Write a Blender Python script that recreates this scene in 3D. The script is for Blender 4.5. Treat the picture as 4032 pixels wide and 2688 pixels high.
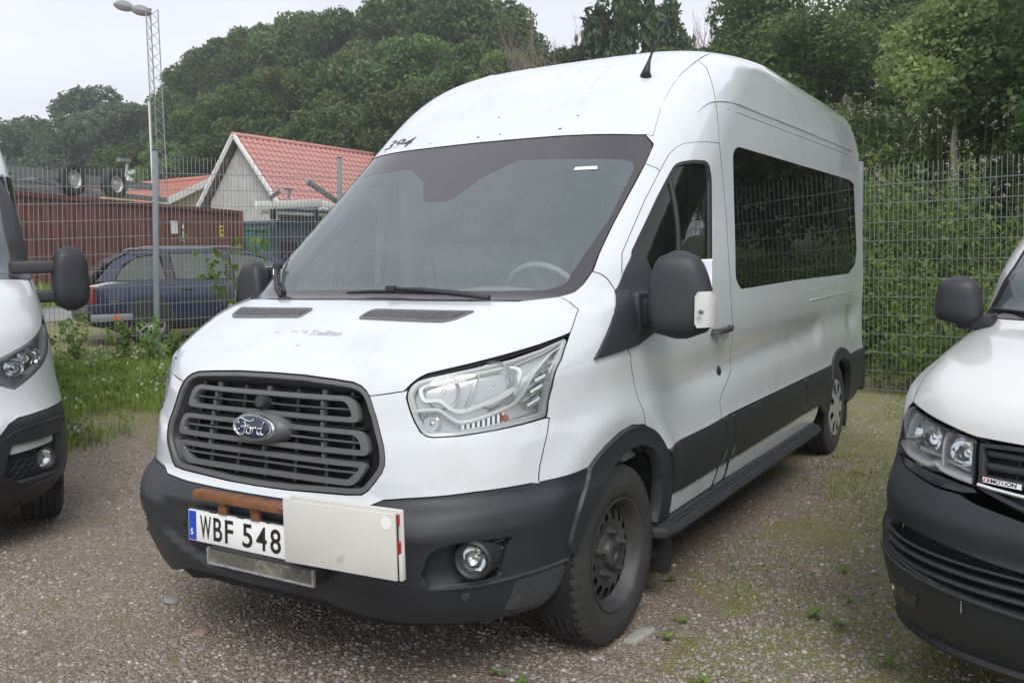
import bpy, bmesh, math, random
import numpy as np
from mathutils import Vector, Matrix, noise as mnoise
from mathutils.geometry import delaunay_2d_cdt
R=math.radians
for o in list(bpy.data.objects): bpy.data.objects.remove(o)
scene=bpy.context.scene; COL=scene.collection
# ---------------------------------------------------------------- camera
CAM=np.array([2.407,-2.107,1.478]); YAW,PITCH,ROLL=0.54677,-0.08611,-0.016735
cd=bpy.data.cameras.new('camera'); co=bpy.data.objects.new('camera',cd); COL.objects.link(co)
cd.sensor_width=36.0; cd.lens=3566.3/4032*36.0; cd.clip_start=.05; cd.clip_end=2000
_f=np.array([-math.sin(YAW)*math.cos(PITCH),math.cos(YAW)*math.cos(PITCH),math.sin(PITCH)])
_r=np.array([math.cos(YAW),math.sin(YAW),0]); _u=np.cross(_r,_f)
_r2=_r*math.cos(ROLL)+_u*math.sin(ROLL); _u2=-_r*math.sin(ROLL)+_u*math.cos(ROLL)
co.matrix_world=Matrix(((_r2[0],_u2[0],-_f[0],CAM[0]),(_r2[1],_u2[1],-_f[1],CAM[1]),(_r2[2],_u2[2],-_f[2],CAM[2]),(0,0,0,1)))
scene.camera=co
scene.render.resolution_x=1024; scene.render.resolution_y=682
# ---------------------------------------------------------------- sky and sun (overcast)
SUN_EL,SUN_AZ=46,142          # degrees; azimuth clockwise from +Y
world=bpy.data.worlds.new('World'); scene.world=world; world.use_nodes=True
nt=world.node_tree; nt.nodes.clear()
wo=nt.nodes.new('ShaderNodeOutputWorld'); bg=nt.nodes.new('ShaderNodeBackground'); bg.inputs['Strength'].default_value=.1
sky=nt.nodes.new('ShaderNodeTexSky'); sky.sky_type='NISHITA'; sky.sun_disc=False
sky.sun_elevation=R(SUN_EL); sky.sun_rotation=R(SUN_AZ); sky.air_density=1.0; sky.dust_density=2.0
tc=nt.nodes.new('ShaderNodeTexCoord'); mp=nt.nodes.new('ShaderNodeMapping'); mp.inputs['Scale'].default_value=(1.0,1.0,2.6)
ns=nt.nodes.new('ShaderNodeTexNoise'); ns.inputs['Scale'].default_value=2.1; ns.inputs['Detail'].default_value=5; ns.inputs['Roughness'].default_value=.5
cr=nt.nodes.new('ShaderNodeValToRGB'); cr.color_ramp.elements[0].position=.32; cr.color_ramp.elements[1].position=.72
cr.color_ramp.elements[0].color=(4.9,5.1,5.7,1); cr.color_ramp.elements[1].color=(7.0,7.1,7.35,1)
mx=nt.nodes.new('ShaderNodeMixRGB'); mx.inputs['Fac'].default_value=.93
L=nt.links.new
L(tc.outputs['Generated'],mp.inputs['Vector']); L(mp.outputs['Vector'],ns.inputs['Vector']); L(ns.outputs['Fac'],cr.inputs['Fac'])
L(sky.outputs['Color'],mx.inputs['Color1']); L(cr.outputs['Color'],mx.inputs['Color2']); L(mx.outputs['Color'],bg.inputs['Color']); L(bg.outputs['Background'],wo.inputs['Surface'])
sd=bpy.data.lights.new('sun','SUN'); so=bpy.data.objects.new('sun',sd); COL.objects.link(so)
sd.energy=1.5; sd.angle=R(28); sd.color=(1.0,.97,.92)
_az,_el=R(SUN_AZ),R(SUN_EL); _d=Vector((math.sin(_az)*math.cos(_el),math.cos(_az)*math.cos(_el),math.sin(_el)))
so.rotation_euler=_d.to_track_quat('Z','Y').to_euler()
vs=scene.view_settings; vs.view_transform='Standard'; vs.look='None'; vs.exposure=0.78; vs.gamma=1.0
scene.render.engine='CYCLES'
scene.cycles.max_bounces=5; scene.cycles.transparent_max_bounces=20; scene.cycles.transmission_bounces=6
# ---------------------------------------------------------------- materials
def mat(name,col,rough=.5,metal=0,spec=.5,coat=0,var=0,vscale=20,bump=0,bscale=200,col2=None,c2scale=6,c2pos=(.45,.65),emit=None,trans=0,alpha=1,detail=4,sheen=0,island=0):
    m=bpy.data.materials.new(name); m.use_nodes=True; t=m.node_tree; p=t.nodes['Principled BSDF']
    p.inputs['Base Color'].default_value=(*col,1); p.inputs['Roughness'].default_value=rough; p.inputs['Metallic'].default_value=metal
    p.inputs['Specular IOR Level'].default_value=spec; p.inputs['Coat Weight'].default_value=coat; p.inputs['Coat Roughness'].default_value=.06
    p.inputs['Transmission Weight'].default_value=trans; p.inputs['Alpha'].default_value=alpha
    if emit: p.inputs['Emission Color'].default_value=(*emit[0],1); p.inputs['Emission Strength'].default_value=emit[1]
    if var or col2 or bump or island:
        tx=t.nodes.new('ShaderNodeTexCoord'); src=None
        if col2:
            n=t.nodes.new('ShaderNodeTexNoise'); n.inputs['Scale'].default_value=c2scale; n.inputs['Detail'].default_value=detail; n.inputs['Roughness'].default_value=.6
            t.links.new(tx.outputs['Object'],n.inputs['Vector'])
            r=t.nodes.new('ShaderNodeValToRGB'); r.color_ramp.elements[0].position,r.color_ramp.elements[1].position=c2pos
            r.color_ramp.elements[0].color=(*col,1); r.color_ramp.elements[1].color=(*col2,1)
            t.links.new(n.outputs['Fac'],r.inputs['Fac']); src=r.outputs['Color']
        if var:
            n=t.nodes.new('ShaderNodeTexNoise'); n.inputs['Scale'].default_value=vscale; n.inputs['Detail'].default_value=3
            t.links.new(tx.outputs['Object'],n.inputs['Vector'])
            mr=t.nodes.new('ShaderNodeMapRange'); mr.inputs['From Min'].default_value=.25; mr.inputs['From Max'].default_value=.75; mr.inputs['To Min'].default_value=1-var; mr.inputs['To Max'].default_value=1+var
            t.links.new(n.outputs['Fac'],mr.inputs['Value'])
            mul=t.nodes.new('ShaderNodeMixRGB'); mul.blend_type='MULTIPLY'; mul.inputs['Fac'].default_value=1; mul.inputs['Color1'].default_value=(*col,1)
            if src: t.links.new(src,mul.inputs['Color1'])
            t.links.new(mr.outputs['Result'],mul.inputs['Color2']); src=mul.outputs['Color']
        if island:
            g=t.nodes.new('ShaderNodeNewGeometry'); mr=t.nodes.new('ShaderNodeMapRange'); mr.inputs['To Min'].default_value=1-island; mr.inputs['To Max'].default_value=1+island
            t.links.new(g.outputs['Random Per Island'],mr.inputs['Value'])
            mul=t.nodes.new('ShaderNodeMixRGB'); mul.blend_type='MULTIPLY'; mul.inputs['Fac'].default_value=1; mul.inputs['Color1'].default_value=(*col,1)
            if src: t.links.new(src,mul.inputs['Color1'])
            t.links.new(mr.outputs['Result'],mul.inputs['Color2']); src=mul.outputs['Color']
        if src: t.links.new(src,p.inputs['Base Color'])
        if bump:
            n=t.nodes.new('ShaderNodeTexNoise'); n.inputs['Scale'].default_value=bscale; n.inputs['Detail'].default_value=2
            t.links.new(tx.outputs['Object'],n.inputs['Vector'])
            b=t.nodes.new('ShaderNodeBump'); b.inputs['Strength'].default_value=bump; b.inputs['Distance'].default_value=.002
            t.links.new(n.outputs['Fac'],b.inputs['Height']); t.links.new(b.outputs['Normal'],p.inputs['Normal'])
    return m
def glass_mat(name,tint,film=(.5,.5,.5),filmfac=.1,refl=1.0,rough=0.0,ior=1.5):
    """thin pane: tinted see-through, a diffuse film of dust and painted reflection, and mirror reflection by Fresnel"""
    m=bpy.data.materials.new(name); m.use_nodes=True; t=m.node_tree; t.nodes.clear()
    o=t.nodes.new('ShaderNodeOutputMaterial'); tr=t.nodes.new('ShaderNodeBsdfTransparent'); tr.inputs['Color'].default_value=(*tint,1)
    di=t.nodes.new('ShaderNodeBsdfDiffuse'); di.inputs['Color'].default_value=(*film,1); gl=t.nodes.new('ShaderNodeBsdfGlossy'); gl.inputs['Roughness'].default_value=rough; gl.inputs['Color'].default_value=(refl,refl,refl,1)
    m1=t.nodes.new('ShaderNodeMixShader'); m1.inputs['Fac'].default_value=filmfac
    tx=t.nodes.new('ShaderNodeTexCoord'); n=t.nodes.new('ShaderNodeTexNoise'); n.inputs['Scale'].default_value=5; n.inputs['Detail'].default_value=4; t.links.new(tx.outputs['Object'],n.inputs['Vector'])
    mr=t.nodes.new('ShaderNodeMapRange'); mr.inputs['From Min'].default_value=.3; mr.inputs['From Max'].default_value=.7; mr.inputs['To Min'].default_value=filmfac*.93; mr.inputs['To Max'].default_value=filmfac*1.07
    t.links.new(n.outputs['Fac'],mr.inputs['Value']); t.links.new(mr.outputs['Result'],m1.inputs['Fac'])
    t.links.new(tr.outputs[0],m1.inputs[1]); t.links.new(di.outputs[0],m1.inputs[2])
    fr=t.nodes.new('ShaderNodeFresnel'); fr.inputs['IOR'].default_value=ior; m2=t.nodes.new('ShaderNodeMixShader')
    t.links.new(fr.outputs[0],m2.inputs['Fac']); t.links.new(m1.outputs[0],m2.inputs[1]); t.links.new(gl.outputs[0],m2.inputs[2]); t.links.new(m2.outputs[0],o.inputs['Surface'])
    return m
M={}
M['paint']=mat('van_white_paint',(.585,.612,.64),.15,coat=.9,var=.03,vscale=3,col2=(.50,.505,.50),c2scale=2.6,c2pos=(.55,.85))
M['plastic']=mat('black_bumper_plastic',(.021,.0235,.029),.48,var=.10,vscale=6,bump=.25,bscale=900)
M['plastic_dirty']=mat('scuffed_bumper_plastic',(.044,.046,.052),.6,var=.18,vscale=25,col2=(.10,.10,.09),c2scale=9,c2pos=(.55,.75),bump=.3,bscale=600)
M['gloss_black']=mat('black_gloss_plastic',(.012,.013,.016),.15)
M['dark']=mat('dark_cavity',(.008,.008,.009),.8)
M['rubber']=mat('black_seal_rubber',(.015,.015,.017),.55)
M['grille_grey']=mat('grille_grey_plastic',(.10,.102,.108),.42,bump=.15,bscale=1200)
M['grille_dark']=mat('grille_dark_plastic',(.022,.023,.027),.5)
M['chrome']=mat('chrome',(.82,.83,.85),.07,metal=1)
M['satin']=mat('satin_silver',(.55,.56,.58),.3,metal=1)
M['satin_w']=mat('worn_silver_wheel',(.50,.50,.49),.4,metal=.3,var=.2,vscale=12)
M['silver_plastic']=mat('silver_wheel_trim',(.50,.51,.52),.35,metal=.6,var=.1,vscale=15)
M['steel_dark']=mat('dusty_black_steel',(.034,.034,.036),.55,var=.2,vscale=12,col2=(.075,.073,.070),c2scale=8,c2pos=(.45,.8))
M['tyre']=mat('tyre_rubber',(.030,.030,.031),.75,var=.15,vscale=30,col2=(.045,.043,.040),c2scale=10,c2pos=(.5,.8),bump=.3,bscale=300)
M['lens']=glass_mat('clear_lamp_lens',(.97,.98,.98),(.8,.8,.8),.03,1.0,.0,1.45)
M['windscreen']=glass_mat('windscreen_glass',(.93,.97,.97),(.56,.68,.72),.15,1.0,.0,1.5)  # pale bluish film puts sky reflection into the windscreen colour, besides dust
M['tint']=glass_mat('tinted_side_glass',(.07,.075,.075),(.02,.02,.02),.3,.9,.0,1.42)
M['doorglass']=glass_mat('door_glass',(.22,.26,.24),(.05,.05,.05),.12,1.0,.0,1.52)
M['clearglass']=glass_mat('clear_door_glass',(.80,.88,.84),(.4,.4,.4),.06,1.0,.0,1.5)
M['frit']=mat('windscreen_frit',(.050,.046,.053),.12,coat=.2)
M['white_lamp']=mat('white_lamp_trim',(.78,.80,.80),.25)
M['reflector']=mat('lamp_reflector',(.78,.80,.82),.08,metal=1,bump=.8,bscale=30)
M['grey_bezel']=mat('lamp_bezel',(.50,.51,.52),.22,metal=.5)
M['amber']=mat('amber_bulb',(.42,.10,.03),.25)
M['red']=mat('red_lens',(.35,.01,.015),.15,coat=.5)
M['blue']=mat('plate_blue',(.012,.06,.42),.35,var=.15,vscale=90)
M['plate']=mat('plate_white',(.80,.81,.80),.35)
M['ink']=mat('black_ink',(.012,.012,.012),.4)
M['badge_blue']=mat('badge_blue',(.010,.022,.060),.12,coat=.6)
M['wood']=mat('stained_wood',(.20,.085,.035),.6,var=.3,vscale=14,col2=(.10,.045,.02),c2scale=22,c2pos=(.5,.7))
M['board']=mat('off_white_sheet',(.58,.57,.53),.45,var=.05,vscale=6,col2=(.40,.38,.34),c2scale=7,c2pos=(.68,.8))
M['rust']=mat('rusty_edge',(.16,.06,.025),.8)
M['trim_grey']=mat('cab_grey_trim',(.22,.23,.235),.7,var=.1)
M['dash']=mat('dashboard_plastic',(.20,.21,.215),.6,bump=.3,bscale=300)
M['seat']=mat('seat_fabric',(.16,.165,.175),.9,var=.15,vscale=60)
M['headliner']=mat('light_cab_lining',(.55,.57,.55),.8)
# ---------------------------------------------------------------- mesh helpers
def tag(o,label=None,cat=None,group=None,kind=None):
    if label: o['label']=label
    if cat: o['category']=cat
    if group: o['group']=group
    if kind: o['kind']=kind
    return o
def empty(name,loc=(0,0,0),rz=0):
    o=bpy.data.objects.new(name,None); COL.objects.link(o); o.location=loc; o.rotation_euler=(0,0,rz); o.empty_display_size=.2; return o
def link(name,me,parent=None,loc=None):
    o=bpy.data.objects.new(name,me); COL.objects.link(o)
    if parent is not None: o.parent=parent
    if loc is not None: o.location=loc
    return o
def mesh(name,V,F,m=None,parent=None,smooth=False,normals=None,fm=None,loc=None):
    me=bpy.data.meshes.new(name); me.from_pydata([tuple(map(float,v)) for v in V],[],[tuple(map(int,f)) for f in F])
    if m is not None:
        for x in (m if isinstance(m,(list,tuple)) else [m]): me.materials.append(x)
    if fm is not None: me.polygons.foreach_set('material_index',np.array(fm,dtype=np.int32))
    me.update()
    if smooth is True: me.polygons.foreach_set('use_smooth',np.ones(len(me.polygons),dtype=bool))
    elif smooth: # angle
        me.polygons.foreach_set('use_smooth',np.ones(len(me.polygons),dtype=bool)); me.set_sharp_from_angle(angle=R(smooth))
    if normals is not None:
        me.polygons.foreach_set('use_smooth',np.ones(len(me.polygons),dtype=bool)); me.normals_split_custom_set_from_vertices([tuple(map(float,n)) for n in normals])
    return link(name,me,parent,loc)
class MB:
    """collects simple solids into one mesh"""
    def __init__(s): s.V=[];s.F=[];s.m=[];s.cur=0
    def add(s,V,F):
        b=len(s.V); s.V+= [tuple(v) for v in V]; s.F+=[tuple(b+i for i in f) for f in F]; s.m+=[s.cur]*len(F); return s
    def box(s,a,b,mx=None):
        x0,y0,z0=a;x1,y1,z1=b
        V=[(x0,y0,z0),(x1,y0,z0),(x1,y1,z0),(x0,y1,z0),(x0,y0,z1),(x1,y0,z1),(x1,y1,z1),(x0,y1,z1)]
        if mx is not None: V=[tuple(mx@Vector(v)) for v in V]
        return s.add(V,[(0,3,2,1),(4,5,6,7),(0,1,5,4),(1,2,6,5),(2,3,7,6),(3,0,4,7)])
    def bar(s,p,q,w,h=None,up=(0,0,1)):
        """rectangular bar from p to q"""
        h=h or w; p=Vector(p);q=Vector(q); d=(q-p).normalized(); u=Vector(up); x=d.cross(u)
        if x.length<1e-4: x=d.cross(Vector((1,0,0)))
        x.normalize(); u=x.cross(d).normalized(); V=[]
        for c in(p,q):
            for a,b in((-1,-1),(1,-1),(1,1),(-1,1)): V.append(tuple(c+x*(a*w/2)+u*(b*h/2)))
        return s.add(V,[(0,1,2,3),(7,6,5,4),(0,4,5,1),(1,5,6,2),(2,6,7,3),(3,7,4,0)])
    def tube(s,P,r,n=8,closed=False,caps=True):
        P=[Vector(p) for p in P]; k=len(P); rr=r if isinstance(r,(list,tuple)) else [r]*k; b=[]; up=None
        for i in range(k):
            if closed: d=(P[(i+1)%k]-P[i-1]).normalized()
            else: d=(P[min(i+1,k-1)]-P[max(i-1,0)]).normalized()
            if up is None:
                up=d.orthogonal().normalized()
            else:
                up=(up-d*up.dot(d)); up=up.normalized() if up.length>1e-6 else d.orthogonal().normalized()
            x=d.cross(up)
            b+= [tuple(P[i]+(up*math.cos(2*math.pi*j/n)+x*math.sin(2*math.pi*j/n))*rr[i]) for j in range(n)]
        F=[]
        for i in range(k if closed else k-1):
            i2=(i+1)%k
            for j in range(n): F.append((i*n+j,i*n+(j+1)%n,i2*n+(j+1)%n,i2*n+j))
        if caps and not closed: F.append(tuple(range(n-1,-1,-1))); F.append(tuple((k-1)*n+j for j in range(n)))
        return s.add(b,F)
    def lathe(s,prof,n=32,axis='x',c=(0,0,0),a0=0,a1=2*math.pi):
        """prof: list of (axial, radius)"""
        full=abs(a1-a0-2*math.pi)<1e-6; m=n if full else n+1; V=[];F=[]
        for i in range(m):
            a=a0+(a1-a0)*i/n; ca,sa=math.cos(a),math.sin(a)
            for (t,r) in prof:
                p=(t,r*ca,r*sa) if axis=='x' else ((r*ca,t,r*sa) if axis=='y' else (r*ca,r*sa,t))
                V.append((p[0]+c[0],p[1]+c[1],p[2]+c[2]))
        k=len(prof)
        for i in range(n):
            i2=(i+1)%m
            for j in range(k-1): F.append((i*k+j,i*k+j+1,i2*k+j+1,i2*k+j))
        return s.add(V,F)
    def prism(s,poly,a,b,axis='x'):
        """poly: 2D points; extruded between a and b along the axis"""
        def P(u,v,t): return (t,u,v) if axis=='x' else ((u,t,v) if axis=='y' else (u,v,t))
        n=len(poly); V=[P(u,v,a) for u,v in poly]+[P(u,v,b) for u,v in poly]
        F=[tuple(range(n-1,-1,-1)),tuple(range(n,2*n))]+[(i,(i+1)%n,n+(i+1)%n,n+i) for i in range(n)]
        return s.add(V,F)
    def xf(s,mx): s.V=[tuple(mx@Vector(v)) for v in s.V]; return s
    def build(s,name,m,parent=None,smooth=False,loc=None,bevel=0,seg=2):
        o=mesh(name,s.V,s.F,m,parent,smooth,fm=s.m if isinstance(m,(list,tuple)) else None,loc=loc)
        if bevel:
            bm=bmesh.new(); bm.from_mesh(o.data); bmesh.ops.remove_doubles(bm,verts=bm.verts,dist=1e-6); bmesh.ops.recalc_face_normals(bm,faces=bm.faces)
            ed=[e for e in bm.edges if len(e.link_faces)==2 and e.calc_face_angle(0)>R(28)]
            bmesh.ops.bevel(bm,geom=ed,offset=bevel,segments=seg,affect='EDGES',profile=.5,clamp_overlap=True); bm.to_mesh(o.data); bm.free()
            o.data.polygons.foreach_set('use_smooth',np.ones(len(o.data.polygons),dtype=bool)); o.data.set_sharp_from_angle(angle=R(40))
        return o
def fix_normals(o):
    bm=bmesh.new(); bm.from_mesh(o.data); bmesh.ops.recalc_face_normals(bm,faces=bm.faces); bm.to_mesh(o.data); bm.free()
def text_mesh(name,body,size,m,parent,mx,extrude=.0005,offset=0,sx=1.0,shear=0,align='LEFT',space=1.0):
    c=bpy.data.curves.new(name,'FONT'); c.body=body; c.size=size; c.extrude=extrude; c.offset=offset; c.shear=shear; c.align_x=align; c.space_character=space
    t=bpy.data.objects.new(name,c); COL.objects.link(t); dg=bpy.context.evaluated_depsgraph_get()
    me=bpy.data.meshes.new_from_object(t.evaluated_get(dg)); bpy.data.objects.remove(t); bpy.data.curves.remove(c)
    me.transform(mx@Matrix.Diagonal((sx,1,1,1))); me.materials.clear(); me.materials.append(m)
    me.name=name; return link(name,me,parent)
def smoothpoly(P,n=2,closed=False):
    """Chaikin corner cutting"""
    P=[tuple(p) for p in P]
    for _ in range(n):
        Q=[]; k=len(P)
        rng=range(k) if closed else range(k-1)
        if not closed: Q.append(P[0])
        for i in rng:
            a=np.array(P[i]);b=np.array(P[(i+1)%k]); Q+= [tuple(a*.75+b*.25),tuple(a*.25+b*.75)]
        if not closed: Q.append(P[-1])
        P=Q
    return P
def fillet(P,r,seg=5):
    """round the corners of a closed 2D polygon; r is a number or a list"""
    P=[np.array(p[:2],float) for p in P]; n=len(P); out=[]
    for i in range(n):
        ri=r[i] if isinstance(r,(list,tuple)) else r; a,b,c=P[i-1],P[i],P[(i+1)%n]
        d1=a-b;d2=c-b;l1=np.linalg.norm(d1);l2=np.linalg.norm(d2); t=min(ri,l1*.49,l2*.49)
        if t<1e-6: out.append(tuple(b)); continue
        p=b+d1/l1*t;q=b+d2/l2*t
        for k in range(seg+1):
            s=k/seg; out.append(tuple((1-s)**2*p+2*s*(1-s)*b+s*s*q))
    return out
def catmull(P,n=6,closed=False):
    P=[np.array(p,float) for p in P]; k=len(P); out=[]
    for i in range(k if closed else k-1):
        p0=P[i-1] if (closed or i>0) else 2*P[0]-P[1]; p1=P[i]; p2=P[(i+1)%k]; p3=P[(i+2)%k] if (closed or i+2<k) else 2*P[-1]-P[-2]
        for j in range(n):
            t=j/n; out.append(tuple(.5*((2*p1)+(-p0+p2)*t+(2*p0-5*p1+4*p2-p3)*t*t+(-p0+3*p1-3*p2+p3)*t**3)))
    if not closed: out.append(tuple(P[-1]))
    return out
def inpoly(pts,poly):
    x,y=pts[:,0],pts[:,1]; r=np.zeros(len(pts),bool); n=len(poly); j=n-1
    for i in range(n):
        xi,yi=poly[i];xj,yj=poly[j]
        if yi!=yj:
            c=((yi>y)!=(yj>y))&(x<(xj-xi)*(y-yi)/(yj-yi)+xi); r^=c
        j=i
    return r
def polydist(pts,poly):
    d=np.full(len(pts),1e9); n=len(poly)
    for i in range(n):
        a=np.array(poly[i]);b=np.array(poly[(i+1)%n]); ab=b-a; L2=max(ab@ab,1e-12); t=np.clip(((pts-a)@ab)/L2,0,1)
        d=np.minimum(d,np.linalg.norm(pts-(a+t[:,None]*ab),axis=1))
    return d
def resample(poly,step):
    out=[]; n=len(poly)
    for i in range(n):
        a=np.array(poly[i]);b=np.array(poly[(i+1)%n]); l=np.linalg.norm(b-a)
        if l<1e-5: continue
        k=max(1,int(math.ceil(l/step)))
        for j in range(k): out.append(tuple(a+(b-a)*j/k))
    return out
def insetpoly(poly,d):
    P=np.array(poly,float); A=.5*np.sum(P[:,0]*np.roll(P[:,1],-1)-np.roll(P[:,0],-1)*P[:,1]); s=1 if A>0 else -1
    e=np.roll(P,-1,0)-P; l=np.linalg.norm(e,axis=1,keepdims=True); e=e/np.maximum(l,1e-9); nrm=np.stack([-e[:,1],e[:,0]],1)*s
    m=nrm+np.roll(nrm,1,0); ml=np.linalg.norm(m,axis=1,keepdims=True); m=m/np.maximum(ml,1e-6); c=np.clip((m*nrm).sum(1,keepdims=True),.5,1)
    return [tuple(p) for p in P+m/c*d]
def triangulate(outer,holes,step):
    pts=[];edges=[]
    for lp in [outer]+holes:
        b=len(pts); pts+=lp; k=len(lp); edges+=[(b+i,b+(i+1)%k) for i in range(k)]
    O=np.array(outer); x0,y0=O.min(0);x1,y1=O.max(0)
    gx=np.arange(x0,x1,step); gy=np.arange(y0,y1,step*.9); G=[]
    for j,y in enumerate(gy): G.append(np.stack([gx+(step/2 if j%2 else 0),np.full(len(gx),y)],1))
    G=np.concatenate(G) if G else np.zeros((0,2)); 
    if len(G):
        k=inpoly(G,outer)
        for h in holes: k&=~inpoly(G,h)
        G=G[k]
        if len(G):
            d=np.full(len(G),1e9)
            for lp in [outer]+holes: d=np.minimum(d,polydist(G,lp))
            G=G[d>step*.45]
    allp=[Vector((float(p[0]),float(p[1]))) for p in pts]+[Vector((float(p[0]),float(p[1]))) for p in G]
    V,E,F,_,_,_=delaunay_2d_cdt(allp,edges,[],0,1e-6)
    V=np.array([(v.x,v.y) for v in V]); C=np.array([V[list(f)].mean(0) for f in F]); k=inpoly(C,outer)
    for h in holes: k&=~inpoly(C,h)
    F=[f for f,q in zip(F,k) if q]; F2=[]
    for f in F:
        a,b,c=V[f[0]],V[f[1]],V[f[2]]; F2.append(f if (b[0]-a[0])*(c[1]-a[1])-(b[1]-a[1])*(c[0]-a[0])>0 else f[::-1])
    return V,F2
def pchip(xs,ys):
    xs=np.array(xs,float); ys=np.array(ys,float); h=np.diff(xs); d=np.diff(ys)/h
    m=np.zeros(len(xs)); m[0]=d[0]; m[-1]=d[-1]
    for i in range(1,len(xs)-1):
        if d[i-1]*d[i]>0:
            w1=2*h[i]+h[i-1]; w2=h[i]+2*h[i-1]; m[i]=(w1+w2)/(w1/d[i-1]+w2/d[i])
    def f(x):
        x=np.clip(np.asarray(x,float),xs[0],xs[-1]); i=np.clip(np.searchsorted(xs,x,side='right')-1,0,len(xs)-2)
        t=(x-xs[i])/h[i]; t2=t*t; t3=t2*t
        return ys[i]*(2*t3-3*t2+1)+h[i]*m[i]*(t3-2*t2+t)+ys[i+1]*(-2*t3+3*t2)+h[i]*m[i+1]*(t3-t2)
    return f
def sstep(a,b,x):
    t=np.clip((np.asarray(x,float)-a)/(b-a),0,1); return t*t*(3-2*t)
U0=1.6
class Skin:
    """Outer skin of a van: rows (height z, nose y, half width, corner depth, corner squareness);
    u runs round the plan from the nose centre to the rear, w runs up the nose-to-roof profile (metres)."""
    def __init__(s,rows,disp=None):
        T=np.array(rows,float); s.z0,s.z1=T[0,0],T[-1,0]
        s.fy,s.fx,s.fD,s.fp=[pchip(T[:,0],T[:,k]) for k in(1,2,3,4)]
        zz=np.linspace(s.z0,s.z1,3000); yy=s.fy(zz); L=np.concatenate([[0],np.cumsum(np.hypot(np.diff(yy),np.diff(zz)))])
        s.zz,s.L=zz,L; s.W=L[-1]; s.disp=disp
    def z(s,w): return np.interp(w,s.L,s.zz)
    def w(s,z): return np.interp(z,s.zz,s.L)
    def base(s,u,w):
        u,w=np.broadcast_arrays(np.asarray(u,float),np.asarray(w,float))
        z=s.z(w); yc,xm,D,p=s.fy(z),s.fx(z),s.fD(z),s.fp(z)
        ph=np.clip(u,0,U0)/U0*np.pi/2; S=np.sin(ph)/xm; C=np.cos(ph)/D
        r=np.minimum(1/np.maximum(S,1e-9),1/np.maximum(C,1e-9))
        for _ in range(10):
            a=(r*S)**p; b=(r*C)**2; f=a+b-1; df=(p*a+2*b)/r; r=r-f/df
        x=r*np.sin(ph); y=yc+D-r*np.cos(ph)+np.maximum(u-U0,0)
        return np.stack([x,y,z],-1)
    def P(s,u,w):
        X=s.base(u,w)
        if s.disp is not None: X=X+s.disp(X,np.asarray(u,float)+0*X[...,0])
        return X
    def N(s,u,w,e=2e-3):
        u=np.asarray(u,float); w=np.asarray(w,float)
        du=s.P(u+e,w)-s.P(np.maximum(u-e,0),w); dw=s.P(u,w+e)-s.P(u,np.maximum(w-e,0))
        n=np.cross(du,dw); return n/np.maximum(np.linalg.norm(n,axis=-1,keepdims=True),1e-12)
ROWS=[(0.20,.170,.900,.78,3.0),(0.28,.095,.950,.86,3.2),(0.36,.055,.975,.92,3.5),(0.46,.032,.990,.95,3.8),(0.56,.028,1.000,.95,4.0),
(0.605,.0285,1.005,.945,4.2),(0.622,.037,1.007,.94,4.3),(0.67,.066,1.006,.92,4.4),(0.72,.103,.997,.90,4.15),(0.80,.112,.990,.88,4.1),(0.88,.118,.987,.88,3.95),(0.95,.125,.982,.87,3.55),
(1.00,.132,.982,.86,3.4),(1.05,.150,.984,.85,3.5),(1.10,.185,.988,.83,3.7),(1.15,.250,.990,.81,4.0),(1.20,.335,.992,.79,4.2),(1.25,.430,.993,.78,4.35),
(1.28,.495,.993,.77,4.5),(1.31,.580,.993,.76,4.6),(1.33,.650,.993,.75,4.7),(1.36,.750,.993,.75,4.8),(1.45,.850,.990,.75,4.8),(1.60,1.025,.983,.75,4.6),
(1.80,1.265,.972,.75,4.55),(2.00,1.500,.962,.75,4.45),(2.10,1.620,.957,.75,4.5),(2.20,1.740,.951,.75,4.5),(2.30,1.870,.942,.75,4.5),(2.40,2.025,.925,.75,4.5),
(2.50,2.230,.898,.76,4.5),(2.58,2.470,.865,.78,4.5),(2.63,2.710,.830,.80,4.5),(2.66,2.950,.795,.82,4.4),(2.68,3.300,.740,.85,4.3)]
def van_disp(X,u):
    x,y,z=X[...,0],X[...,1],X[...,2]; d=np.zeros(X.shape)
    m=sstep(1.25,2.0,y)*sstep(5.9,5.3,y)
    rear=sstep(4.2,4.45,y)*sstep(5.5,5.2,y)*sstep(1.2,.9,z)
    zb=.94+.02*(y-1.8)
    sc=-.026*np.exp(-((z-zb)/.10)**2)*m*(1-.85*rear)
    sc=sc-.014*sstep(2.20,2.26,z)*sstep(1.95,2.35,y)*sstep(2.47,2.40,z)*0
    fl=.016*np.exp(-((np.hypot(y-1.02,z-.345)-.56)/.075)**2)*sstep(.45,.75,z)
    d[...,0]=sc+fl-.02*sstep(4.9,5.97,y)
    fr=sstep(1.5,1.2,u)*sstep(.70,.66,z)
    # number plate bay: recessed, wider at the top, with a ledge below
    hw=.50-.30*sstep(.52,.38,z)
    bay=sstep(hw,hw-.09,x)*sstep(.35,.41,z)*sstep(.645,.595,z)
    # crease under the upper facet and scuffed lower skirt ledge
    ld=.012*sstep(.455,.44,z)*sstep(.62,.75,x)
    d[...,1]=d[...,1]+fr*(.022*bay-ld)
    return d
FH=(-.5200,.8542); RH=(.8542,.5200); CX,CY=2.407,-2.107
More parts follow.
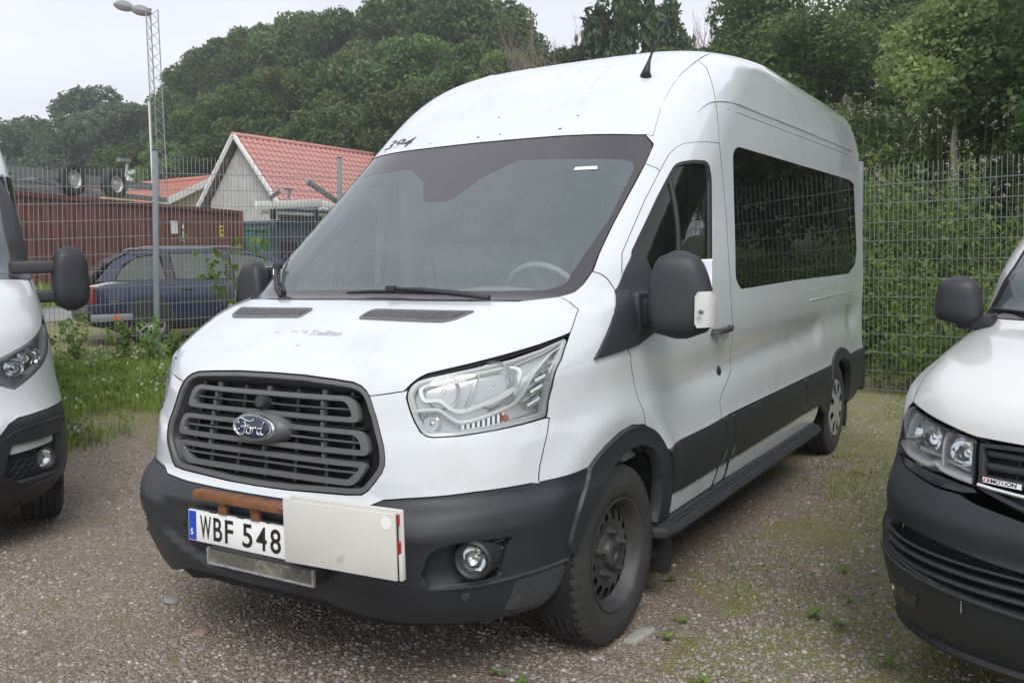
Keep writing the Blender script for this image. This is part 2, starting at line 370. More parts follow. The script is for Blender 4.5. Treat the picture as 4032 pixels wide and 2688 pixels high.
def terrain(x,y):
    """ground height: level yard, a low bank on the left, wooded hill behind"""
    x=np.asarray(x,float); y=np.asarray(y,float); d=(x-CX)*FH[0]+(y-CY)*FH[1]; l=(x-CX)*RH[0]+(y-CY)*RH[1]
    left=sstep(-1.2,-3.4,l)*sstep(5.5,10.2,d)
    z=.36*left+.55*sstep(-1.0,-4.0,l)*sstep(13.5,22.5,d)
    z=z+1.25*sstep(1.0,2.6,l)*sstep(10.3,14.0,d)
    q=l/np.maximum(d,1.0)
    st=45-30*sstep(-7,1.5,l); sl=.05+.20*sstep(-.5,-.25,q)-.13*sstep(-.2,.05,q)
    h=sl*np.maximum(0,d-st); h=np.where(h>16,16+.2*(h-16),h)
    return z+h*sstep(0,3.0,d-st)
UV={
 'grille':[(0.000,0.989),(0.016,0.988),(0.198,0.987),(0.350,0.978),(0.445,0.969),(0.482,0.956),(0.505,0.939),(0.521,0.919),(0.534,0.894),(0.550,0.854),(0.563,0.803),(0.574,0.760),(0.580,0.721),(0.579,0.695),(0.570,0.671),(0.547,0.641),(0.517,0.610),(0.493,0.596),(0.438,0.591),(0.318,0.587),(0.161,0.580),(0.000,0.578)],
 'hood_front':[(0.527,0.921),(0.580,0.928),(0.644,0.939),(0.665,0.967),(0.687,0.994),(0.709,1.013),(0.777,1.039),(0.849,1.066),(0.948,1.108),(1.051,1.158),(1.132,1.208),(1.154,1.226)],
 'hood_side':[(1.141,1.281),(1.103,1.417),(1.078,1.441),(1.031,1.503),(0.948,1.582)],
 'hood_rear':[(0.815,1.532),(0.590,1.540),(0.399,1.540),(0.155,1.546)],
 'headlight':[(0.654,0.916),(0.657,0.945),(0.670,0.970),(0.692,0.987),(0.722,0.998),(0.808,1.025),(0.908,1.056),(0.973,1.077),(1.064,1.126),(1.148,1.190),(1.170,1.166),(1.190,1.053),(1.183,0.922),(1.164,0.837),(1.155,0.817),(1.055,0.806),(0.932,0.795),(0.821,0.787),(0.737,0.786),(0.717,0.790),(0.699,0.804),(0.683,0.835),(0.669,0.874)],
 'fascia_seam':[(1.169,0.813),(1.138,0.741),(1.092,0.606)],
 'bumper_top':[(0.142,0.546),(0.379,0.552),(0.526,0.563),(0.570,0.584),(0.645,0.592),(0.860,0.604),(1.069,0.607),(1.339,0.615)],
 'bumper_bottom':[(0.021,0.211),(0.268,0.216),(0.362,0.212),(0.432,0.186),(0.569,0.150),(0.658,0.136),(0.791,0.129),(0.932,0.119),(1.047,0.115),(1.176,0.118),(1.221,0.151),(1.260,0.218),(1.257,0.285)],
 'flare_front':[(1.339,0.615),(1.289,0.493),(1.241,0.348)],
 'flare_outer':[(1.339,0.615),(1.391,0.642),(1.471,0.674),(1.583,0.704),(1.693,0.713),(1.808,0.697),(1.914,0.655),(1.964,0.604),(2.006,0.549),(2.058,0.479),(2.101,0.374),(2.106,0.303),(2.087,0.226)],
 'flare_inner':[(1.273,0.305),(1.469,0.580),(1.616,0.624),(1.761,0.624),(1.842,0.603),(1.926,0.531),(1.984,0.433),(1.985,0.319),(1.961,0.238)],
 'tri':[(1.374,1.024),(1.180,1.617),(1.182,1.711),(1.189,1.867),(1.692,1.071)],
 'apillar_low':[(1.027,1.731),(1.063,1.720),(1.104,1.696),(1.135,1.667),(1.179,1.621)],
 'apillar_up':[(1.036,2.438),(1.073,2.426),(1.111,2.411),(1.135,2.392)],
 'door_front':[(1.606,1.061),(1.680,1.000),(1.732,0.907),(1.744,0.895),(1.775,0.786),(1.822,0.691)],
 'door_a':[(1.173,1.727),(1.131,1.837),(1.131,1.891),(1.130,1.991),(1.129,1.993),(1.125,2.196),(1.135,2.392),(1.147,2.517),(1.169,2.573),(1.212,2.610),(1.279,2.629),(1.382,2.647),(1.538,2.661)],
 'door_rear':[(1.537,2.660),(1.827,2.330),(1.957,2.177),(2.234,1.828),(2.753,1.232),(3.034,0.853),(3.039,0.783),(2.839,0.694),(2.778,0.655),(2.766,0.567),(2.829,0.476),(2.884,0.379),(2.772,0.310),(2.763,0.234)],
 'door_win':[(1.177,1.834),(1.188,2.211),(1.202,2.388),(1.212,2.449),(1.249,2.474),(1.339,2.497),(1.457,2.505),(1.513,2.483),(1.614,2.380),(1.989,1.828),(2.074,1.683),(2.108,1.587),(1.479,1.480)],
 'rear_win':[(2.708,1.486),(3.755,1.553),(5.353,1.592),(5.585,1.709),(5.547,1.874),(4.907,2.698),(4.695,2.729),(1.823,2.683),(1.780,2.645),(1.797,2.588),(2.461,1.654)],
 'roof_ditch':[(1.004,2.651),(0.967,2.901),(0.969,3.163),(0.995,3.401),(0.967,3.751)],
 'roof_joint':[(1.101,3.352),(1.244,3.119),(1.407,2.852),(1.539,2.666)],
 'glass':[(0.000,2.654),(0.027,2.678),(0.543,2.671),(0.919,2.657),(0.961,2.660),(1.027,2.592),(1.032,2.570),(1.032,2.436),(1.026,2.210),(1.021,2.029),(1.021,1.833),(1.027,1.731),(1.010,1.672),(0.989,1.621),(0.944,1.583),(0.815,1.532),(0.399,1.540),(0.155,1.546)],
 'clear':[(0.398,2.510),(0.922,2.474),(0.976,2.454),(0.995,2.412),(0.995,2.384),(0.994,2.047),(0.939,1.669),(0.875,1.638),(0.699,1.636),(0.193,1.643)],
 'vent':[(0.195,1.338),(0.191,1.435),(0.710,1.424),(0.660,1.320)],
}
# ---------------------------------------------------------------- vehicle skins and panels
def skin_eval(sk,U,Wv,off=0):
    s=np.where(U<0,-1.,1.); P=sk.P(np.abs(U),Wv); N=sk.N(np.abs(U),Wv)
    P=P+N*np.asarray(off)[...,None] if np.ndim(off) else P+N*off
    P=P.copy();N=N.copy(); P[...,0]*=s; N[...,0]*=s
    return P,N
def panel(sk,name,outer,m,parent,holes=(),off=0.,thick=.014,step=.04,inset=.0022,sgn=1,smooth_rim=True,offf=None):
    """a sheet cut out of a vehicle skin by an outline in (u,w), with returned edges"""
    fm=None
    outer=resample(insetpoly(outer,inset) if inset else list(outer),step*.6); hs=[resample(insetpoly(h,inset) if inset else list(h),step*.6) for h in holes]
    V,F=triangulate(outer,hs,step)
    o=off if offf is None else offf(V[:,0],V[:,1])
    P,N=skin_eval(sk,V[:,0],V[:,1],o); P=list(P);NN=list(N); F=[tuple(f) for f in F]
    cnt={}
    for f in F:
        for i in range(3): cnt[(f[i],f[(i+1)%3])]=1
    if thick:
        acc={}
        B=[(a,b) for (a,b) in cnt if (b,a) not in cnt]
        for a,b in B:
            t=P[b]-P[a]; n=np.cross(t,N[a]+N[b]); l=np.linalg.norm(n); n=n/l if l>1e-12 else n
            acc[a]=acc.get(a,0)+n; acc[b]=acc.get(b,0)+n
        idx={}
        for a in acc:
            n=acc[a]; n=n/max(np.linalg.norm(n),1e-9); k=len(P); P.append(P[a]); NN.append(n*.8+N[a]*.6); P.append(P[a]-N[a]*thick); NN.append(n); idx[a]=k
        nf=len(F)
        for a,b in B: F.append((idx[b],idx[a],idx[a]+1,idx[b]+1))
        if m in(M['paint'],M.get('frost'),M.get('lwhite')): m=[m,M['dark']]; fm=[0]*nf+[1]*(len(F)-nf)  # painted panels get dark edges: the shade in the gaps is put into the colour
    P=np.array(P);NN=np.array(NN)
    if sgn<0: P[:,0]*=-1; NN[:,0]*=-1; F=[f[::-1] for f in F]
    NN=NN/np.maximum(np.linalg.norm(NN,axis=1,keepdims=True),1e-9)
    return mesh(name,P,F,m,parent,normals=NN,fm=fm)
def full(half):
    """closed outline across both sides from a half outline running centre to centre"""
    h=[tuple(p) for p in half]; return h+[(-u,w) for u,w in reversed(h) if u>1e-6]
def ribbon(sk,name,path,width,m,parent,off=.004,thick=.012,sgn=1,closed=False,taper=None,round_=True,lift=None):
    """a raised strip following a path on the skin, with a rounded section"""
    Q=[]; path=[np.array(p,float) for p in path]; n=len(path)
    for i in range(n):
        if closed: d=path[(i+1)%n]-path[i-1]
        else: d=path[min(i+1,n-1)]-path[max(i-1,0)]
        d=d/max(np.linalg.norm(d),1e-9); Q.append(np.array([-d[1],d[0]]))
    sec=[(-.5,-1),(-.5,0),(-.36,.75),(0,1),(.36,.75),(.5,0),(.5,-1)] if round_ else [(-.5,-1),(-.5,1),(.5,1),(.5,-1)]
    V=[];k=len(sec)
    U=np.array([[path[i]+Q[i]*s[0]*(width if taper is None else taper[i]) for s in sec] for i in range(n)])
    P,N=skin_eval(sk,U[...,0],U[...,1]); H=np.array([s[1] for s in sec])
    hh=off+np.where(H>0,H*thick*.5,H*thick)
    if lift is not None: hh=hh[None,:]+np.array(lift)[:,None]
    P=P+N*(np.broadcast_to(hh,P.shape[:2])[...,None]); 
    V=P.reshape(-1,3); F=[]
    for i in range(n if closed else n-1):
        i2=(i+1)%n
        for j in range(k-1): F.append((i*k+j,i2*k+j,i2*k+j+1,i*k+j+1))
    if not closed: F.append(tuple(range(k))); F.append(tuple((n-1)*k+j for j in range(k-1,-1,-1)))
    if sgn<0: V=V*np.array([-1,1,1])
    o=mesh(name,V,F,m,parent,smooth=50); fix_normals(o); return o
def side_uv(sk,y,z):
    yc,xm,D,p=[float(f(z)) for f in(sk.fy,sk.fx,sk.fD,sk.fp)]; w=float(sk.w(z)); Y=yc+D
    if y>=Y: return (U0+y-Y,w)
    c=min(1,(Y-y)/D); x=xm*max(1-c*c,0)**(1/p); return (math.atan2(x,Y-y)/(math.pi/2)*U0,w)
def front_uv(sk,x,z):
    yc,xm,D,p=[float(f(z)) for f in(sk.fy,sk.fx,sk.fD,sk.fp)]; w=float(sk.w(z)); a=min(abs(x)/xm,.999)
    return (math.copysign(math.atan2(a*xm,D*math.sqrt(1-a**p))/(math.pi/2)*U0,x),w)
def skpt(sk,u,w,off=0):
    P,N=skin_eval(sk,np.array([float(u)]),np.array([float(w)]),off); return Vector(P[0]),Vector(N[0])
def disc(sk,name,u,w,r,m,parent,off=.002,h=.004,n=20,sgn=1,dome=0.):
    """a small round fitting on the skin"""
    p,nn=skpt(sk,u,w,off)
    if sgn<0: p.x*=-1; nn.x*=-1
    mx=Matrix.Translation(p)@nn.to_track_quat('Z','Y').to_matrix().to_4x4()
    b=MB(); b.lathe([(-.006,r),(h*.6,r),(h,r*.85),(h+dome*.6,r*.5),(h+dome,0.0001)],n,'z'); b.xf(mx); o=b.build(name,m,parent,smooth=40); return o
# ---------------------------------------------------------------- wheels
def wheel(parent,name,c,sgn,Rt=.352,wd=.208,rim=.212,kind='steel',steer=0,rmat=None,seg=96):
    """tyre + rim; outer face towards sgn*x; centre c is the middle of the tyre"""
    root=empty(name,c); root.parent=parent; root.rotation_euler=(0,0,steer)
    h=wd/2; b=MB(); tr=[]
    prof=[(-h*.72,rim),(-h*.92,rim+.012),(-h,rim+.045),(-h*1.0,Rt-.075),(-h*.93,Rt-.032),(-h*.82,Rt-.010),(-h*.62,Rt-.003),(-h*.56,Rt-.003),(-h*.54,Rt-.012),(-h*.48,Rt-.012),(-h*.46,Rt-.002),(-h*.2,Rt),(-h*.18,Rt-.011),(-h*.12,Rt-.011),(-h*.10,Rt),(h*.10,Rt),(h*.12,Rt-.011),(h*.18,Rt-.011),(h*.2,Rt),(h*.46,Rt-.002),(h*.48,Rt-.012),(h*.54,Rt-.012),(h*.56,Rt-.003),(h*.62,Rt-.003),(h*.82,Rt-.010),(h*.93,Rt-.032),(h*.985,Rt-.055),(h,Rt-.075),(h*1.01,Rt-.078),(h*1.01,rim+.060),(h,rim+.057),(h,rim+.045),(h*.95,rim+.018),(h*.90,rim+.012),(h*.72,rim)]
    k=len(prof); n=seg*2; V=[];F=[]
    for i in range(n):
        a=2*math.pi*i/n
        for j,(t,r) in enumerate(prof):
            if abs(t)>h*.55 and abs(t)<h*.95 and r>Rt-.04 and i%4==0: r-=.007
            elif abs(t)<=h*.5 and r>Rt-.005 and i%6==0: r-=.006
            V.append((t*sgn,r*math.cos(a),r*math.sin(a)))
    for i in range(n):
        i2=(i+1)%n
        for j in range(k-1): F.append((i*k+j,i*k+j+1,i2*k+j+1,i2*k+j))
    o=mesh('tyre',V,F,M['tyre'],root,smooth=35); fix_normals(o)
    if kind=='steel':
        b=MB(); b.lathe([(h*.80*sgn,rim+.006),(h*.93*sgn,rim+.010),(h*.95*sgn,rim+.004),(h*.86*sgn,rim-.010),(h*.6*sgn,rim-.016),(h*.45*sgn,rim-.026),(h*.40*sgn,rim-.030)],64,'x'); b.build('rim',M['steel_dark'],root,smooth=45)
        # dished disc with round hand holes: ring of cells
        dv=[];df=[]; nh=16; ns=nh*6
        rad=[rim-.028,rim-.045,rim-.066,rim-.080,rim-.098,.085,.070,.045,.030]; dep=[.40,.48,.56,.58,.56,.46,.56,.60,.60]
        for i in range(ns):
            a=2*math.pi*i/ns
            for j,r in enumerate(rad): dv.append((dep[j]*h*sgn,r*math.cos(a),r*math.sin(a)))
        kk=len(rad)
        for i in range(ns):
            i2=(i+1)%ns
            for j in range(kk-1):
                if j in(1,2) and i%6 in(1,2,3): continue
                df.append((i*kk+j,i*kk+j+1,i2*kk+j+1,i2*kk+j))
        o=mesh('wheel_disc',dv,df,M['steel_dark'],root,smooth=35); fix_normals(o)
        b=MB(); b.lathe([(h*.15*sgn,rim-.03),(h*.15*sgn,.001)],32,'x'); b.build('brake_disc',M['dark'],root)
        b=MB(); b.lathe([(h*.5*sgn,.062),(h*.74*sgn,.050),(h*.78*sgn,.040),(h*.78*sgn,.026),(h*.70*sgn,.022),(h*.70*sgn,.0005)],24,'x'); b.build('hub',M['steel_dark'],root,smooth=40)
        for i in range(5):
            a=2*math.pi*i/5+.3; q=(0,math.cos(a)*.085,math.sin(a)*.085); b=MB(); b.lathe([(h*.44*sgn,.021),(h*.62*sgn,.019),(h*.64*sgn,.013),(h*.84*sgn,.012),(h*.86*sgn,.008),(h*.86*sgn,.0005)],6,'x',q); b.build('wheel_nut',M['steel_dark'],root)
    elif kind=='cap':
        ns=80; rad=[rim+.006,rim-.002,rim-.020,rim-.060,.110,.070,.045,.0005]; dep=[.86,.98,1.0,.98,1.04,1.06,1.08,1.08]; dv=[];df=[]
        for i in range(ns):
            a=2*math.pi*i/ns
            for j,r in enumerate(rad): dv.append((dep[j]*h*sgn,r*math.cos(a),r*math.sin(a)))
        kk=len(rad)
        for i in range(ns):
            i2=(i+1)%ns
            for j in range(kk-1):
                if j in(2,3) and i%10 in(2,3,4,5): continue
                df.append((i*kk+j,i*kk+j+1,i2*kk+j+1,i2*kk+j))
        o=mesh('wheel_cover',dv,df,M['silver_plastic'],root,smooth=40); fix_normals(o)
        b=MB(); b.lathe([(h*.6*sgn,rim),(h*.6*sgn,.001)],32,'x'); b.build('rim',M['dark'],root)
    elif kind=='alloy':
        b=MB(); b.lathe([(h*.80*sgn,rim+.006),(h*.95*sgn,rim+.008),(h*.95*sgn,rim-.008),(h*.5*sgn,rim-.02),(h*.1*sgn,rim-.03)],48,'x'); b.build('rim',rmat,root,smooth=45)
        b=MB(); b.lathe([(h*.1*sgn,rim-.02),(h*.1*sgn,.001)],32,'x'); b.build('brake_disc',M['dark'],root)
        for i in range(10):
            a=2*math.pi*i/10; q=Vector((h*.8*sgn,math.cos(a)*.04,math.sin(a)*.04)); q2=Vector((h*.88*sgn,math.cos(a)*(rim-.008),math.sin(a)*(rim-.008))); b=MB(); b.bar(q,q2,.022,.03,up=(1,0,0)); b.build('spoke',rmat,root,bevel=.004)
        b=MB(); b.lathe([(h*.5*sgn,.055),(h*.84*sgn,.05),(h*.9*sgn,.03),(h*.9*sgn,.0005)],24,'x'); b.build('hub',rmat,root,smooth=40)
    return root
# ================================================================ the main van
def dens(sk,path,step=.06):
    """densify a side outline along straight lines in (y,z)"""
    out=[]
    Y=[sk.P(np.array(u),np.array(w)) for u,w in path]
    for i in range(len(path)-1):
        a,b=Y[i],Y[i+1]; k=max(1,int(math.hypot(b[1]-a[1],b[2]-a[2])/step)); out.append(tuple(path[i]))
        for j in range(1,k):
            t=j/k; out.append(side_uv(sk,a[1]+(b[1]-a[1])*t,a[2]+(b[2]-a[2])*t))
    out.append(tuple(path[-1])); return out
SK=Skin(ROWS,van_disp)
FOGP=fillet([(.690,.318),(.717,.400),(.752,.424),(.819,.436),(1.000,.428),(.979,.357),(.955,.292),(.724,.287)],.012,3)
def build_van():
    sk=SK; S=lambda y,z:side_uv(sk,y,z); Fx=lambda x,z:front_uv(sk,x,z)
    van=empty('van',(0,0,0)); tag(van,'white high-roof van with black bumper and plate WBF 548, centre of the photo','van')
    P=M['paint']; B=M['plastic']
    G=UV['grille']; HF,HS,HR=UV['hood_front'],UV['hood_side'],UV['hood_rear']; HL=UV['headlight']; BT=UV['bumper_top']; GL=UV['glass']
    # ---- hood
    half=[(0,.989)]+G[2:8]+HF[1:]+HS+HR+[(0,1.547)]
    panel(sk,'hood',full(half),P,van,step=.035)
    # ---- front fascia
    half=[(0,.545)]+BT[:7]+UV['fascia_seam'][::-1]+HL[14:]+HL[:2]+HF[2::-1]+G[7:]
    panel(sk,'front_fascia',full(half),P,van,step=.03)
    # ---- bumper
    bb=UV['bumper_bottom']; half=[(0,.211)]+bb+[(1.262,.320)]+UV['flare_front'][::-1]+BT[6::-1]+[(0,.545)]
    panel(sk,'bumper',full(half),M['plastic'],van,holes=[FOGP,[(-u,w) for u,w in FOGP][::-1]],step=.022,thick=.055)
    # lower lip under the bumper
    lip=[(0,.211)]+bb[:9]
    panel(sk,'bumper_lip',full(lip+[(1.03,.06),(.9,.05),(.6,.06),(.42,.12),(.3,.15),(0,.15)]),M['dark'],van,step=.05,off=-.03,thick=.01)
    for s in(1,-1):
        side=s
        # ---- fender
        f=UV['fascia_seam'][::-1]; fo=UV['flare_outer']
        out=[BT[6],BT[7]]+fo[1:6]+UV['door_front'][::-1]+dens(sk,[UV['door_front'][0],UV['tri'][0],UV['tri'][1]])[1:]+UV['apillar_low'][::-1]+GL[12:15]+HS[-2::-1]+[HF[-1]]+HL[10:15]+UV['fascia_seam']
        panel(sk,'fender',out,P,van,step=.03,sgn=s)
        # ---- A pillar, roof side
        da=UV['door_a']
        out=UV['apillar_low']+[(1.173,1.727)]+da[1:6]+UV['apillar_up'][::-1]+GL[8:12][::1]
        panel(sk,'a_pillar',out,P,van,step=.03,sgn=s)
        rj=UV['roof_joint']; rd=UV['roof_ditch']
        out=UV['apillar_up']+da[7:]+rj[::-1][1:]+[(1.0,3.46)]+rd[3::-1]+GL[4:7]
        panel(sk,'roof_side',out,P,van,step=.03,sgn=s)
        # ---- door
        dr=dens(sk,UV['door_rear'][:10]); dw=dens(sk,UV['door_win']+UV['door_win'][:1])[:-1]
        dw=fillet(dw,.03,3)
        out=UV['door_front']+fo[6:9]+dens(sk,[fo[8],(2.766,.567)])[1:-1]+dr[::-1]+da[-2::-1]+dens(sk,[(1.173,1.727),(1.30,1.40),(1.45,1.15),UV['door_front'][0]])[1:-1]
        door=panel(sk,'front_door',out,P,van,holes=[dw],step=.03,sgn=s)
        # ---- rear side wall
        rw=dens(sk,UV['rear_win']+UV['rear_win'][:1],.1)[:-1]; rw=fillet(rw,.02,2)
        rf=[S(4.62,.712),S(4.69,.755),S(4.80,.79),S(4.95,.808),S(5.10,.79),S(5.21,.755),S(5.30,.715)]
        zz=[.72,.8,.9,1.0,1.1,1.15,1.2,1.25,1.3,1.36,1.5,1.7,1.9,2.1,2.3,2.4,2.5]
        out=dr+[S(y,.708) for y in np.arange(2.3,4.6,.15)]+rf+[S(5.5,.72),S(5.75,.72)]+[S(5.93,z) for z in zz]+[S(5.90,2.583)]+[S(y,2.583) for y in np.arange(5.6,3.0,-.3)]+[(1.02,3.751),(.97,3.751),(1.0,3.46)]+rj[:-1]
        panel(sk,'rear_side',out,P,van,holes=[rw],step=.05,sgn=s)
        # ---- rear quarter closing and rear doors
        # ---- glazing
        panel(sk,'side_window',rw,M['tint'],van,off=-.004,thick=.006,step=.1,inset=.003,sgn=s)
        ring_in=insetpoly(dw,.026)
        dwin=panel(sk,'window_seal',dw,M['rubber'],van,holes=[ring_in],off=.001,thick=.02,step=.03,inset=0,sgn=s)
        panel(sk,'door_window',ring_in,M['doorglass'] if s>0 else M['clearglass'],van,off=-.012,thick=.004,step=.06,inset=0,sgn=s)
        bar=[S(1.62+.2*(z-1.4),z) for z in np.linspace(1.36,1.89,10)]; ribbon(sk,'window_divider',bar,.022,M['rubber'],van,off=-.006,thick=.012,sgn=s)
        # ---- black mirror sail
        tri=UV['tri']
        out=dens(sk,[tri[0],tri[1],tri[2],tri[3],S(1.33,1.50),S(1.36,1.33),S(1.40,1.21),tri[4],tri[0]])[:-1]
        panel(sk,'mirror_sail',out,B,van,off=.012,thick=.022,step=.03,inset=0,sgn=s)
        # ---- cladding
        fi=UV['flare_inner']; fl=smoothpoly(fo,3)+smoothpoly(fi[:0:-1]+[(1.36,.44),fi[0]],3)+[(1.245,.31)]+UV['flare_front'][:0:-1]
        def flo(u,w): return .016+0*u
        panel(sk,'wheel_arch_trim',fl,B,van,offf=flo,thick=.05,step=.022,inset=.001,sgn=s)
        cl=[S(1.435,.69),S(1.46,.64),S(1.50,.55),S(1.515,.484)]
        low=[S(y,.478) for y in np.arange(1.6,2.15,.1)]; up=[S(y,.703) for y in np.arange(2.10,1.45,-.1)]
        panel(sk,'door_cladding',cl+low+[S(2.15,.478),S(2.22,.54),S(2.20,.63),S(2.165,.702)]+up,B,van,off=.012,thick=.02,step=.04,sgn=s)
        panel(sk,'pillar_cladding',[S(2.165,.478),S(2.30,.478),S(2.345,.54),S(2.33,.63),S(2.30,.703),S(2.18,.703),S(2.215,.63),S(2.235,.54)],B,van,off=.012,thick=.02,step=.03,sgn=s)
        r2=[S(y,.476) for y in np.arange(2.4,3.75,.15)]
        panel(sk,'side_cladding',[S(2.315,.478)]+r2+[S(3.80,.474),S(3.83,.54),S(3.82,.63),S(3.79,.703)]+[S(y,.703) for y in np.arange(3.65,2.35,-.15)]+[S(2.315,.703),S(2.345,.63),S(2.36,.54)],B,van,off=.012,thick=.02,step=.05,sgn=s)
        # rear arch trim and cladding ahead of it
        ri=[S(4.60,.36),S(4.61,.50),S(4.65,.60),S(4.73,.67),S(4.84,.712),S(4.96,.724),S(5.08,.712),S(5.19,.66),S(5.27,.58),S(5.31,.48),S(5.32,.34)]
        ro=[S(5.40,.34),S(5.40,.5),S(5.37,.62),S(5.30,.712)]+rf[-2:0:-1]+[S(4.62,.712),S(4.57,.64),S(4.54,.56),S(4.53,.45),S(4.52,.36)]
        panel(sk,'rear_arch_trim',ri+ro,B,van,off=.016,thick=.05,step=.03,inset=.001,sgn=s)
        panel(sk,'quarter_cladding',[S(3.825,.474),S(4.1,.472),S(4.29,.468),S(4.42,.40),S(4.515,.36),S(4.52,.45),S(4.535,.56),S(4.565,.64),S(4.61,.706),S(4.3,.704),S(4.0,.703),S(3.82,.703),S(3.845,.63),S(3.855,.54)],B,van,off=.012,thick=.02,step=.05,sgn=s)
        panel(sk,'rear_bumper_side',[S(5.41,.34),S(5.6,.34),S(5.8,.38),S(5.93,.47),S(5.95,.60),S(5.95,.715),S(5.6,.715),S(5.31,.712),S(5.38,.62),S(5.41,.5)],B,van,off=.012,thick=.02,step=.05,inset=.001,sgn=s)
        # white sills
        panel(sk,'sill',[S(1.52,.479),S(2.13,.473),S(2.10,.42),S(2.06,.385),S(1.50,.385)],P,van,step=.05,sgn=s)
        panel(sk,'sill',[S(2.16,.473),S(2.295,.473),S(2.27,.40),S(2.24,.382),S(2.10,.382),S(2.13,.42)],P,van,step=.04,sgn=s,off=-.003)
        panel(sk,'sill',[S(2.315,.473)]+[S(y,.470) for y in(2.8,3.4,4.0)]+[S(4.28,.462),S(4.25,.40),S(4.18,.357),S(3.2,.370),S(2.27,.381),S(2.30,.41)],P,van,step=.06,sgn=s)
        # running board
        sec=[(.90,.345),(.90,.385),(1.00,.383),(1.045,.372),(1.062,.352),(1.050,.332),(.98,.318),(.93,.318)]
        ys=[(1.33,.55),(1.36,.9),(1.42,1),(4.02,1),(4.12,.9),(4.20,.5)]; V=[];Fc=[];k=len(sec)
        for y,g in ys:
            for x,z in sec: V.append((s*(.90+(x-.90)*g),y,z-.006*(y-1.4)))
        for i in range(len(ys)-1):
            for j in range(k): Fc.append((i*k+j,i*k+(j+1)%k,(i+1)*k+(j+1)%k,(i+1)*k+j))
        Fc+=[tuple(range(k)),tuple((len(ys)-1)*k+j for j in range(k))]
        o=mesh('running_board',V,Fc,B,van,smooth=35); fix_normals(o)
        for xx in(1.012,1.030):
            b=MB(); b.bar((s*xx,1.45,.3835-.0045*(xx-1.0)*50),(s*xx,4.0,.3675-.0045*(xx-1.0)*50),.006,.004); b.build('tread_rib',M['rubber'],o)
        # wheel wells
        for yc in(1.03,4.96):
            b=MB(); b.lathe([(s*.55,.0),(s*.55,.41),(s*.965,.41)],40,'x',(0,yc,.36),a0=-.35,a1=math.pi+.35); o=b.build('wheel_well',M['dark'],van,smooth=True)
        # mud flap
        b=MB(); b.prism([(1.47,.40),(1.52,.40),(1.545,.24),(1.535,.15),(1.50,.13),(1.46,.14)],s*.80,s*.985,'x'); b.build('mud_flap',M['rubber'],van,bevel=.004)
        b=MB(); b.prism([(5.34,.40),(5.40,.40),(5.42,.20),(5.37,.14),(5.33,.16)],s*.78,s*.96,'x'); b.build('mud_flap',M['rubber'],van,bevel=.004)
        # door handle, lock, filler, cut-out pressing
        ya=[2.04,2.055,2.09,2.15,2.22,2.275,2.292]; oo=[.0,.020,.034,.038,.036,.022,.0]
        pts=[S(y,1.138+.006*(y-2.0)*10*.25) for y in ya]; V=[]
        o=ribbon(sk,'door_handle',pts,.040,B,van,off=.004,thick=.022,sgn=s,lift=oo)
        p,_=skpt(sk,*S(2.165,1.14)); b=MB(); b.lathe([(0,.001),(.003,.03),(.003,.046),(.0,.052)],24,'z'); 
        b.xf(Matrix.Translation((s*(p.x-.002),p.y,p.z))@Matrix.Rotation(R(90)*s,4,'Y')@Matrix.Diagonal((1.35,.72,-1,1))); b.build('handle_cup',P,van,smooth=True)
        disc(sk,'door_lock',*S(2.235,.93),.024,B,van,off=.001,h=.008,sgn=s,dome=.006)
        # gutter: groove bead and dark joint
        gp=[S(2.10,2.178),S(2.17,2.215),S(2.26,2.247),S(2.37,2.265),S(2.50,2.276)]+[S(y,2.276+.0165*(y-2.5)) for y in np.arange(2.8,5.75,.15)]
        gp=smoothpoly(gp,1); ribbon(sk,'roof_gutter',gp,.030,P,van,off=-.004,thick=.022,sgn=s,taper=[.030*min(1,.15+i*.12) for i in range(len(gp))])
        g2=[S(y,2.224+.0165*(y-2.27)) for y in np.arange(2.27,5.55,.15)]; ribbon(sk,'roof_joint_seal',g2,.007,M['rubber'],van,off=-.002,thick=.006,sgn=s)
        # pressing in the rear quarter: raised frame edges
        cu=[S(4.02,1.268),S(4.5,1.272),S(5.0,1.277),S(5.45,1.281),S(5.45,1.215),S(5.0,1.211),S(4.5,1.206),S(4.0,1.203)]
        ribbon(sk,'pressed_panel_edge',cu[4:],.016,P,van,off=-.001,thick=.012,sgn=s); ribbon(sk,'pressed_panel_edge',cu[:4],.010,P,van,off=-.002,thick=.008,sgn=s)
        # rocker under structure
    # roof: brow and top
    rd=UV['roof_ditch']
    half=[(0,2.679),(.3,2.675)]+GL[2:5]+[rd[0]]+smoothpoly(rd,1)[1:-1]+[(.967,3.751)]+[(1.02,3.755)]+[S(y,2.5838) for y in np.arange(3.0,5.9,.3)]+[S(5.92,2.5838)]+[S(5.93,z) for z in(2.62,2.65,2.67)]+[S(5.93,2.6795)]
    Wt=sk.W-1e-4
    us=[side_uv(sk,y,2.6795)[0] for y in np.arange(5.7,4.2,-.3)]+list(np.arange(1.5,0.05,-.1))
    half+= [(u,Wt) for u in us]+[(0,Wt)]
    panel(sk,'roof',full(half),P,van,step=.06,thick=.01)
    ring=[0.0001]+list(np.arange(.1,1.6,.1))+[side_uv(sk,y,2.6795)[0] for y in np.arange(4.3,5.95,.25)]+[side_uv(sk,5.93,2.6795)[0]]
    V=[];Fc=[];nx=14
    for u in ring:
        p=sk.P(np.array(u),np.array(Wt))
        for j in range(nx+1):
            t=-1+2*j/nx; V.append((p[0]*t,p[1],p[2]+.035*(1-t*t)*float(sstep(3.3,4.4,p[1]))))
    for i in range(len(ring)-1):
        for j in range(nx): Fc.append((i*(nx+1)+j,i*(nx+1)+j+1,(i+1)*(nx+1)+j+1,(i+1)*(nx+1)+j))
    o=mesh('roof_top',V,Fc,P,van,smooth=True); fix_normals(o)
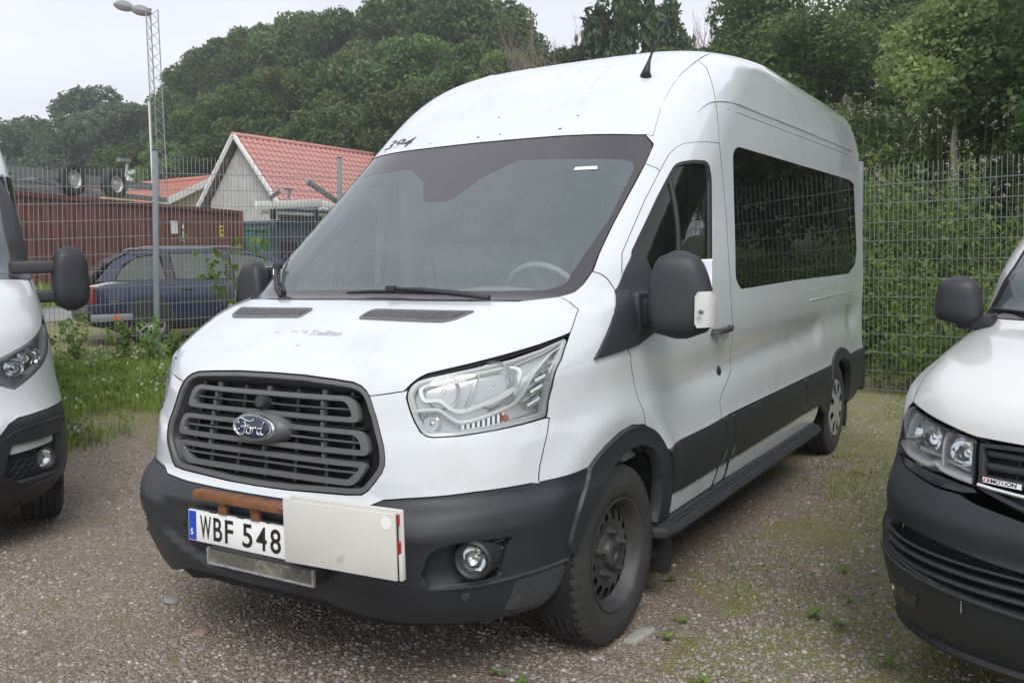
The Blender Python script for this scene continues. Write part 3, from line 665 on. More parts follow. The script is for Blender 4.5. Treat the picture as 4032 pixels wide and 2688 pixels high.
    # roof ribs on the brow
    for x in(.19,.45,-.19,-.45):
        pth=[]
        for z in np.linspace(2.21,2.56,12): u,w=Fx(x,z); pth.append((u,w))
        ribbon(sk,'roof_rib',pth,.045,P,van,off=-.005,thick=.016,taper=[.045*min(1,.1+.2*i) for i in range(12)])
    for s in(1,-1): ribbon(sk,'roof_ditch_seal',smoothpoly(rd,2)[1:],.016,P,van,off=-.010,thick=.012,sgn=s)
    # rear closing wall with doors
    zs=np.linspace(.36,2.67,24); V=[];Fc=[]
    for z in zs:
        x=float(sk.P(np.array(side_uv(sk,5.93,z)[0]),np.array(float(sk.w(z))))[0])
        for t in np.linspace(-1,1,9): V.append((x*t,5.93+.03*(1-t**4),z))
    for i in range(23):
        for j in range(8): Fc.append((i*9+j,i*9+j+1,(i+1)*9+j+1,(i+1)*9+j))
    o=mesh('rear_doors',V,Fc,P,van,smooth=True)
    b=MB(); b.box((-.99,5.90,.36),(.99,6.02,.56)); b.build('rear_bumper',B,van,bevel=.02)
    # ---- windscreen
    gh=[(0,2.678)]+GL[2:15]+GL[15:17]+[(.155,1.546),(0,1.547)]
    glass_full=full(gh)
    ch=[(0,2.225),(.066,2.228),(.106,2.238),(.214,2.388),(.398,2.508)]+UV['clear'][1:]+[(0,1.643)]
    ch=fillet(full(ch),.02,3)
    panel(sk,'windscreen_frit',glass_full,M['frit'],van,holes=[ch],off=-.003,thick=.004,step=.04,inset=.004)
    ws=panel(sk,'windscreen',ch,M['windscreen'],van,off=-.0035,thick=0,step=.07,inset=0)
    # inspection sticker inside the glass
    panel(sk,'sticker',[Fx(.60,1.885),Fx(.685,1.887),Fx(.69,1.873),Fx(.60,1.871)],M['white_lamp'],van,off=-.0005,thick=.0,step=.03,inset=0)
    # seam shadow backing
    for s in(1,-1):
        for pth in (dens(sk,UV['door_rear'][:10]),UV['door_front'],UV['door_a'],HF,HS,UV['fascia_seam'],UV['apillar_low'],UV['apillar_up'],UV['roof_joint'],BT):
            ribbon(sk,'joint_backing',pth,.03,M['dark'],van,off=-.012,thick=.002,sgn=s,round_=False)
    ribbon(sk,'joint_backing',[(-.155,1.546),(0,1.547),(.155,1.546)]+HR[2::-1],.03,M['dark'],van,off=-.012,thick=.002,round_=False)
    return van
def build_van_details(van):
    sk=SK; S=lambda y,z:side_uv(sk,y,z); Fx=lambda x,z:front_uv(sk,x,z); B=M['plastic']; P=M['paint']
    G=UV['grille']
    # ---------------- grille
    gr=empty('grille'); gr.parent=van
    gfull=full(G[:1]+G[2:])
    panel(sk,'grille_back',gfull,M['dark'],gr,off=-.075,thick=0,step=.06,inset=.01)
    inner=insetpoly(gfull,.016)
    panel(sk,'grille_frame',gfull,M['grille_grey'],gr,holes=[inner],off=-.004,thick=.014,step=.02,inset=.003)
    panel(sk,'grille_shroud',insetpoly(gfull,.006),M['grille_dark'],gr,holes=[insetpoly(gfull,.020)],off=-.020,thick=.055,step=.03,inset=0)
    inner2=insetpoly(gfull,.030)
    # side wings of dark plastic inside the frame
    wl=lambda x,z:Fx(x,z)
    def loop(name,z0,z1,x0,x1,bar,slope0,slope1,m=M['grille_grey'],d=-.016):
        """a rounded ring spanning the grille: outer half width x0 at the top, x1 at the bottom"""
        top=[(x,z1-.02*(x/x0)**2*0) for x in np.linspace(0,x0,8)]; bot=[(x,z0) for x in np.linspace(x1,0,8)]
        o=[Fx(x,z) for x,z in fillet([(-x0,z1),(x0,z1),(x1,z0),(-x1,z0)],[.045,.045,.03,.03],5)]
        sw=bar*1.9; i=[Fx(x,z) for x,z in fillet([(-x0+sw,z1-bar),(x0-sw,z1-bar),(x1-sw,z0+bar),(-x1+sw,z0+bar)],[.030,.030,.02,.02],5)]
        lim=lambda q:q
        dd=lambda pts:[tuple(p) for p in resample(pts,.05)]
        return panel(sk,name,dd(o),m,gr,holes=[dd(i)],off=d,thick=.028,step=.02,inset=0)
    loop('grille_ring',.962,1.050,.400,.432,.016,0,0)
    loop('grille_ring',.855,.938,.455,.478,.016,0,0)
    loop('grille_ring',.752,.832,.480,.420,.016,0,0)
    # thin bars inside and between the rings
    for z,h in((1.005,.405),(.896,.445),(.794,.440)):
        ribbon(sk,'grille_bar',[Fx(x,z) for x in np.linspace(-h,h,30)],.009,M['grille_grey'],gr,off=-.034,thick=.02)
    for z,h in((1.066,.40),(.955,.44),(.846,.46),(.743,.44)):
        ribbon(sk,'grille_bar',[Fx(x,z-.012) for x in np.linspace(-h,h,30)],.010,M['grille_dark'],gr,off=-.045,thick=.02)
    for x in(-.37,-.26,-.13,0,.13,.26,.37):
        p1,_=skpt(sk,*Fx(x,1.075),-.045); p2,_=skpt(sk,*Fx(x*1.12,.74),-.045)
        b=MB(); b.bar(p1,p2,.014,.02,up=(0,1,0)); b.build('grille_strut',M['grille_dark'],gr)
        for z in(1.062,1.022,.988,.948,.914,.878,.84):
            if abs(x) in(.26,0): 
                p,n=skpt(sk,*Fx(x*(1+.12*(1.07-z)/.33),z),-.030); b=MB(); b.bar(p+Vector((0,0,.009)),p-Vector((0,0,.009)),.012,.012,up=(0,1,0)); b.build('grille_clip',M['grille_grey'],gr)
    # camera on the grille
    p,n=skpt(sk,*Fx(.005,1.008),0); b=MB(); b.lathe([(-.05,.021),(.005,.023),(.012,.020),(.013,.0005)],20,'z'); b.xf(Matrix.Translation(p)@n.to_track_quat('Z','Y').to_matrix().to_4x4()); b.build('front_camera',M['grille_dark'],gr,smooth=40)
    # badge
    p,n=skpt(sk,0,float(sk.w(.918)),.012); q=n.to_track_quat('Z','Y').to_matrix().to_4x4()
    # build a frame with x to the van's left (+x), y up
    ax=Vector((1,0,0)); az=n; ay=az.cross(ax).normalized(); ax=ay.cross(az).normalized()
    mx=Matrix(((ax.x,ay.x,az.x,p.x),(ax.y,ay.y,az.y,p.y),(ax.z,ay.z,az.z,p.z),(0,0,0,1)))
    bd=empty('badge'); bd.parent=gr
    ell=lambda k:Matrix.Diagonal((k*.086*1.32,k*.046*1.18,1,1))
    def dome(name,prof,m):
        b=MB(); b.lathe(prof,64,'z'); b.V=[(v[0]*.100,v[1]*.0455,v[2]) for v in b.V]; b.xf(mx); return b.build(name,m,gr,smooth=40)
    dome('badge_mount',[(-.06,1.35),(-.02,1.28),(.0,1.12),(.004,1.0)],M['grille_grey'])
    bd=dome('badge',[(-.02,1.02),(.010,1.02),(.016,.985),(.017,.95),(.014,.925)],M['chrome'])
    def sub(name,prof,m):
        b=MB(); b.lathe(prof,64,'z'); b.V=[(v[0]*.100,v[1]*.0455,v[2]) for v in b.V]; b.xf(mx); return b.build(name,m,bd,smooth=40)
    sub('badge_field',[(.0145,.93),(.016,.80),(.018,.5),(.019,.0005)],M['badge_blue'])
    sub('badge_line',[(.0155,.875),(.0178,.865),(.0178,.845),(.0165,.835)],M['chrome'])
    def stroke(pts,r=.0034):
        b=MB(); pts=[tuple(mx@Vector((x*.1,y*.1,.020))) for x,y in catmull(pts,5)]; b.tube(pts,r,6); return b
    F=[[(-.60,.10),(-.62,.22),(-.50,.30),(-.20,.22),(.02,.24),(.08,.30)],[(-.34,.20),(-.30,.0),(-.40,-.22),(-.60,-.28),(-.68,-.16),(-.58,-.06)],[(-.52,.02),(-.30,.02),(-.16,.08)],
       [(-.12,.02),(-.24,-.06),(-.22,-.20),(-.08,-.20),(-.04,-.06),(-.12,.02),(.02,.0)],[(.02,.02),(.06,-.04),(.03,-.22)],[(.05,-.06),(.14,.03),(.20,-.02)],
       [(.42,.0),(.30,.0),(.25,-.14),(.34,-.22),(.42,-.10)],[(.56,.24),(.48,.10),(.42,-.12),(.46,-.22),(.54,-.18)]]
    b=MB()
    for st in F:
        s2=stroke([(x*1.06,y*1.0) for x,y in st],.0028); b.add(s2.V,s2.F)
    b.build('badge_script',M['chrome'],bd,smooth=True)
    # ---------------- headlights
    HL=UV['headlight']
    def uvi(g):   # picture of the lamp drawn on a 0..1 sheet spanned over the lens outline
        return g
    for s in(1,-1):
        hl=empty('headlight'); hl.parent=van
        hp=fillet(HL,.012,3)
        panel(sk,'lamp_housing',hp,M['grey_bezel'],hl,off=-.045,thick=0,step=.03,inset=.001,sgn=s)
        # side walls of the bucket
        hi=insetpoly(hp,.012)
        panel(sk,'lamp_rim',hp,M['grey_bezel'],hl,holes=[hi],off=-.004,thick=.06,step=.02,inset=.003,sgn=s)
        def rb(name,pts,w,m,off,th,**k): return ribbon(sk,name,pts,w,m,hl,off=off,thick=th,sgn=s,**k)
        # white light guide: lower strip sweeping up into the outer blade
        pth=catmull([(.678,.868),(.735,.872),(.770,.868),(.812,.838),(.845,.829),(.92,.842),(1.01,.868),(1.055,.896),(1.078,.94),(1.105,1.02),(1.125,1.09),(1.150,1.13),(1.163,1.138)],5)
        rb('light_guide',pth,.0145,M['white_lamp'],-.016,.03)
        # outer white line round the lens
        ed=insetpoly(hp,.016); rb('lamp_edge',ed,.0055,M['white_lamp'],-.010,.02,closed=True)
        # main reflectors: two bowls joined in one oval bezel
        ov=catmull([(.700,.915),(.690,.95),(.712,.975),(.80,1.005),(.90,1.035),(.975,1.050),(1.030,1.030),(1.052,.985),(1.040,.93),(.99,.895),(.90,.870),(.84,.858),(.80,.872),(.765,.898),(.72,.900)],4,closed=True)
        panel(sk,'main_bezel',ov,M['white_lamp'],hl,holes=[insetpoly(ov,.012)],off=-.018,thick=.03,step=.02,inset=0,sgn=s)
        def bowl(name,u,w,r,m,dep=.05,off=-.024,sx=1.0,n=36):
            p,nn=skpt(sk,u,w,off); ax=Vector((nn.y,-nn.x,0)).normalized()*-1; az=(nn+Vector((0,-.6,0))).normalized()
            if s<0: p.x*=-1; az.x*=-1
            mxx=Matrix.Translation(p)@az.to_track_quat('Z','Y').to_matrix().to_4x4()@Matrix.Diagonal((sx,1,1,1))
            b=MB(); b.lathe([(0,r),(-dep*.35,r*.93),(-dep*.7,r*.72),(-dep*.95,r*.38),(-dep,.012),(-dep*.55,.010),(-dep*.45,.0075),(-dep*.40,.0004)],n,'z'); b.xf(mxx); o=b.build(name,m,hl,smooth=50)
            return o,mxx
        bowl('low_beam_reflector',.952,.952,.082,M['reflector'])
        bowl('high_beam_reflector',.772,.940,.062,M['reflector'],.045)
        bowl('day_light_reflector',.735,.832,.036,M['reflector'],.03)
        # ribbed indicator lens with amber bulb
        for k in range(9):
            u0=.842+k*.019; rb('indicator_rib',[(u0,.803+.0008*k*2),(u0+.004,.829+.0012*k*2)],.015,M['reflector'],-.03,.012)
        p,nn=skpt(sk,1.000,.832,-.024); b=MB(); b.lathe([(-.03,.012),(.0,.013),(.010,.010),(.013,.0005)],16,'z')
        if s<0: p.x*=-1; nn.x*=-1
        b.xf(Matrix.Translation(p)@nn.to_track_quat('Z','Y').to_matrix().to_4x4()); b.build('indicator_bulb',M['amber'],hl,smooth=True)
        # facets in the outer blade
        for k in range(5):
            w0=.86+k*.045; rb('blade_facet',[(1.095+.012*k,w0),(1.150+.006*k,w0+.022)],.030,M['reflector'],-.03,.02)
        for k in range(4):
            rb('upper_fin',[(1.0+.03*k,1.055+.018*k),(1.085+.02*k,1.110+.017*k)],.008,M['white_lamp'],-.022,.015)
        rb('divider',[(.862,.872),(.886,1.022)],.005,M['white_lamp'],-.020,.02)
        panel(sk,'lens',hp,M['lens'],hl,off=.002,thick=.0,step=.03,inset=.004,sgn=s)
        ribbon(sk,'hood_gap_shade',[(.645,.945)]+[(u,w-.006) for u,w in UV['hood_front'][3:]],.012,M['dark'],van,off=-.012,thick=.01,sgn=s)  # dark strip painted as the shadow gap between hood and headlight
        # ---------------- fog lamp
        fg=empty('fog_lamp'); fg.parent=van
        p,nn=skpt(sk,*Fx(.800,.527),.0); az=Vector((.25*s,-1,.02)).normalized(); p=Vector((s*.803,.272,.527))
        mxx=Matrix.Translation(p)@az.to_track_quat('Z','Y').to_matrix().to_4x4()
        b=MB(); b.lathe([(-.10,.072),(.022,.064),(.030,.056),(.024,.047),(-.004,.043)],40,'z'); b.xf(mxx); b.build('fog_surround',B,fg,smooth=40)
        b=MB(); b.lathe([(0,.045),(-.02,.035),(-.03,.012),(-.012,.009),(-.010,.0004)],32,'z'); b.xf(mxx); b.build('fog_reflector',M['reflector'],fg,smooth=40)
        b=MB(); b.lathe([(.002,.046),(.010,.032),(.013,.0004)],32,'z'); b.xf(mxx); b.build('fog_lens',M['lens'],fg,smooth=True)
        fp=FOGP; panel(sk,'fog_pocket',fp,B,fg,off=-.055,thick=0,step=.04,inset=0,sgn=s)
        for k in range(4):
            ribbon(sk,'fog_fin',[(.895-.004*k,.405-.030*k),(.975-.006*k,.412-.030*k)],.018,B,fg,off=-.028,thick=.03,sgn=s)
        # parking sensors
        disc(sk,'parking_sensor',*Fx(.775,.40),.015,M['plastic_dirty'],van,off=.001,h=.002,sgn=s)
        disc(sk,'parking_sensor',*Fx(.34,.545),.014,M['rubber'],van,off=.001,h=.003,sgn=s)
        sk_=[(.724,.283),(.85,.279),(.96,.280),(1.1,.282),(1.25,.286)]; ribbon(sk,'bumper_ledge',catmull(sk_,4),.011,M['plastic_dirty'],van,off=.001,thick=.012,sgn=s)
        panel(sk,'scuffed_corner',fillet([(1.0,.150),(1.16,.135),(1.205,.155),(1.240,.215),(1.243,.272),(1.1,.268),(1.02,.262)],.02,3),M['plastic_dirty'],van,off=.0015,thick=.004,step=.025,inset=0,sgn=s)
        b=MB(); p,nn=Vector((s*1.262,1.13,1.285)),Vector((s,-.4,0)); b.lathe([(-.008,.009),(.008,.009),(.012,.0005)],12,'y',(p.x,p.y,p.z)); b.build('mirror_bulb',M['grey_bezel'],van,smooth=True)
        # ---------------- mirrors
        mr=empty('wing_mirror'); mr.parent=van
        o=MB()
        # housing: superellipsoid section loft
        V=[];Fc=[]; n=28; m_=14
        for i in range(m_+1):
            t=i/m_; z=1.178+.337*t
            hw=.118*(1-.26*sstep(.35,1,t)) ; xc=1.155+.010*(1-t)*0+.006*sstep(.5,1,t)*-1; dp=.085*(1-.2*t)
            e=1-max(0,(abs(t-.5)*2))**5; e=max(e,.02)**.42; 
            for k in range(n):
                a=2*math.pi*k/n; ca,sa=math.cos(a),math.sin(a); q=2.0/3.4
                x=xc+hw*e*math.copysign(abs(ca)**q,ca); y=1.205+(dp*e if sa<0 else dp*.55*e)*math.copysign(abs(sa)**q,sa)+.25*(x-1.15)
                V.append((s*x,y,z))
        for i in range(m_):
            for k in range(n): Fc.append((i*n+k,i*n+(k+1)%n,(i+1)*n+(k+1)%n,(i+1)*n+k))
        Fc+=[tuple(range(n)),tuple(m_*n+k for k in range(n))]
        ho=mesh('mirror_housing',V,Fc,B,mr,smooth=60); fix_normals(ho)
        b=MB(); b.box((min(s*.985,s*1.10),1.17,1.215),(max(s*.985,s*1.10),1.25,1.335)); b.build('mirror_arm',B,mr,bevel=.02,seg=3)
        b=MB(); b.box((min(s*.955,s*1.01),1.14,1.18),(max(s*.955,s*1.01),1.30,1.36)); b.build('mirror_base',B,mr,bevel=.02,seg=3)
        b=MB(); b.box((-.105,-.004,-.13),(.105,.004,.13)); b.xf(Matrix.Translation((s*1.15,1.262,1.35))@Matrix.Rotation(.25*s,4,'Z')); b.build('mirror_glass',M['chrome'],mr,bevel=.01)
        # indicator lens wrapping the outer edge
        V=[];Fc=[]; nz=8;na=8
        for i in range(nz+1):
            z=1.225+.135*i/nz; e=.012*math.sin(math.pi*min(1,max(0,(i+.3)/nz)))**.5
            for k in range(na+1):
                a=R(-88+100*k/na); q=2.0/3.4; t=(z-1.178)/.337; hw=.119*(1-.26*float(sstep(.35,1,t)))+.004+e*.4; dp=.088*(1-.2*t)
                ca,sa=math.cos(a),math.sin(a); x=1.155+hw*math.copysign(abs(ca)**q,ca); x=max(x,1.232+(i<1 or i>nz-1)*.01); y=1.205+(dp+.004 if sa<0 else dp*.55)*math.copysign(abs(sa)**q,sa)+.25*(x-1.15)
                V.append((s*x,y,z))
        for i in range(nz):
            for k in range(na): Fc.append((i*(na+1)+k,i*(na+1)+k+1,(i+1)*(na+1)+k+1,(i+1)*(na+1)+k))
        o=mesh('mirror_indicator',V,Fc,M['lamp_white'],mr,smooth=True); fix_normals(o)
        # ---------------- wheels
        wheel(van,'front_wheel',(s*.872,1.025,.350),s,kind='steel',steer=R(-1.5))
        wheel(van,'rear_wheel',(s*.862,4.965,.350),s,kind='cap',seg=64)
    # ---------------- hood vents
    for s in(1,-1):
        vt=UV['vent']; vp=fillet(vt,[.02,.05,.02,.05],5)
        o=panel(sk,'hood_vent',vp,M['grille_grey'],van,holes=[insetpoly(vp,.016)],off=.004,thick=.01,step=.03,inset=0,sgn=s)
        panel(sk,'vent_back',insetpoly(vp,.014),M['dark'],o,off=.0012,thick=0,step=.05,inset=0,sgn=s)
        a,bq,c,d=[np.array(p) for p in vt]
        for k in range(1,9):
            t=.12+.76*k/9; l=a+(bq-a)*t; r=d+(c-d)*t; dd=(r-l)/np.linalg.norm(r-l)*.028; ribbon(sk,'vent_slat',[tuple(l+dd),tuple((l+r)/2),tuple(r-dd)],.005,M['grille_grey'],o,off=.003,thick=.003,sgn=s)
        for k in(.25,.5,.75):
            l=a+(d-a)*k; r=bq+(c-bq)*k; dd=(r-l)/np.linalg.norm(r-l)*.014; ribbon(sk,'vent_rib',[tuple(l+dd),tuple(r-dd)],.006,M['grille_grey'],o,off=.005,thick=.004,sgn=s)
    # ---------------- wipers
    def wiper(pa,pb,arm,name='wiper'):
        w=empty(name); w.parent=van
        P0=[Vector(skin_eval(sk,np.array([u]),np.array([ww]),o)[0][0]) for u,ww,o in pa]
        b=MB(); b.tube(P0,[.005]+[.008]*(len(P0)-2)+[.005],6); b.build('wiper_blade',M['rubber'],w,smooth=True)
        P1=[Vector(skin_eval(sk,np.array([u]),np.array([ww]),o)[0][0]) for u,ww,o in arm]
        b=MB(); b.tube(P1,[.007,.010,.012,.011][:len(P1)],6); b.build('wiper_arm',M['plastic'],w,smooth=True)
        b=MB(); p=P1[0]; b.box(p-Vector((.022,.012,.014)),p+Vector((.022,.012,.012))); b.build('wiper_clip',M['plastic'],w,bevel=.004)
    wiper([(-.155,1.60,.012),(0,1.610,.014),(.15,1.610,.014),(.3,1.604,.014),(.45,1.598,.014),(.60,1.592,.012)],None,[(.15,1.614,.026),(.35,1.600,.026),(.55,1.575,.02),(.70,1.548,.012)])
    wiper([(-.925,1.86,.012),(-.86,1.81,.014),(-.80,1.76,.014),(-.72,1.69,.014),(-.60,1.605,.012)],None,[(-.80,1.765,.026),(-.74,1.70,.026),(-.66,1.62,.02),(-.58,1.56,.012)])
    # cowl strip
    ribbon(sk,'cowl',[(-.815,1.545)]+[(-u,w+.014) for u,w in UV['hood_rear'][1:]]+[(0,1.560)]+[(u,w+.014) for u,w in UV['hood_rear'][::-1][:-1]]+[(.815,1.545)],.022,M['rubber'],van,off=-.004,thick=.008)
    # ---------------- antenna
    p,n=skpt(sk,.792,3.19); an=empty('antenna'); an.parent=van
    b=MB(); b.tube([p-n*.004,p+n*.02,p+Vector((.005,.03,.075)),p+Vector((.010,.055,.12))],[.030,.020,.008,.005],12); b.build('antenna_base',M['rubber'],an,smooth=True)
    b=MB(); b.tube([p+Vector((.009,.05,.11)),p+Vector((.022,.25,.345))],[.0062,.0040],8); b.build('antenna_rod',M['rubber'],an,smooth=True)
    # ---------------- fleet number on the brow and worn lettering on the hood
    def on_skin(name,body,size,m,x,z,sx=1.0,shear=0,off=.0008,tilt=0,bold=0):
        p,n=skpt(sk,*Fx(x,z),off); e=.01; pu,_=skpt(sk,*Fx(x+e,z),off); ax=(pu-p).normalized(); ay=n.cross(ax).normalized(); ax=ay.cross(n).normalized()
        if tilt: ax,ay=ax*math.cos(tilt)+ay*math.sin(tilt),ay*math.cos(tilt)-ax*math.sin(tilt)
        mxx=Matrix(((ax.x,ay.x,n.x,p.x),(ax.y,ay.y,n.y,p.y),(ax.z,ay.z,n.z,p.z),(0,0,0,1)))
        o=text_mesh(name,body,size,m,van,mxx,.0004,bold,sx,shear); 
        # drape onto the skin
        D=[v.co-p for v in o.data.vertices]; w0=Fx(x,z)[1]; U=np.array([Fx(x+d.dot(ax),z)[0] for d in D]); Wv=np.array([w0+d.dot(ay) for d in D])
        Q,_=skin_eval(sk,U,Wv,np.array([off+.0004*(1 if d.dot(n)>0 else -1) for d in D]))
        for v,q in zip(o.data.vertices,Q): v.co=Vector(q)
        return o
    on_skin('fleet_number','394',.115,M['ink'],-.655,2.075,1.2,.25,bold=.001)
    on_skin('worn_lettering','Trafiken',.048,M['grey_text'],-.005,1.224,1.0,.3)
    for x,z,w in((-.10,1.232,.03),(-.055,1.234,.04),(-.03,1.228,.018),(-.17,1.226,.012),(.0,1.190,.018)):
        panel(sk,'lettering_remnant',[Fx(x,z),Fx(x+w,z),Fx(x+w,z+.0035),Fx(x,z+.003)],M['grey_text'],van,off=.0006,thick=0,step=.03,inset=0)
    for x,z,rr in((-.30,2.075,.006),(-.02,2.083,.010),(.10,2.088,.007),(.42,2.085,.009),(-.62,2.062,.006),(.02,2.19,.007),(.30,2.20,.004),(.47,2.15,.006),(-.45,2.24,.004)):
        u_,w_=Fx(x,z); panel(sk,'rust_spot',[(u_+rr*math.cos(k*.9)*(1+.4*math.sin(k*2.3)),w_+.7*rr*math.sin(k*.9)) for k in range(7)],M['rust'],van,off=.0008,thick=0,step=.03,inset=0)
    # ---------------- number plate, light box, wooden rail, folding sign
    pl=empty('number_plate',(0,.012,.562)); pl.parent=van; pl.rotation_euler=(R(-2),0,0)
    b=MB(); b.box((-.266,.004,-.064),(.266,.016,.064)); b.build('plate_holder',M['rubber'],pl,bevel=.004)
    b=MB(); b.box((-.260,0,-.055),(.260,.0035,.055)); b.build('plate_sheet',M['plate'],pl,bevel=.0015)
    b=MB(); b.box((-.257,-.0006,-.052),(-.218,.001,.052)); b.build('euro_band',M['blue'],pl)
    Rx=Matrix.Rotation(R(90),4,'X')
    text_mesh('euro_letter','S',.030,M['plate'],pl,Matrix.Translation((-.247,-.0012,-.033))@Rx,.0004,.0006,.95)
    for ch,x0,x1 in (('W',-.197,-.140),('B',-.128,-.084),('F',-.069,-.028),('5',.018,.066),('4',.085,.135),('8',.152,.201)):
        o=text_mesh('plate_letter',ch,.1,M['ink'],pl,Matrix.Identity(4),.0004,.0012)
        C=np.array([c.co for c in o.data.vertices]); lo,hi=C.min(0),C.max(0)
        for c in o.data.vertices: c.co=(x0+(c.co.x-lo[0])/(hi[0]-lo[0])*(x1-x0),-.0008-c.co.z,-.041+(c.co.y-lo[1])/(hi[1]-lo[1])*.083)
    for x in(-.2,-.06,.08,.2):
        b=MB(); b.box((x-.05,-.0015,.0555),(x+.05,.002,.0585)); b.build('plate_clip',M['plate'],pl)
    lb=empty('light_bar'); lb.parent=van
    b=MB(); b.box((-.125,-.015,.452),(.375,.075,.505)); b.build('light_bar_housing',M['rubber'],lb,bevel=.004)
    b=MB(); b.box((-.118,-.020,.457),(.368,-.014,.500)); b.build('light_bar_lens',M['bar_lens'],lb)
    b=MB(); b.box((-.126,-.024,.4495),(.376,-.0135,.4565)); b.box((-.126,-.024,.457),(-.119,-.0135,.506)); b.box((.369,-.024,.457),(.376,-.0135,.506)); b.build('light_bar_frame',M['worn_alu'],lb)
    b=MB(); b.box((-.20,-.012,.667),(.36,.028,.699)); b.build('wooden_rail',M['wood'],van,bevel=.003)
    for x in(-.075,.085): b=MB(); b.box((x-.02,.006,.621),(x+.02,.024,.667)); b.build('wooden_bracket',M['wood'],van,bevel=.002)
    b=MB(); b.tube([(.225,-.002,.690),(.40,-.002,.690)],.011,10); b.build('rail_tip',M['worn_alu'],van,smooth=True)
    sg=empty('folding_sign',(.318,-.075,.545)); sg.parent=van; sg.rotation_euler=(0,R(-.5),R(2.5))
    b=MB(); b.box((0,-.012,0),(.436,-.002,.203)); b.build('sign_leaf',M['board'],sg,bevel=.003)
    b=MB(); b.box((.012,.012,.004),(.447,.021,.210)); b.build('sign_leaf',M['board'],sg,bevel=.003)
    b=MB(); b.prism([(.426,.012),(.432,.012),(.432,.195),(.426,.195)],-.0015,.0115,'y'); b.build('sign_hinge',M['rubber'],sg)
    b=MB(); b.box((.433,.000,.075),(.440,.0115,.115)); b.build('red_edge',M['red'],sg)
    b=MB(); b.box((.430,.000,.165),(.438,.0115,.197)); b.build('red_edge',M['red'],sg)
    b=MB(); b.lathe([(-.0128,.0195),(-.0126,.0195),(-.0131,.0190),(-.0131,.0004)],28,'y',(.405,0,.172)); b.build('round_sticker',M['plate'],sg)
    b=MB(); b.box((.4405,-.006,.0),(.452,.014,.080)); b.build('rusty_corner',M['board'],sg,bevel=.003)
    # ---------------- cab interior
    it=empty('cab_interior'); it.parent=van
    V=[];Fc=[]
    prof=[(.80,1.30),(.90,1.345),(1.05,1.350),(1.25,1.325),(1.33,1.25),(1.36,1.0),(1.30,.7)]; nx=20
    for j in range(nx+1):
        t=-1+2*j/nx; x=.88*t
        for (y,z) in prof:
            hump=.035*math.exp(-((x-.42)/.22)**2)+.02*math.exp(-((x+.1)/.25)**2)
            V.append((x,y+.10*abs(t)**3*(1 if y<1.2 else 0),z+(hump if 1.0<y<1.3 and z>1.2 else 0)))
    k=len(prof)
    for j in range(nx):
        for i in range(k-1): Fc.append((j*k+i,j*k+i+1,(j+1)*k+i+1,(j+1)*k+i))
    o=mesh('dashboard',V,Fc,M['dash'],it,smooth=50); fix_normals(o)
    mxx=Matrix.Translation((.42,1.46,1.30))@Matrix.Rotation(R(-62),4,'X')
    b=MB(); b.tube([mxx@Vector((.19*math.cos(a),.19*math.sin(a),0)) for a in np.linspace(0,2*math.pi,40)[:-1]],.016,8,closed=True); sw=b.build('steering_wheel',M['dash'],it,smooth=True)
    b=MB(); b.lathe([(-.03,.06),(.01,.055),(.02,.03),(.02,.0004)],20,'z'); b.xf(mxx); b.build('steering_hub',M['dash'],sw,smooth=True)
    for a in(0,math.pi,-math.pi/2):
        b=MB(); b.bar(mxx@Vector((.04*math.cos(a),.04*math.sin(a),0)),mxx@Vector((.18*math.cos(a),.18*math.sin(a),0)),.04,.015); b.build('steering_spoke',M['dash'],sw)
    for x in(.44,-.10,-.52):
        st=empty('cab_seat'); st.parent=it
        b=MB(); b.box((x-.24,1.55,.80),(x+.24,2.05,.95)); b.build('seat_cushion',M['seat'],st,bevel=.05,seg=3)
        b=MB(); b.prism([(2.0,.9),(2.16,.95),(2.30,1.58),(2.20,1.60),(2.10,1.50)],x-.23,x+.23,'x'); b.build('seat_back',M['seat'],st,bevel=.04,seg=3)
        b=MB(); b.box((x-.13,2.24,1.62),(x+.13,2.33,1.83)); b.build('headrest',M['seat'],st,bevel=.04,seg=3)
    b=MB(); b.box((-.92,.7,.45),(.92,5.85,.55)); b.build('cab_floor',M['dark'],it)
    b=MB(); b.box((-.90,2.55,.55),(.90,2.58,2.35)); b.build('partition',M['trim_grey'],it)
    b=MB(); b.box((-.80,1.85,2.10),(.80,2.56,2.13)); b.build('head_shelf',M['headliner'],it)
    # inner door trims and pillars on the far side
    for s in(1,-1):
        dw=UV['door_win']; S2=[S(1.15,.7),S(2.3,.7),S(2.3,1.3),S(1.2,1.28)]
        panel(sk,'door_card',dens(sk,S2+S2[:1])[:-1],M['trim_grey'],it,off=-.07,thick=.02,step=.08,inset=0,sgn=s)
        b=MB(); b.box((min(s*.84,s*.93),2.10,1.25),(max(s*.84,s*.93),2.30,2.1)); b.build('b_pillar_trim',M['headliner'],it,bevel=.03)
        ribbon(sk,'a_pillar_trim',dens(sk,[(1.10,1.70),(1.09,2.0),(1.09,2.4),(1.06,2.6)]),.10,M['headliner'],it,off=-.045,thick=.02,sgn=s)
    # rear-view / seat belt
    b=MB(); b.tube([(-.80,2.12,1.9),(-.55,2.06,1.1)],.006,6); b.build('seat_belt',M['rubber'],it)
    # under body and bulkhead behind the grille
    b=MB(); b.box((-.80,.35,.28),(.80,5.7,.45)); b.build('under_body',M['dark'],van)
    b=MB(); b.box((-.75,.45,.40),(.75,.55,1.18)); b.build('radiator',M['dark'],van)
    b=MB(); b.box((-.55,.30,.36),(.55,.36,.62)); b.build('bumper_beam',M['dark'],van)
    for y in(1.025,4.965):
        b=MB(); b.tube([(-.8,y,.33),(.8,y,.33)],.05,10); b.build('axle',M['dark'],van)
M['lamp_white']=mat('clear_indicator',(.52,.52,.50),.14,coat=.8)
M['grey_text']=mat('worn_grey_print',(.38,.40,.42),.5)
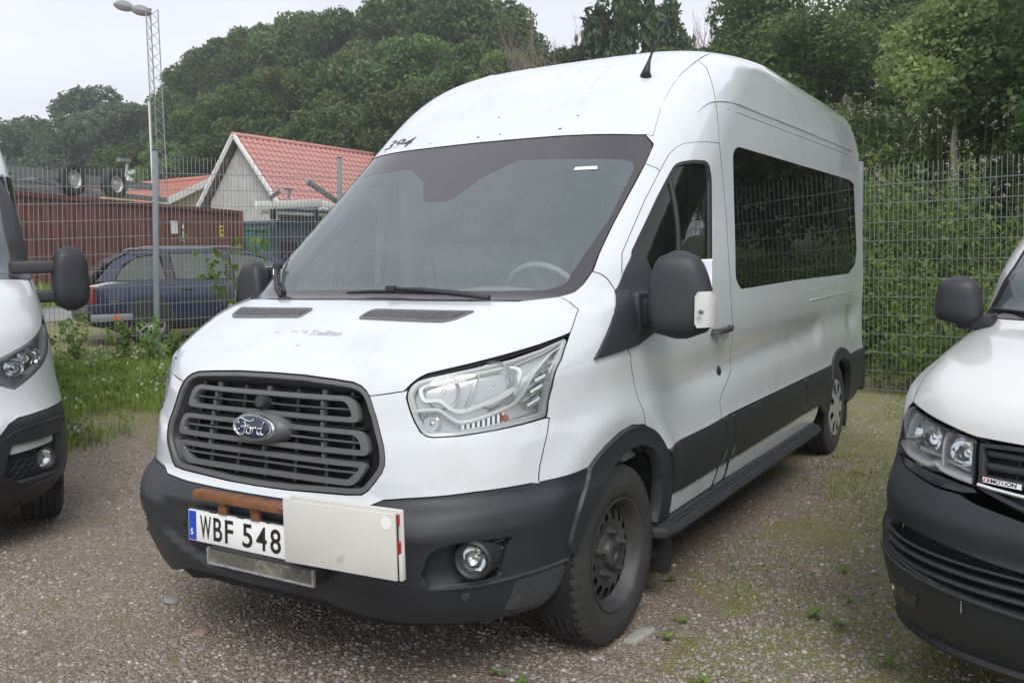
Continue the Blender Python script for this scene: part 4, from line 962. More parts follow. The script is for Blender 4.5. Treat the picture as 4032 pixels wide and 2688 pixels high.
M['bar_lens']=mat('dirty_lamp_lens',(.10,.10,.085),.3,var=.3,vscale=60,col2=(.20,.19,.16),c2scale=14,c2pos=(.5,.62))
M['worn_alu']=mat('worn_aluminium',(.42,.42,.40),.45,metal=.5,var=.35,vscale=50)

UV_R={
 'hood_front':[(0.983,0.875),(0.866,0.859),(0.725,0.838),(0.646,0.826),(0.588,0.818),(0.516,0.817),(0.427,0.815)], 
 'headlight':[(0.967,0.865),(0.860,0.849),(0.721,0.829),(0.591,0.811),(0.578,0.748),(0.563,0.672),(0.697,0.688),(0.741,0.685),(0.893,0.697),(1.029,0.702),(1.033,0.764),(1.363,0.767)], 
 'blackstrip':[(1.020,0.694),(0.872,0.688),(0.729,0.679),(0.562,0.669),(0.547,0.658),(0.698,0.633),(0.819,0.647),(1.013,0.669)], 
 'badge':[(0.533,0.705),(0.406,0.703),(0.405,0.687),(0.531,0.690)], 
 'chrome':[(0.546,0.678),(0.495,0.674),(0.393,0.667)], 
 'band_top':[(1.019,0.648),(0.857,0.644),(0.684,0.622),(0.535,0.608),(0.370,0.587)], 
 'band_bot':[(1.012,0.587),(0.758,0.591),(0.588,0.573),(0.362,0.560)], 
 'lg_top':[(1.074,0.455),(0.848,0.487),(0.731,0.486),(0.576,0.473),(0.450,0.463),(0.354,0.457)], 
 'lg_bot':[(0.944,0.357),(0.816,0.360),(0.634,0.340),(0.503,0.328),(0.349,0.325)], 
 'fog':[(0.992,0.227),(0.837,0.268),(0.736,0.263),(0.749,0.227),(0.795,0.222),(0.935,0.209)], 
 'lip':[(1.038,0.156),(0.917,0.098),(0.715,0.128),(0.552,0.144),(0.375,0.160)], 
 'grille_in':[(0.582,0.816),(0.547,0.658)], 
 'slat1':[(0.562,0.790),(0.417,0.789)], 
 'slat2':[(0.555,0.744),(0.407,0.737)], 
 'pill_out':[(1.321,1.708),(1.302,1.853),(1.302,1.984),(1.305,2.076)], 
 'pill_in':[(1.340,1.706),(1.088,2.075)], 
 'glass':[(1.118,1.781),(1.010,1.981)], 
 'hood_rear':[(1.321,1.702),(1.043,1.720),(0.895,1.719)], 
 'crease':[(0.757,1.201),(0.666,1.002),(0.605,0.863)], 
}
UV_L={
 'headlight':[(0.837,0.901),(0.944,0.932),(1.059,0.964),(1.175,1.004),(1.341,1.077),(1.566,1.063),(1.465,0.963),(1.297,0.885),(1.154,0.829),(0.982,0.773),(0.870,0.734),(0.832,0.747),(0.801,0.776)], 
 'bump_top':[(0.728,0.512),(0.776,0.562),(0.836,0.585),(0.983,0.592),(1.173,0.595),(1.528,0.588)], 
 'drl':[(0.770,0.398),(0.785,0.451),(1.106,0.453),(1.099,0.419)], 
 'mesh':[(0.755,0.397),(0.736,0.293),(0.831,0.239),(1.161,0.230),(1.208,0.450),(0.781,0.455)], 
 'fog':[(1.018,0.333)], 
 'line1':[(0.725,0.279),(0.840,0.205),(0.966,0.198),(1.190,0.223)], 
 'line2':[(0.774,0.123),(0.959,0.070),(1.124,0.109),(1.276,0.151)], 
 'bottom':[(0.974,0.000),(1.240,0.013),(1.290,0.000),(1.283,0.048)], 
 'hood_top':[(1.039,1.686),(1.185,1.671),(1.347,1.646)], 
 'glass':[(1.119,2.441),(1.124,2.172),(1.150,2.014),(1.127,1.975),(1.048,1.960)], 
 'pill':[(1.153,2.591),(1.178,2.366),(1.196,2.139),(1.219,1.803)], 
 'seam':[(1.020,0.751),(1.033,0.689),(1.150,0.599)], 
 'capline':[(0.737,0.483),(0.830,0.521),(1.235,0.523)], 
}
ROWS_R=[(.18,.16,.90,.70,3.0),(.26,.075,.94,.75,3.4),(.36,.03,.95,.80,3.7),(.46,.008,.955,.80,3.9),(.56,.0,.952,.80,3.9),(.60,.012,.945,.80,3.8),(.66,.010,.948,.80,3.8),(.72,.03,.945,.79,3.7),(.78,.06,.94,.78,3.6),(.90,.080,.935,.76,3.4),(.98,.10,.928,.74,3.3),(1.02,.135,.915,.72,3.4),(1.06,.21,.90,.70,3.6),(1.10,.33,.888,.68,3.8),(1.14,.50,.890,.64,4.0),(1.18,.70,.905,.61,4.1),(1.21,.86,.93,.6,4.2),(1.4,1.06,.93,.6,4.2),(1.6,1.31,.905,.6,4.2),(1.8,1.62,.86,.62,4.1),(1.88,1.85,.80,.65,4.0),(1.93,2.2,.70,.7,3.8)]
ROWS_L=[(.20,.20,.90,.72,3.0),(.28,.12,.99,.78,3.4),(.36,.07,1.025,.82,3.8),(.46,.04,1.035,.84,4.0),(.60,.03,1.03,.85,4.1),(.70,.035,1.02,.85,4.1),(.76,.06,1.01,.84,3.9),(.85,.09,.995,.82,3.7),(.95,.11,.985,.80,3.5),(1.05,.13,.975,.78,3.4),(1.15,.17,.965,.76,3.3),(1.22,.24,.955,.73,3.3),(1.30,.36,.945,.69,3.4),(1.38,.55,.935,.64,3.6),(1.44,.78,.93,.6,3.8),(1.47,.95,.93,.6,4.0),(1.7,1.15,.92,.6,4.2),(2.0,1.42,.90,.6,4.2),(2.2,1.65,.88,.62,4.2),(2.4,1.95,.84,.65,4.2),(2.5,2.3,.78,.7,4.0)]
POSE_R=(2.606,.6625,-.306); POSE_L=(-2.344,-.25,1.094)
M['frost']=mat('warm_white_paint',(.60,.605,.60),.24,coat=.6,var=.03,vscale=3)
M['lwhite']=mat('left_van_white',(.58,.60,.615),.26,coat=.5,var=.03,vscale=3)
M['plastic2']=mat('dark_bumper_plastic',(.019,.021,.026),.5,var=.12,vscale=8,bump=.25,bscale=800)
M['scratch']=mat('pale_scratch',(.45,.45,.45),.6)
M['drl']=mat('frosted_light_strip',(.45,.47,.47),.3,coat=.3)
def mirror_box(name,parent,c,w,h,d,s,m,rz=0,q=3.0,taper=.2):
    V=[];Fc=[];n=28;k_=12
    for i in range(k_+1):
        t=i/k_; e=max(1-abs(t-.5)*2*abs(t-.5)*2*abs(t-.5)*2*abs(t-.5)*2,.03)**.4; sc=(1-taper*t)
        for k in range(n):
            a=2*math.pi*k/n; ca,sa=math.cos(a),math.sin(a); p=2/q
            V.append((w/2*e*sc*math.copysign(abs(ca)**p,ca),d/2*e*math.copysign(abs(sa)**p,sa),h*(t-.5)))
    for i in range(k_):
        for k in range(n): Fc.append((i*n+k,i*n+(k+1)%n,(i+1)*n+(k+1)%n,(i+1)*n+k))
    Fc+=[tuple(range(n)),tuple(k_*n+k for k in range(n))]
    mx=Matrix.Translation(c)@Matrix.Rotation(rz,4,'Z'); V=[tuple(mx@Vector(v)) for v in V]
    o=mesh(name,V,Fc,m,parent,smooth=60); fix_normals(o); return o
def build_right_van():
    sk=Skin(ROWS_R); U=UV_R; S=lambda y,z:side_uv(sk,y,z); Fx=lambda x,z:front_uv(sk,x,z)
    v=empty('van',(POSE_R[0],POSE_R[1],0),POSE_R[2]); tag(v,'low white van with 4MOTION grille badge, cut off by the right picture edge','van')
    P=M['frost']; B=M['plastic2']
    hf=U['hood_front'][::-1]
    edge=[(1.06,1.02),(1.13,1.17),(1.19,1.32),(1.25,1.48),(1.31,1.66)]
    half=[(0,.812)]+hf+edge+[(1.315,1.70),(1.043,1.72),(.895,1.722),(.5,1.726),(0,1.73)]
    panel(sk,'hood',full(half),P,v,step=.04)
    hl=[(.967,.865),(.860,.849),(.721,.829),(.591,.811),(.578,.748),(.563,.672),(.697,.688),(.741,.685),(.893,.697),(1.02,.702),(1.06,.73),(1.055,.80),(1.02,.845)]
    # bumper with the long lower opening
    lo=U['lg_top'][::-1]; lb=U['lg_bot'][::-1]
    hole=full([(0,.450)]+lo[:-1]+[(1.02,.468),(1.0,.375)]+lb[::-1]+[(0,.325)])
    bt=[(0,.60)]+[(.37,.600),(.535,.622),(.60,.64),(.698,.640),(.819,.654),(.93,.665),(1.03,.690),(1.08,.72)]
    half=[(0,.10),(.35,.10),(.7,.07),(1.0,.05),(1.3,.05)]+[S(.55,.26),S(.50,.40),S(.50,.55),S(.54,.68),S(.60,.74)]+bt[::-1]
    panel(sk,'bumper',full(half),B,v,holes=[hole],step=.03,thick=.05)
    panel(sk,'lower_grille_back',hole,M['dark'],v,off=-.06,thick=0,step=.08,inset=0)
    for w0 in(.43,.395,.358):
        ribbon(sk,'lower_grille_slat',[(u,w0+.02*min(1,max(0,(abs(u)-.5)))) for u in np.linspace(-1.0,1.0,50)],.020,B,v,off=-.022,thick=.03)
    ribbon(sk,'bumper_lip',[(u,.115-.03*abs(u)) for u in np.linspace(-1.1,1.1,40)],.04,B,v,off=.006,thick=.03)
    ribbon(sk,'bumper_ledge',[(u,.320+.045*min(1,max(0,(abs(u)-.3)))) for u in np.linspace(-1.05,1.05,50)],.016,B,v,off=.004,thick=.012)
    # scratches
    ribbon(sk,'scratch',[(-.62,.335),(-.55,.325),(-.53,.328)],.004,M['scratch'],v,off=.003,thick=.001); ribbon(sk,'scratch',[(-.545,.325),(-.55,.28)],.0025,M['scratch'],v,off=.003,thick=.001)
    # grille
    gp=full([(0,.808)]+[(.427,.811),(.575,.806),(.562,.74),(.547,.668),(.5,.655),(.37,.625),(0,.61)])
    panel(sk,'grille_back',gp,M['dark'],v,off=-.05,thick=0,step=.06,inset=0)
    panel(sk,'grille_frame',gp,B,v,holes=[insetpoly(gp,.012)],off=-.002,thick=.05,step=.03,inset=.002)
    for w0 in(.778,.738,.700): ribbon(sk,'grille_slat',[(u,w0) for u in np.linspace(-.55,.55,30)],.026,M['plastic'],v,off=-.03,thick=.03)
    for s in(-1,1): ribbon(sk,'chrome_strip',[(s*.546,.680),(s*.495,.676),(s*.393,.670),(s*.2,.664),(s*.05,.661)],.013,M['chrome'],v,off=.002,thick=.01)
    for x in(-.44,-.28,.28,.44): ribbon(sk,'grille_strut',[(x,.70),(x,.795)],.010,M['plastic'],v,off=-.04,thick=.02)
    # badge
    bp=[(-.533,.7065),(-.531,.691),(-.402,.689),(-.403,.7045)]
    bd=panel(sk,'badge',bp[::-1],M['chrome'],v,off=.004,thick=.008,step=.03,inset=0)
    bd2=panel(sk,'badge_field',insetpoly(bp[::-1],.0018),M['plate'],bd,off=.0045,thick=0,step=.03,inset=0)
    p,n=skpt(sk,-.505,.6935,.005); q,_=skpt(sk,-.41,.6925,.005); ax=(q-p).normalized(); ay=n.cross(ax).normalized(); az=ax.cross(ay)
    mx=Matrix(((ax.x,ay.x,az.x,p.x),(ax.y,ay.y,az.y,p.y),(ax.z,ay.z,az.z,p.z),(0,0,0,1)))
    text_mesh('badge_text','MOTION',.0150,M['ink'],bd,mx,.0004,.0006,1.28)
    mx2=mx@Matrix.Translation((-.021,-.0005,0)); b=MB(); b.prism([(-.002,0),(.017,0),(.019,.011),(.004,.011)],-.0002,.0004,'z'); b.xf(mx2); b.build('badge_red_block',M['red'],bd)
    text_mesh('badge_numeral','4',.0130,M['plate'],bd,mx2@Matrix.Translation((.004,.0008,.0006)),.0002,.0004,1.1,.2)
    for s in(-1,1):
        h=empty('headlight'); h.parent=v; hp=fillet(hl,.01,3)
        panel(sk,'lamp_housing',hp,M['grey_bezel'],h,off=-.07,thick=0,step=.04,inset=.001,sgn=s)
        panel(sk,'lamp_rim',hp,M['gloss_black'],h,holes=[insetpoly(hp,.009)],off=-.004,thick=.06,step=.02,inset=.002,sgn=s)
        rb=lambda name,pts,w,m,off,th:ribbon(sk,name,pts,w,m,h,off=off,thick=th,sgn=s)
        rb('light_guide',catmull([(1.03,.725),(.95,.712),(.86,.706),(.77,.702),(.735,.712),(.70,.700),(.64,.692),(.575,.685)],4),.022,M['white_lamp'],-.014,.03)
        rb('inner_trim',catmull([(.70,.706),(.715,.74),(.72,.80),(.70,.82)],4),.020,M['grey_bezel'],-.02,.03)
        rb('inner_line',[(.93,.742),(.80,.735),(.73,.735)],.006,M['white_lamp'],-.024,.02); rb('inner_line',[(.70,.728),(.60,.712)],.006,M['white_lamp'],-.024,.02)
        rb('outer_line',[(1.0,.75),(.98,.81),(.95,.845)],.008,M['white_lamp'],-.02,.02)
        for u,w,r,dep in((.835,.782,.055,.05),(.640,.765,.045,.04)):
            p,nn=skpt(sk,u,w,-.02); az=(nn+Vector((0,-.8,0))).normalized()
            if s<0: p.x*=-1; az.x*=-1
            b=MB(); b.lathe([(0,r),(-dep*.4,r*.92),(-dep*.8,r*.6),(-dep,.012),(-dep*.5,.010),(-dep*.4,.0004)],32,'z'); b.xf(Matrix.Translation(p)@az.to_track_quat('Z','Y').to_matrix().to_4x4()); b.build('reflector',M['reflector'],h,smooth=50)
        panel(sk,'lens',hp,M['lens'],h,off=.001,thick=0,step=.04,inset=.002,sgn=s)
        panel(sk,'lower_lamp_trim',[(1.02,.694),(.872,.690),(.729,.680),(.562,.667),(.545,.655),(.60,.645),(.698,.645),(.819,.658),(.93,.668),(1.02,.684)],M['gloss_black'],v,off=.001,thick=.01,step=.04,inset=.001,sgn=s)
        fp=[(.992,.235),(.992,.213),(.935,.209),(.795,.222),(.749,.227),(.736,.263),(.837,.268)]
        fp=[(.99,.232),(.837,.268),(.736,.263),(.749,.227),(.795,.218),(.935,.203)][::-1]
        panel(sk,'fog_lamp',fp,M['gloss_black'],v,off=.004,thick=.01,step=.04,inset=0,sgn=s); disc(sk,'fog_reflector',.925,.228,.012,M['chrome'],v,off=.005,h=.003,sgn=s)
        # sides
        arch=[S(.60,.745),S(.66,.80),S(.80,.86),S(.95,.88),S(1.10,.86),S(1.24,.80),S(1.32,.70),S(1.36,.55),S(1.37,.36)]
        out=[(1.08,.72),(1.06,.75),(1.057,.80),(1.02,.848),(.985,.873)]+edge+[(1.33,1.70)]+[S(1.5,1.20),S(2.5,1.19),S(3.5,1.18),S(4.8,1.17),S(4.85,.9),S(4.85,.36),S(3.0,.34)]+arch[::-1]
        panel(sk,'body_side',out[::-1],P,v,step=.06,sgn=s)
        up=[(1.34,1.72),(1.305,1.87),(1.30,2.0),(1.30,2.2)]+[S(1.75,1.72),S(2.2,1.83),S(4.7,1.83),S(4.8,1.2),S(2.5,1.205),S(1.5,1.215)]
        panel(sk,'side_windows',up,M['tint'],v,off=-.006,thick=.01,step=.08,sgn=s)
        panel(sk,'a_pillar',[(1.318,1.715),(1.27,1.715),(1.18,1.84),(1.10,2.0),(1.08,2.25),(1.08,2.35),(1.20,2.40),(1.30,2.26),(1.295,2.0),(1.298,1.87)][::-1],P,v,off=.003,thick=.012,step=.04,sgn=s,inset=0)
        # mirror on its foot
        mr=empty('wing_mirror'); mr.parent=v
        mirror_box('mirror_housing',mr,(s*.885,.98,1.305),.195,.185,.14,s,M['plastic'],rz=-.25*s,taper=.28,q=2.6)
        b=MB(); b.box((min(s*.76,s*.90),.98,1.19),(max(s*.76,s*.90),1.05,1.25)); b.build('mirror_foot',M['plastic'],mr,bevel=.015)
        wheel(v,'front_wheel',(s*.80,.95,.335),s,Rt=.335,wd=.215,rim=.205,kind='cap',seg=48)
        b=MB(); b.lathe([(s*.5,.0),(s*.5,.40),(s*.90,.40)],32,'x',(0,.97,.36),a0=-.3,a1=math.pi+.3); b.build('wheel_well',M['dark'],v,smooth=True)
        ribbon(sk,'wiper_blade',[(s*u,w) for u,w in((1.13,1.765),(.9,1.755),(.6,1.750))] if s<0 else [(.45,1.75),(.2,1.752),(-.1,1.752)],.012,M['rubber'],v,off=.014,thick=.012)
    gl=[(0,2.35),(.6,2.35),(1.08,2.35),(1.08,2.25),(1.10,2.0),(1.18,1.84),(1.26,1.73),(1.043,1.725),(.5,1.732),(0,1.735)]
    gi=fillet(insetpoly(full(gl),.05),.03,3)
    panel(sk,'windscreen_frit',full(gl),M['frit'],v,holes=[gi],off=-.002,thick=.004,step=.05,inset=.003); panel(sk,'windscreen',gi,M['windscreen'],v,off=-.003,thick=0,step=.08,inset=0)
    rf=[(0,2.36),(.6,2.36),(1.08,2.36),(1.20,2.41),(1.3,2.27)]+[S(2.2,1.84),S(3.5,1.84),S(4.8,1.84)]+[S(4.8,1.925)]+[(u,sk.W-1e-4) for u in(3.6,2.6,1.6,1.2,.8,.4)]+[(0,sk.W-1e-4)]
    panel(sk,'roof',full(rf),P,v,step=.08)
    b=MB(); b.box((-.72,2.4,1.90),(.72,4.85,1.935)); b.build('roof_top',P,v,bevel=.01)
    b=MB(); b.box((-.90,4.8,.36),(.90,4.9,1.9)); b.build('tailgate',P,v,bevel=.02)
    b=MB(); b.box((-.75,.3,.25),(.75,4.7,.42)); b.build('under_body',M['dark'],v)
    b=MB(); b.box((-.85,1.0,1.05),(.85,1.35,1.19)); b.build('dashboard',M['dash'],v,bevel=.04)
    b=MB(); b.box((-.82,2.3,.5),(.82,2.4,1.8)); b.build('partition',M['trim_grey'],v)
    return v
def build_left_van():
    sk=Skin(ROWS_L); U=UV_L; S=lambda y,z:side_uv(sk,y,z)
    v=empty('van',(POSE_L[0],POSE_L[1],0),POSE_L[2]); tag(v,'white van with black pillar and double-arm mirror, cut off by the left picture edge','van')
    P=M['lwhite']; B=M['plastic2']
    hl=[(.70,.86),(.837,.901),(.944,.932),(1.059,.964),(1.175,1.004),(1.31,1.06),(1.40,1.06),(1.40,.99),(1.36,.93),(1.297,.885),(1.154,.829),(.982,.773),(.870,.734),(.832,.747),(.72,.79)]
    hood=[(0,.90),(.4,.89),(.70,.87)]+hl[1:6]+[(1.40,1.15),(1.38,1.35),(1.36,1.55),(1.347,1.646),(1.185,1.671),(1.039,1.686),(.5,1.70),(0,1.705)]
    panel(sk,'hood',full(hood),P,v,step=.045)
    bt=[(0,.50)]+[(.6,.49)]+U['bump_top'][:5]+[(1.40,.592)]
    fas=bt+[S(.62,.80),S(.64,.9)]+[(1.42,.90),(1.40,.99)]+hl[8:15][::1]+[(.70,.78),(.5,.76),(0,.76)]
    fas=bt+[(1.55,.60),(1.56,.75),(1.50,.93),(1.40,.985)]+hl[8:15]+[(.60,.79),(0,.79)]
    panel(sk,'front_fascia',full(fas),P,v,step=.045)
    panel(sk,'upper_grille',full([(0,.79),(.60,.79),(.70,.79),(.70,.86),(.4,.885),(0,.895)]),M['grille_dark'],v,off=-.01,thick=.02,step=.06)
    mh=fillet(U['mesh'],.012,3)
    bump=[(0,.0),(.7,.0),(1.0,.01),(1.25,.03),(1.33,.12),(1.36,.25)]+[(1.38,.40),(1.42,.52),(1.42,.59)]+bt[::-1]
    panel(sk,'bumper',full(bump),B,v,holes=[mh,[(-u,w) for u,w in mh][::-1]],step=.035,thick=.05)
    for s in(1,-1):
        panel(sk,'fog_insert',mh,M['plastic'],v,off=-.035,thick=0,step=.05,inset=0,sgn=s)
        panel(sk,'light_strip',fillet([(.775,.402),(.787,.447),(1.106,.449),(1.099,.415)][::-1],.004,2),M['drl'],v,off=-.012,thick=.03,step=.04,inset=0,sgn=s)
        # honeycomb
        for r_ in range(4):
            for c_ in range(4):
                u0=.79+.055*c_+(.0275 if r_%2 else 0); w0=.270+.033*r_
                if u0>.955: continue
                hexp=[(u0+.030*math.cos(R(60*k)),w0+.016*math.sin(R(60*k))) for k in range(6)]
                ribbon(sk,'honeycomb_cell',hexp,.005,M['plastic'],v,off=-.030,thick=.008,sgn=s,closed=True)
        fg=empty('fog_lamp'); fg.parent=v; p,n=skpt(sk,1.018,.333,-.02); az=(n*.5+Vector((0,-1,0))).normalized()
        if s<0: p.x*=-1; az.x*=-1
        mx=Matrix.Translation(p)@az.to_track_quat('Z','Y').to_matrix().to_4x4()
        b=MB(); b.lathe([(-.04,.062),(.018,.058),(.022,.050),(.006,.044)],36,'z'); b.xf(mx); b.build('fog_surround',B,fg,smooth=40)
        b=MB(); b.lathe([(.006,.044),(-.015,.036),(-.026,.012),(-.010,.009),(-.008,.0004)],32,'z'); b.xf(mx); b.build('fog_reflector',M['reflector'],fg,smooth=40)
        b=MB(); b.lathe([(.008,.045),(.018,.03),(.022,.0004)],32,'z'); b.xf(mx); b.build('fog_lens',M['lens'],fg,smooth=True)
        ribbon(sk,'bumper_crease',catmull(U['line1'],4),.010,B,v,off=.002,thick=.008,sgn=s); ribbon(sk,'bumper_crease',catmull([(.74,.483),(.83,.521),(1.0,.530),(1.235,.523),(1.30,.49)],4),.008,B,v,off=.002,thick=.006,sgn=s)
        h=empty('headlight'); h.parent=v; hp=fillet(hl,.01,3)
        panel(sk,'lamp_housing',hp,M['lamp_dark'],h,off=-.07,thick=0,step=.04,inset=.001,sgn=s)
        panel(sk,'lamp_rim',hp,M['lamp_dark'],h,holes=[insetpoly(hp,.010)],off=-.004,thick=.06,step=.02,inset=.002,sgn=s)
        for u,w,r,dep in((1.06,.885,.062,.05),(.92,.845,.050,.045)):
            p,nn=skpt(sk,u,w,-.016); az=(nn*.6+Vector((0,-1,0))).normalized()
            if s<0: p.x*=-1; az.x*=-1
            b=MB(); b.lathe([(0,r),(-dep*.4,r*.92),(-dep*.8,r*.6),(-dep,.012),(-dep*.5,.010),(-dep*.4,.0004)],32,'z'); b.xf(Matrix.Translation(p)@az.to_track_quat('Z','Y').to_matrix().to_4x4()); b.build('reflector',M['reflector'],h,smooth=50)
        ribbon(sk,'day_light_guide',catmull([(1.36,1.04),(1.345,.98),(1.28,.91),(1.15,.85),(1.0,.80)],4),.018,M['white_lamp'],h,off=-.016,thick=.02,sgn=s)
        panel(sk,'lens',hp,M['lens'],h,off=.001,thick=0,step=.04,inset=.002,sgn=s)
        # black pillar and sail
        pil=[(1.365,1.648),(1.347,1.655),(1.127,1.70),(1.127,1.965),(1.150,2.014),(1.124,2.172),(1.119,2.441),(1.10,2.72),(1.25,2.74)]+[S(1.75,2.12),S(1.7,1.9),S(1.6,1.6),S(1.5,1.46)]
        panel(sk,'a_pillar',pil,M['plastic'],v,off=.002,thick=.02,step=.045,inset=0,sgn=s)
        ribbon(sk,'pillar_joint',[(1.24,1.70),(1.219,1.803),(1.196,2.139),(1.178,2.366),(1.153,2.591)],.005,M['rubber'],v,off=.003,thick=.002,sgn=s)
        arch=[S(.60,.80),S(.72,.86),S(.92,.88),S(1.12,.86),S(1.28,.78),S(1.36,.62),S(1.38,.36)]
        panel(sk,'body_side',([(1.56,.62),(1.57,.75),(1.51,.94),(1.41,1.0),(1.41,1.06),(1.40,1.15),(1.38,1.35),(1.37,1.63)]+[S(1.5,1.45),S(3,1.44),S(5.5,1.44),S(5.5,.36),S(3,.35)]+arch[::-1])[::-1],P,v,step=.08,sgn=s)
        panel(sk,'side_window',[S(1.55,1.47),S(2.4,1.47),S(2.4,2.08),S(1.82,2.12)],M['tint'],v,off=0,thick=.01,step=.1,sgn=s)
        panel(sk,'upper_side',[S(2.42,1.45),S(5.5,1.45),S(5.5,2.45),S(2.6,2.45),S(2.42,2.1)],P,v,step=.12,sgn=s)
        # double-arm mirror
        mr=empty('wing_mirror'); mr.parent=v
        mirror_box('mirror_housing',mr,(s*1.115,1.02,1.43),.215,.385,.15,s,M['plastic'],rz=.18*s,taper=.16,q=3.6)
        for z in(1.50,1.325):
            b=MB(); b.bar((s*.80,1.05,z),(s*1.10,1.02,z+.004),.07,.075); b.build('mirror_arm',M['plastic'],mr,bevel=.015,seg=3)
        wheel(v,'front_wheel',(s*.88,1.0,.350),s,Rt=.35,wd=.225,rim=.205,kind='steel',seg=64)
        b=MB(); b.lathe([(s*.5,.0),(s*.5,.42),(s*.97,.42)],32,'x',(0,1.0,.36),a0=-.3,a1=math.pi+.3); b.build('wheel_well',M['dark'],v,smooth=True)
    gl=[(0,2.72),(.6,2.72),(1.095,2.71),(1.117,2.441),(1.122,2.172),(1.147,2.014),(1.122,1.967),(1.124,1.71),(.5,1.72),(0,1.722)]
    panel(sk,'windscreen',full(gl),M['windscreen'],v,off=-.002,thick=.004,step=.09,inset=.002)
    rf=[(0,2.73),(.6,2.73),(1.10,2.73),(1.25,2.75),(1.40,2.76)]+[S(2.6,2.46),S(3.6,2.46),S(5.5,2.46)]+[S(5.5,2.495)]+[(u,sk.W-1e-4) for u in(3.6,2.6,1.6,1.2,.8,.4)]+[(0,sk.W-1e-4)]
    panel(sk,'roof',full(rf),P,v,step=.1)
    b=MB(); b.box((-.80,2.4,2.47),(.80,5.5,2.505)); b.build('roof_top',P,v,bevel=.01)
    b=MB(); b.box((-.95,5.45,.36),(.95,5.55,2.48)); b.build('rear_doors',P,v,bevel=.02)
    b=MB(); b.box((-.75,.3,.25),(.75,5.4,.42)); b.build('under_body',M['dark'],v)
    b=MB(); b.box((-.88,1.02,1.2),(.88,1.4,1.44)); b.build('dashboard',M['dash'],v,bevel=.04)
    b=MB(); b.box((-.88,2.4,.5),(.88,2.46,2.3)); b.build('partition',M['trim_grey'],v)
    return v
M['lamp_dark']=mat('dark_lamp_bezel',(.50,.51,.52),.3,metal=.4)
# ================================================================ surroundings
rng=np.random.default_rng(7); random.seed(7)
M['galv']=mat('galvanised_steel',(.27,.285,.29),.42,metal=.55,var=.12,vscale=30)
M['galv_post']=mat('grey_fence_post',(.19,.215,.235),.5,var=.12,vscale=8)
M['cont_red']=mat('container_red_paint',(.135,.045,.036),.55,var=.18,vscale=1.5,col2=(.09,.03,.022),c2scale=2.5,c2pos=(.5,.75))
M['cont_green']=mat('container_green_paint',(.030,.125,.085),.55,var=.2,vscale=3,col2=(.16,.22,.18),c2scale=5,c2pos=(.55,.7))
M['cont_blue']=mat('blue_grey_steel',(.060,.078,.105),.5,var=.15,vscale=3)
M['tile']=mat('red_roof_tile',(.46,.215,.190),.55,var=.12,vscale=2)
M['tile2']=mat('orange_roof_tile',(.44,.165,.115),.6,var=.12,vscale=2)
M['board_grey']=mat('weathered_grey_board',(.47,.46,.44),.8,var=.16,vscale=4,col2=(.33,.32,.30),c2scale=9,c2pos=(.5,.8))
M['white_trim']=mat('white_barge_board',(.72,.72,.70),.6,var=.05,vscale=6)
M['yellow_wall']=mat('cream_wall',(.60,.53,.31),.8,var=.05,vscale=5)
M['dark_wood']=mat('dark_soffit_board',(.20,.17,.145),.8,var=.2,vscale=8)
M['lamp_grey']=mat('floodlight_grey',(.22,.22,.23),.5)
M['car_blue']=mat('dark_blue_car_paint',(.012,.019,.050),.25,coat=.7,var=.06,vscale=4)
M['car_black']=mat('car_black_trim',(.02,.02,.022),.5)
M['car_glass']=glass_mat('car_glass',(.45,.52,.47),(.20,.24,.22),.35,1.0,.0,1.55)
M['orange']=mat('orange_marker_lens',(.60,.13,.03),.3)
M['alloy']=mat('silver_alloy',(.62,.62,.60),.3,metal=.7)
M['bark']=mat('grey_brown_bark',(.10,.085,.07),.9,var=.3,vscale=12,bump=.5,bscale=40)
M['bark_pale']=mat('pale_bark',(.46,.42,.36),.85,var=.25,vscale=14,bump=.4,bscale=50)
M['twig']=mat('dead_twig',(.20,.155,.135),.9,var=.2,vscale=20)
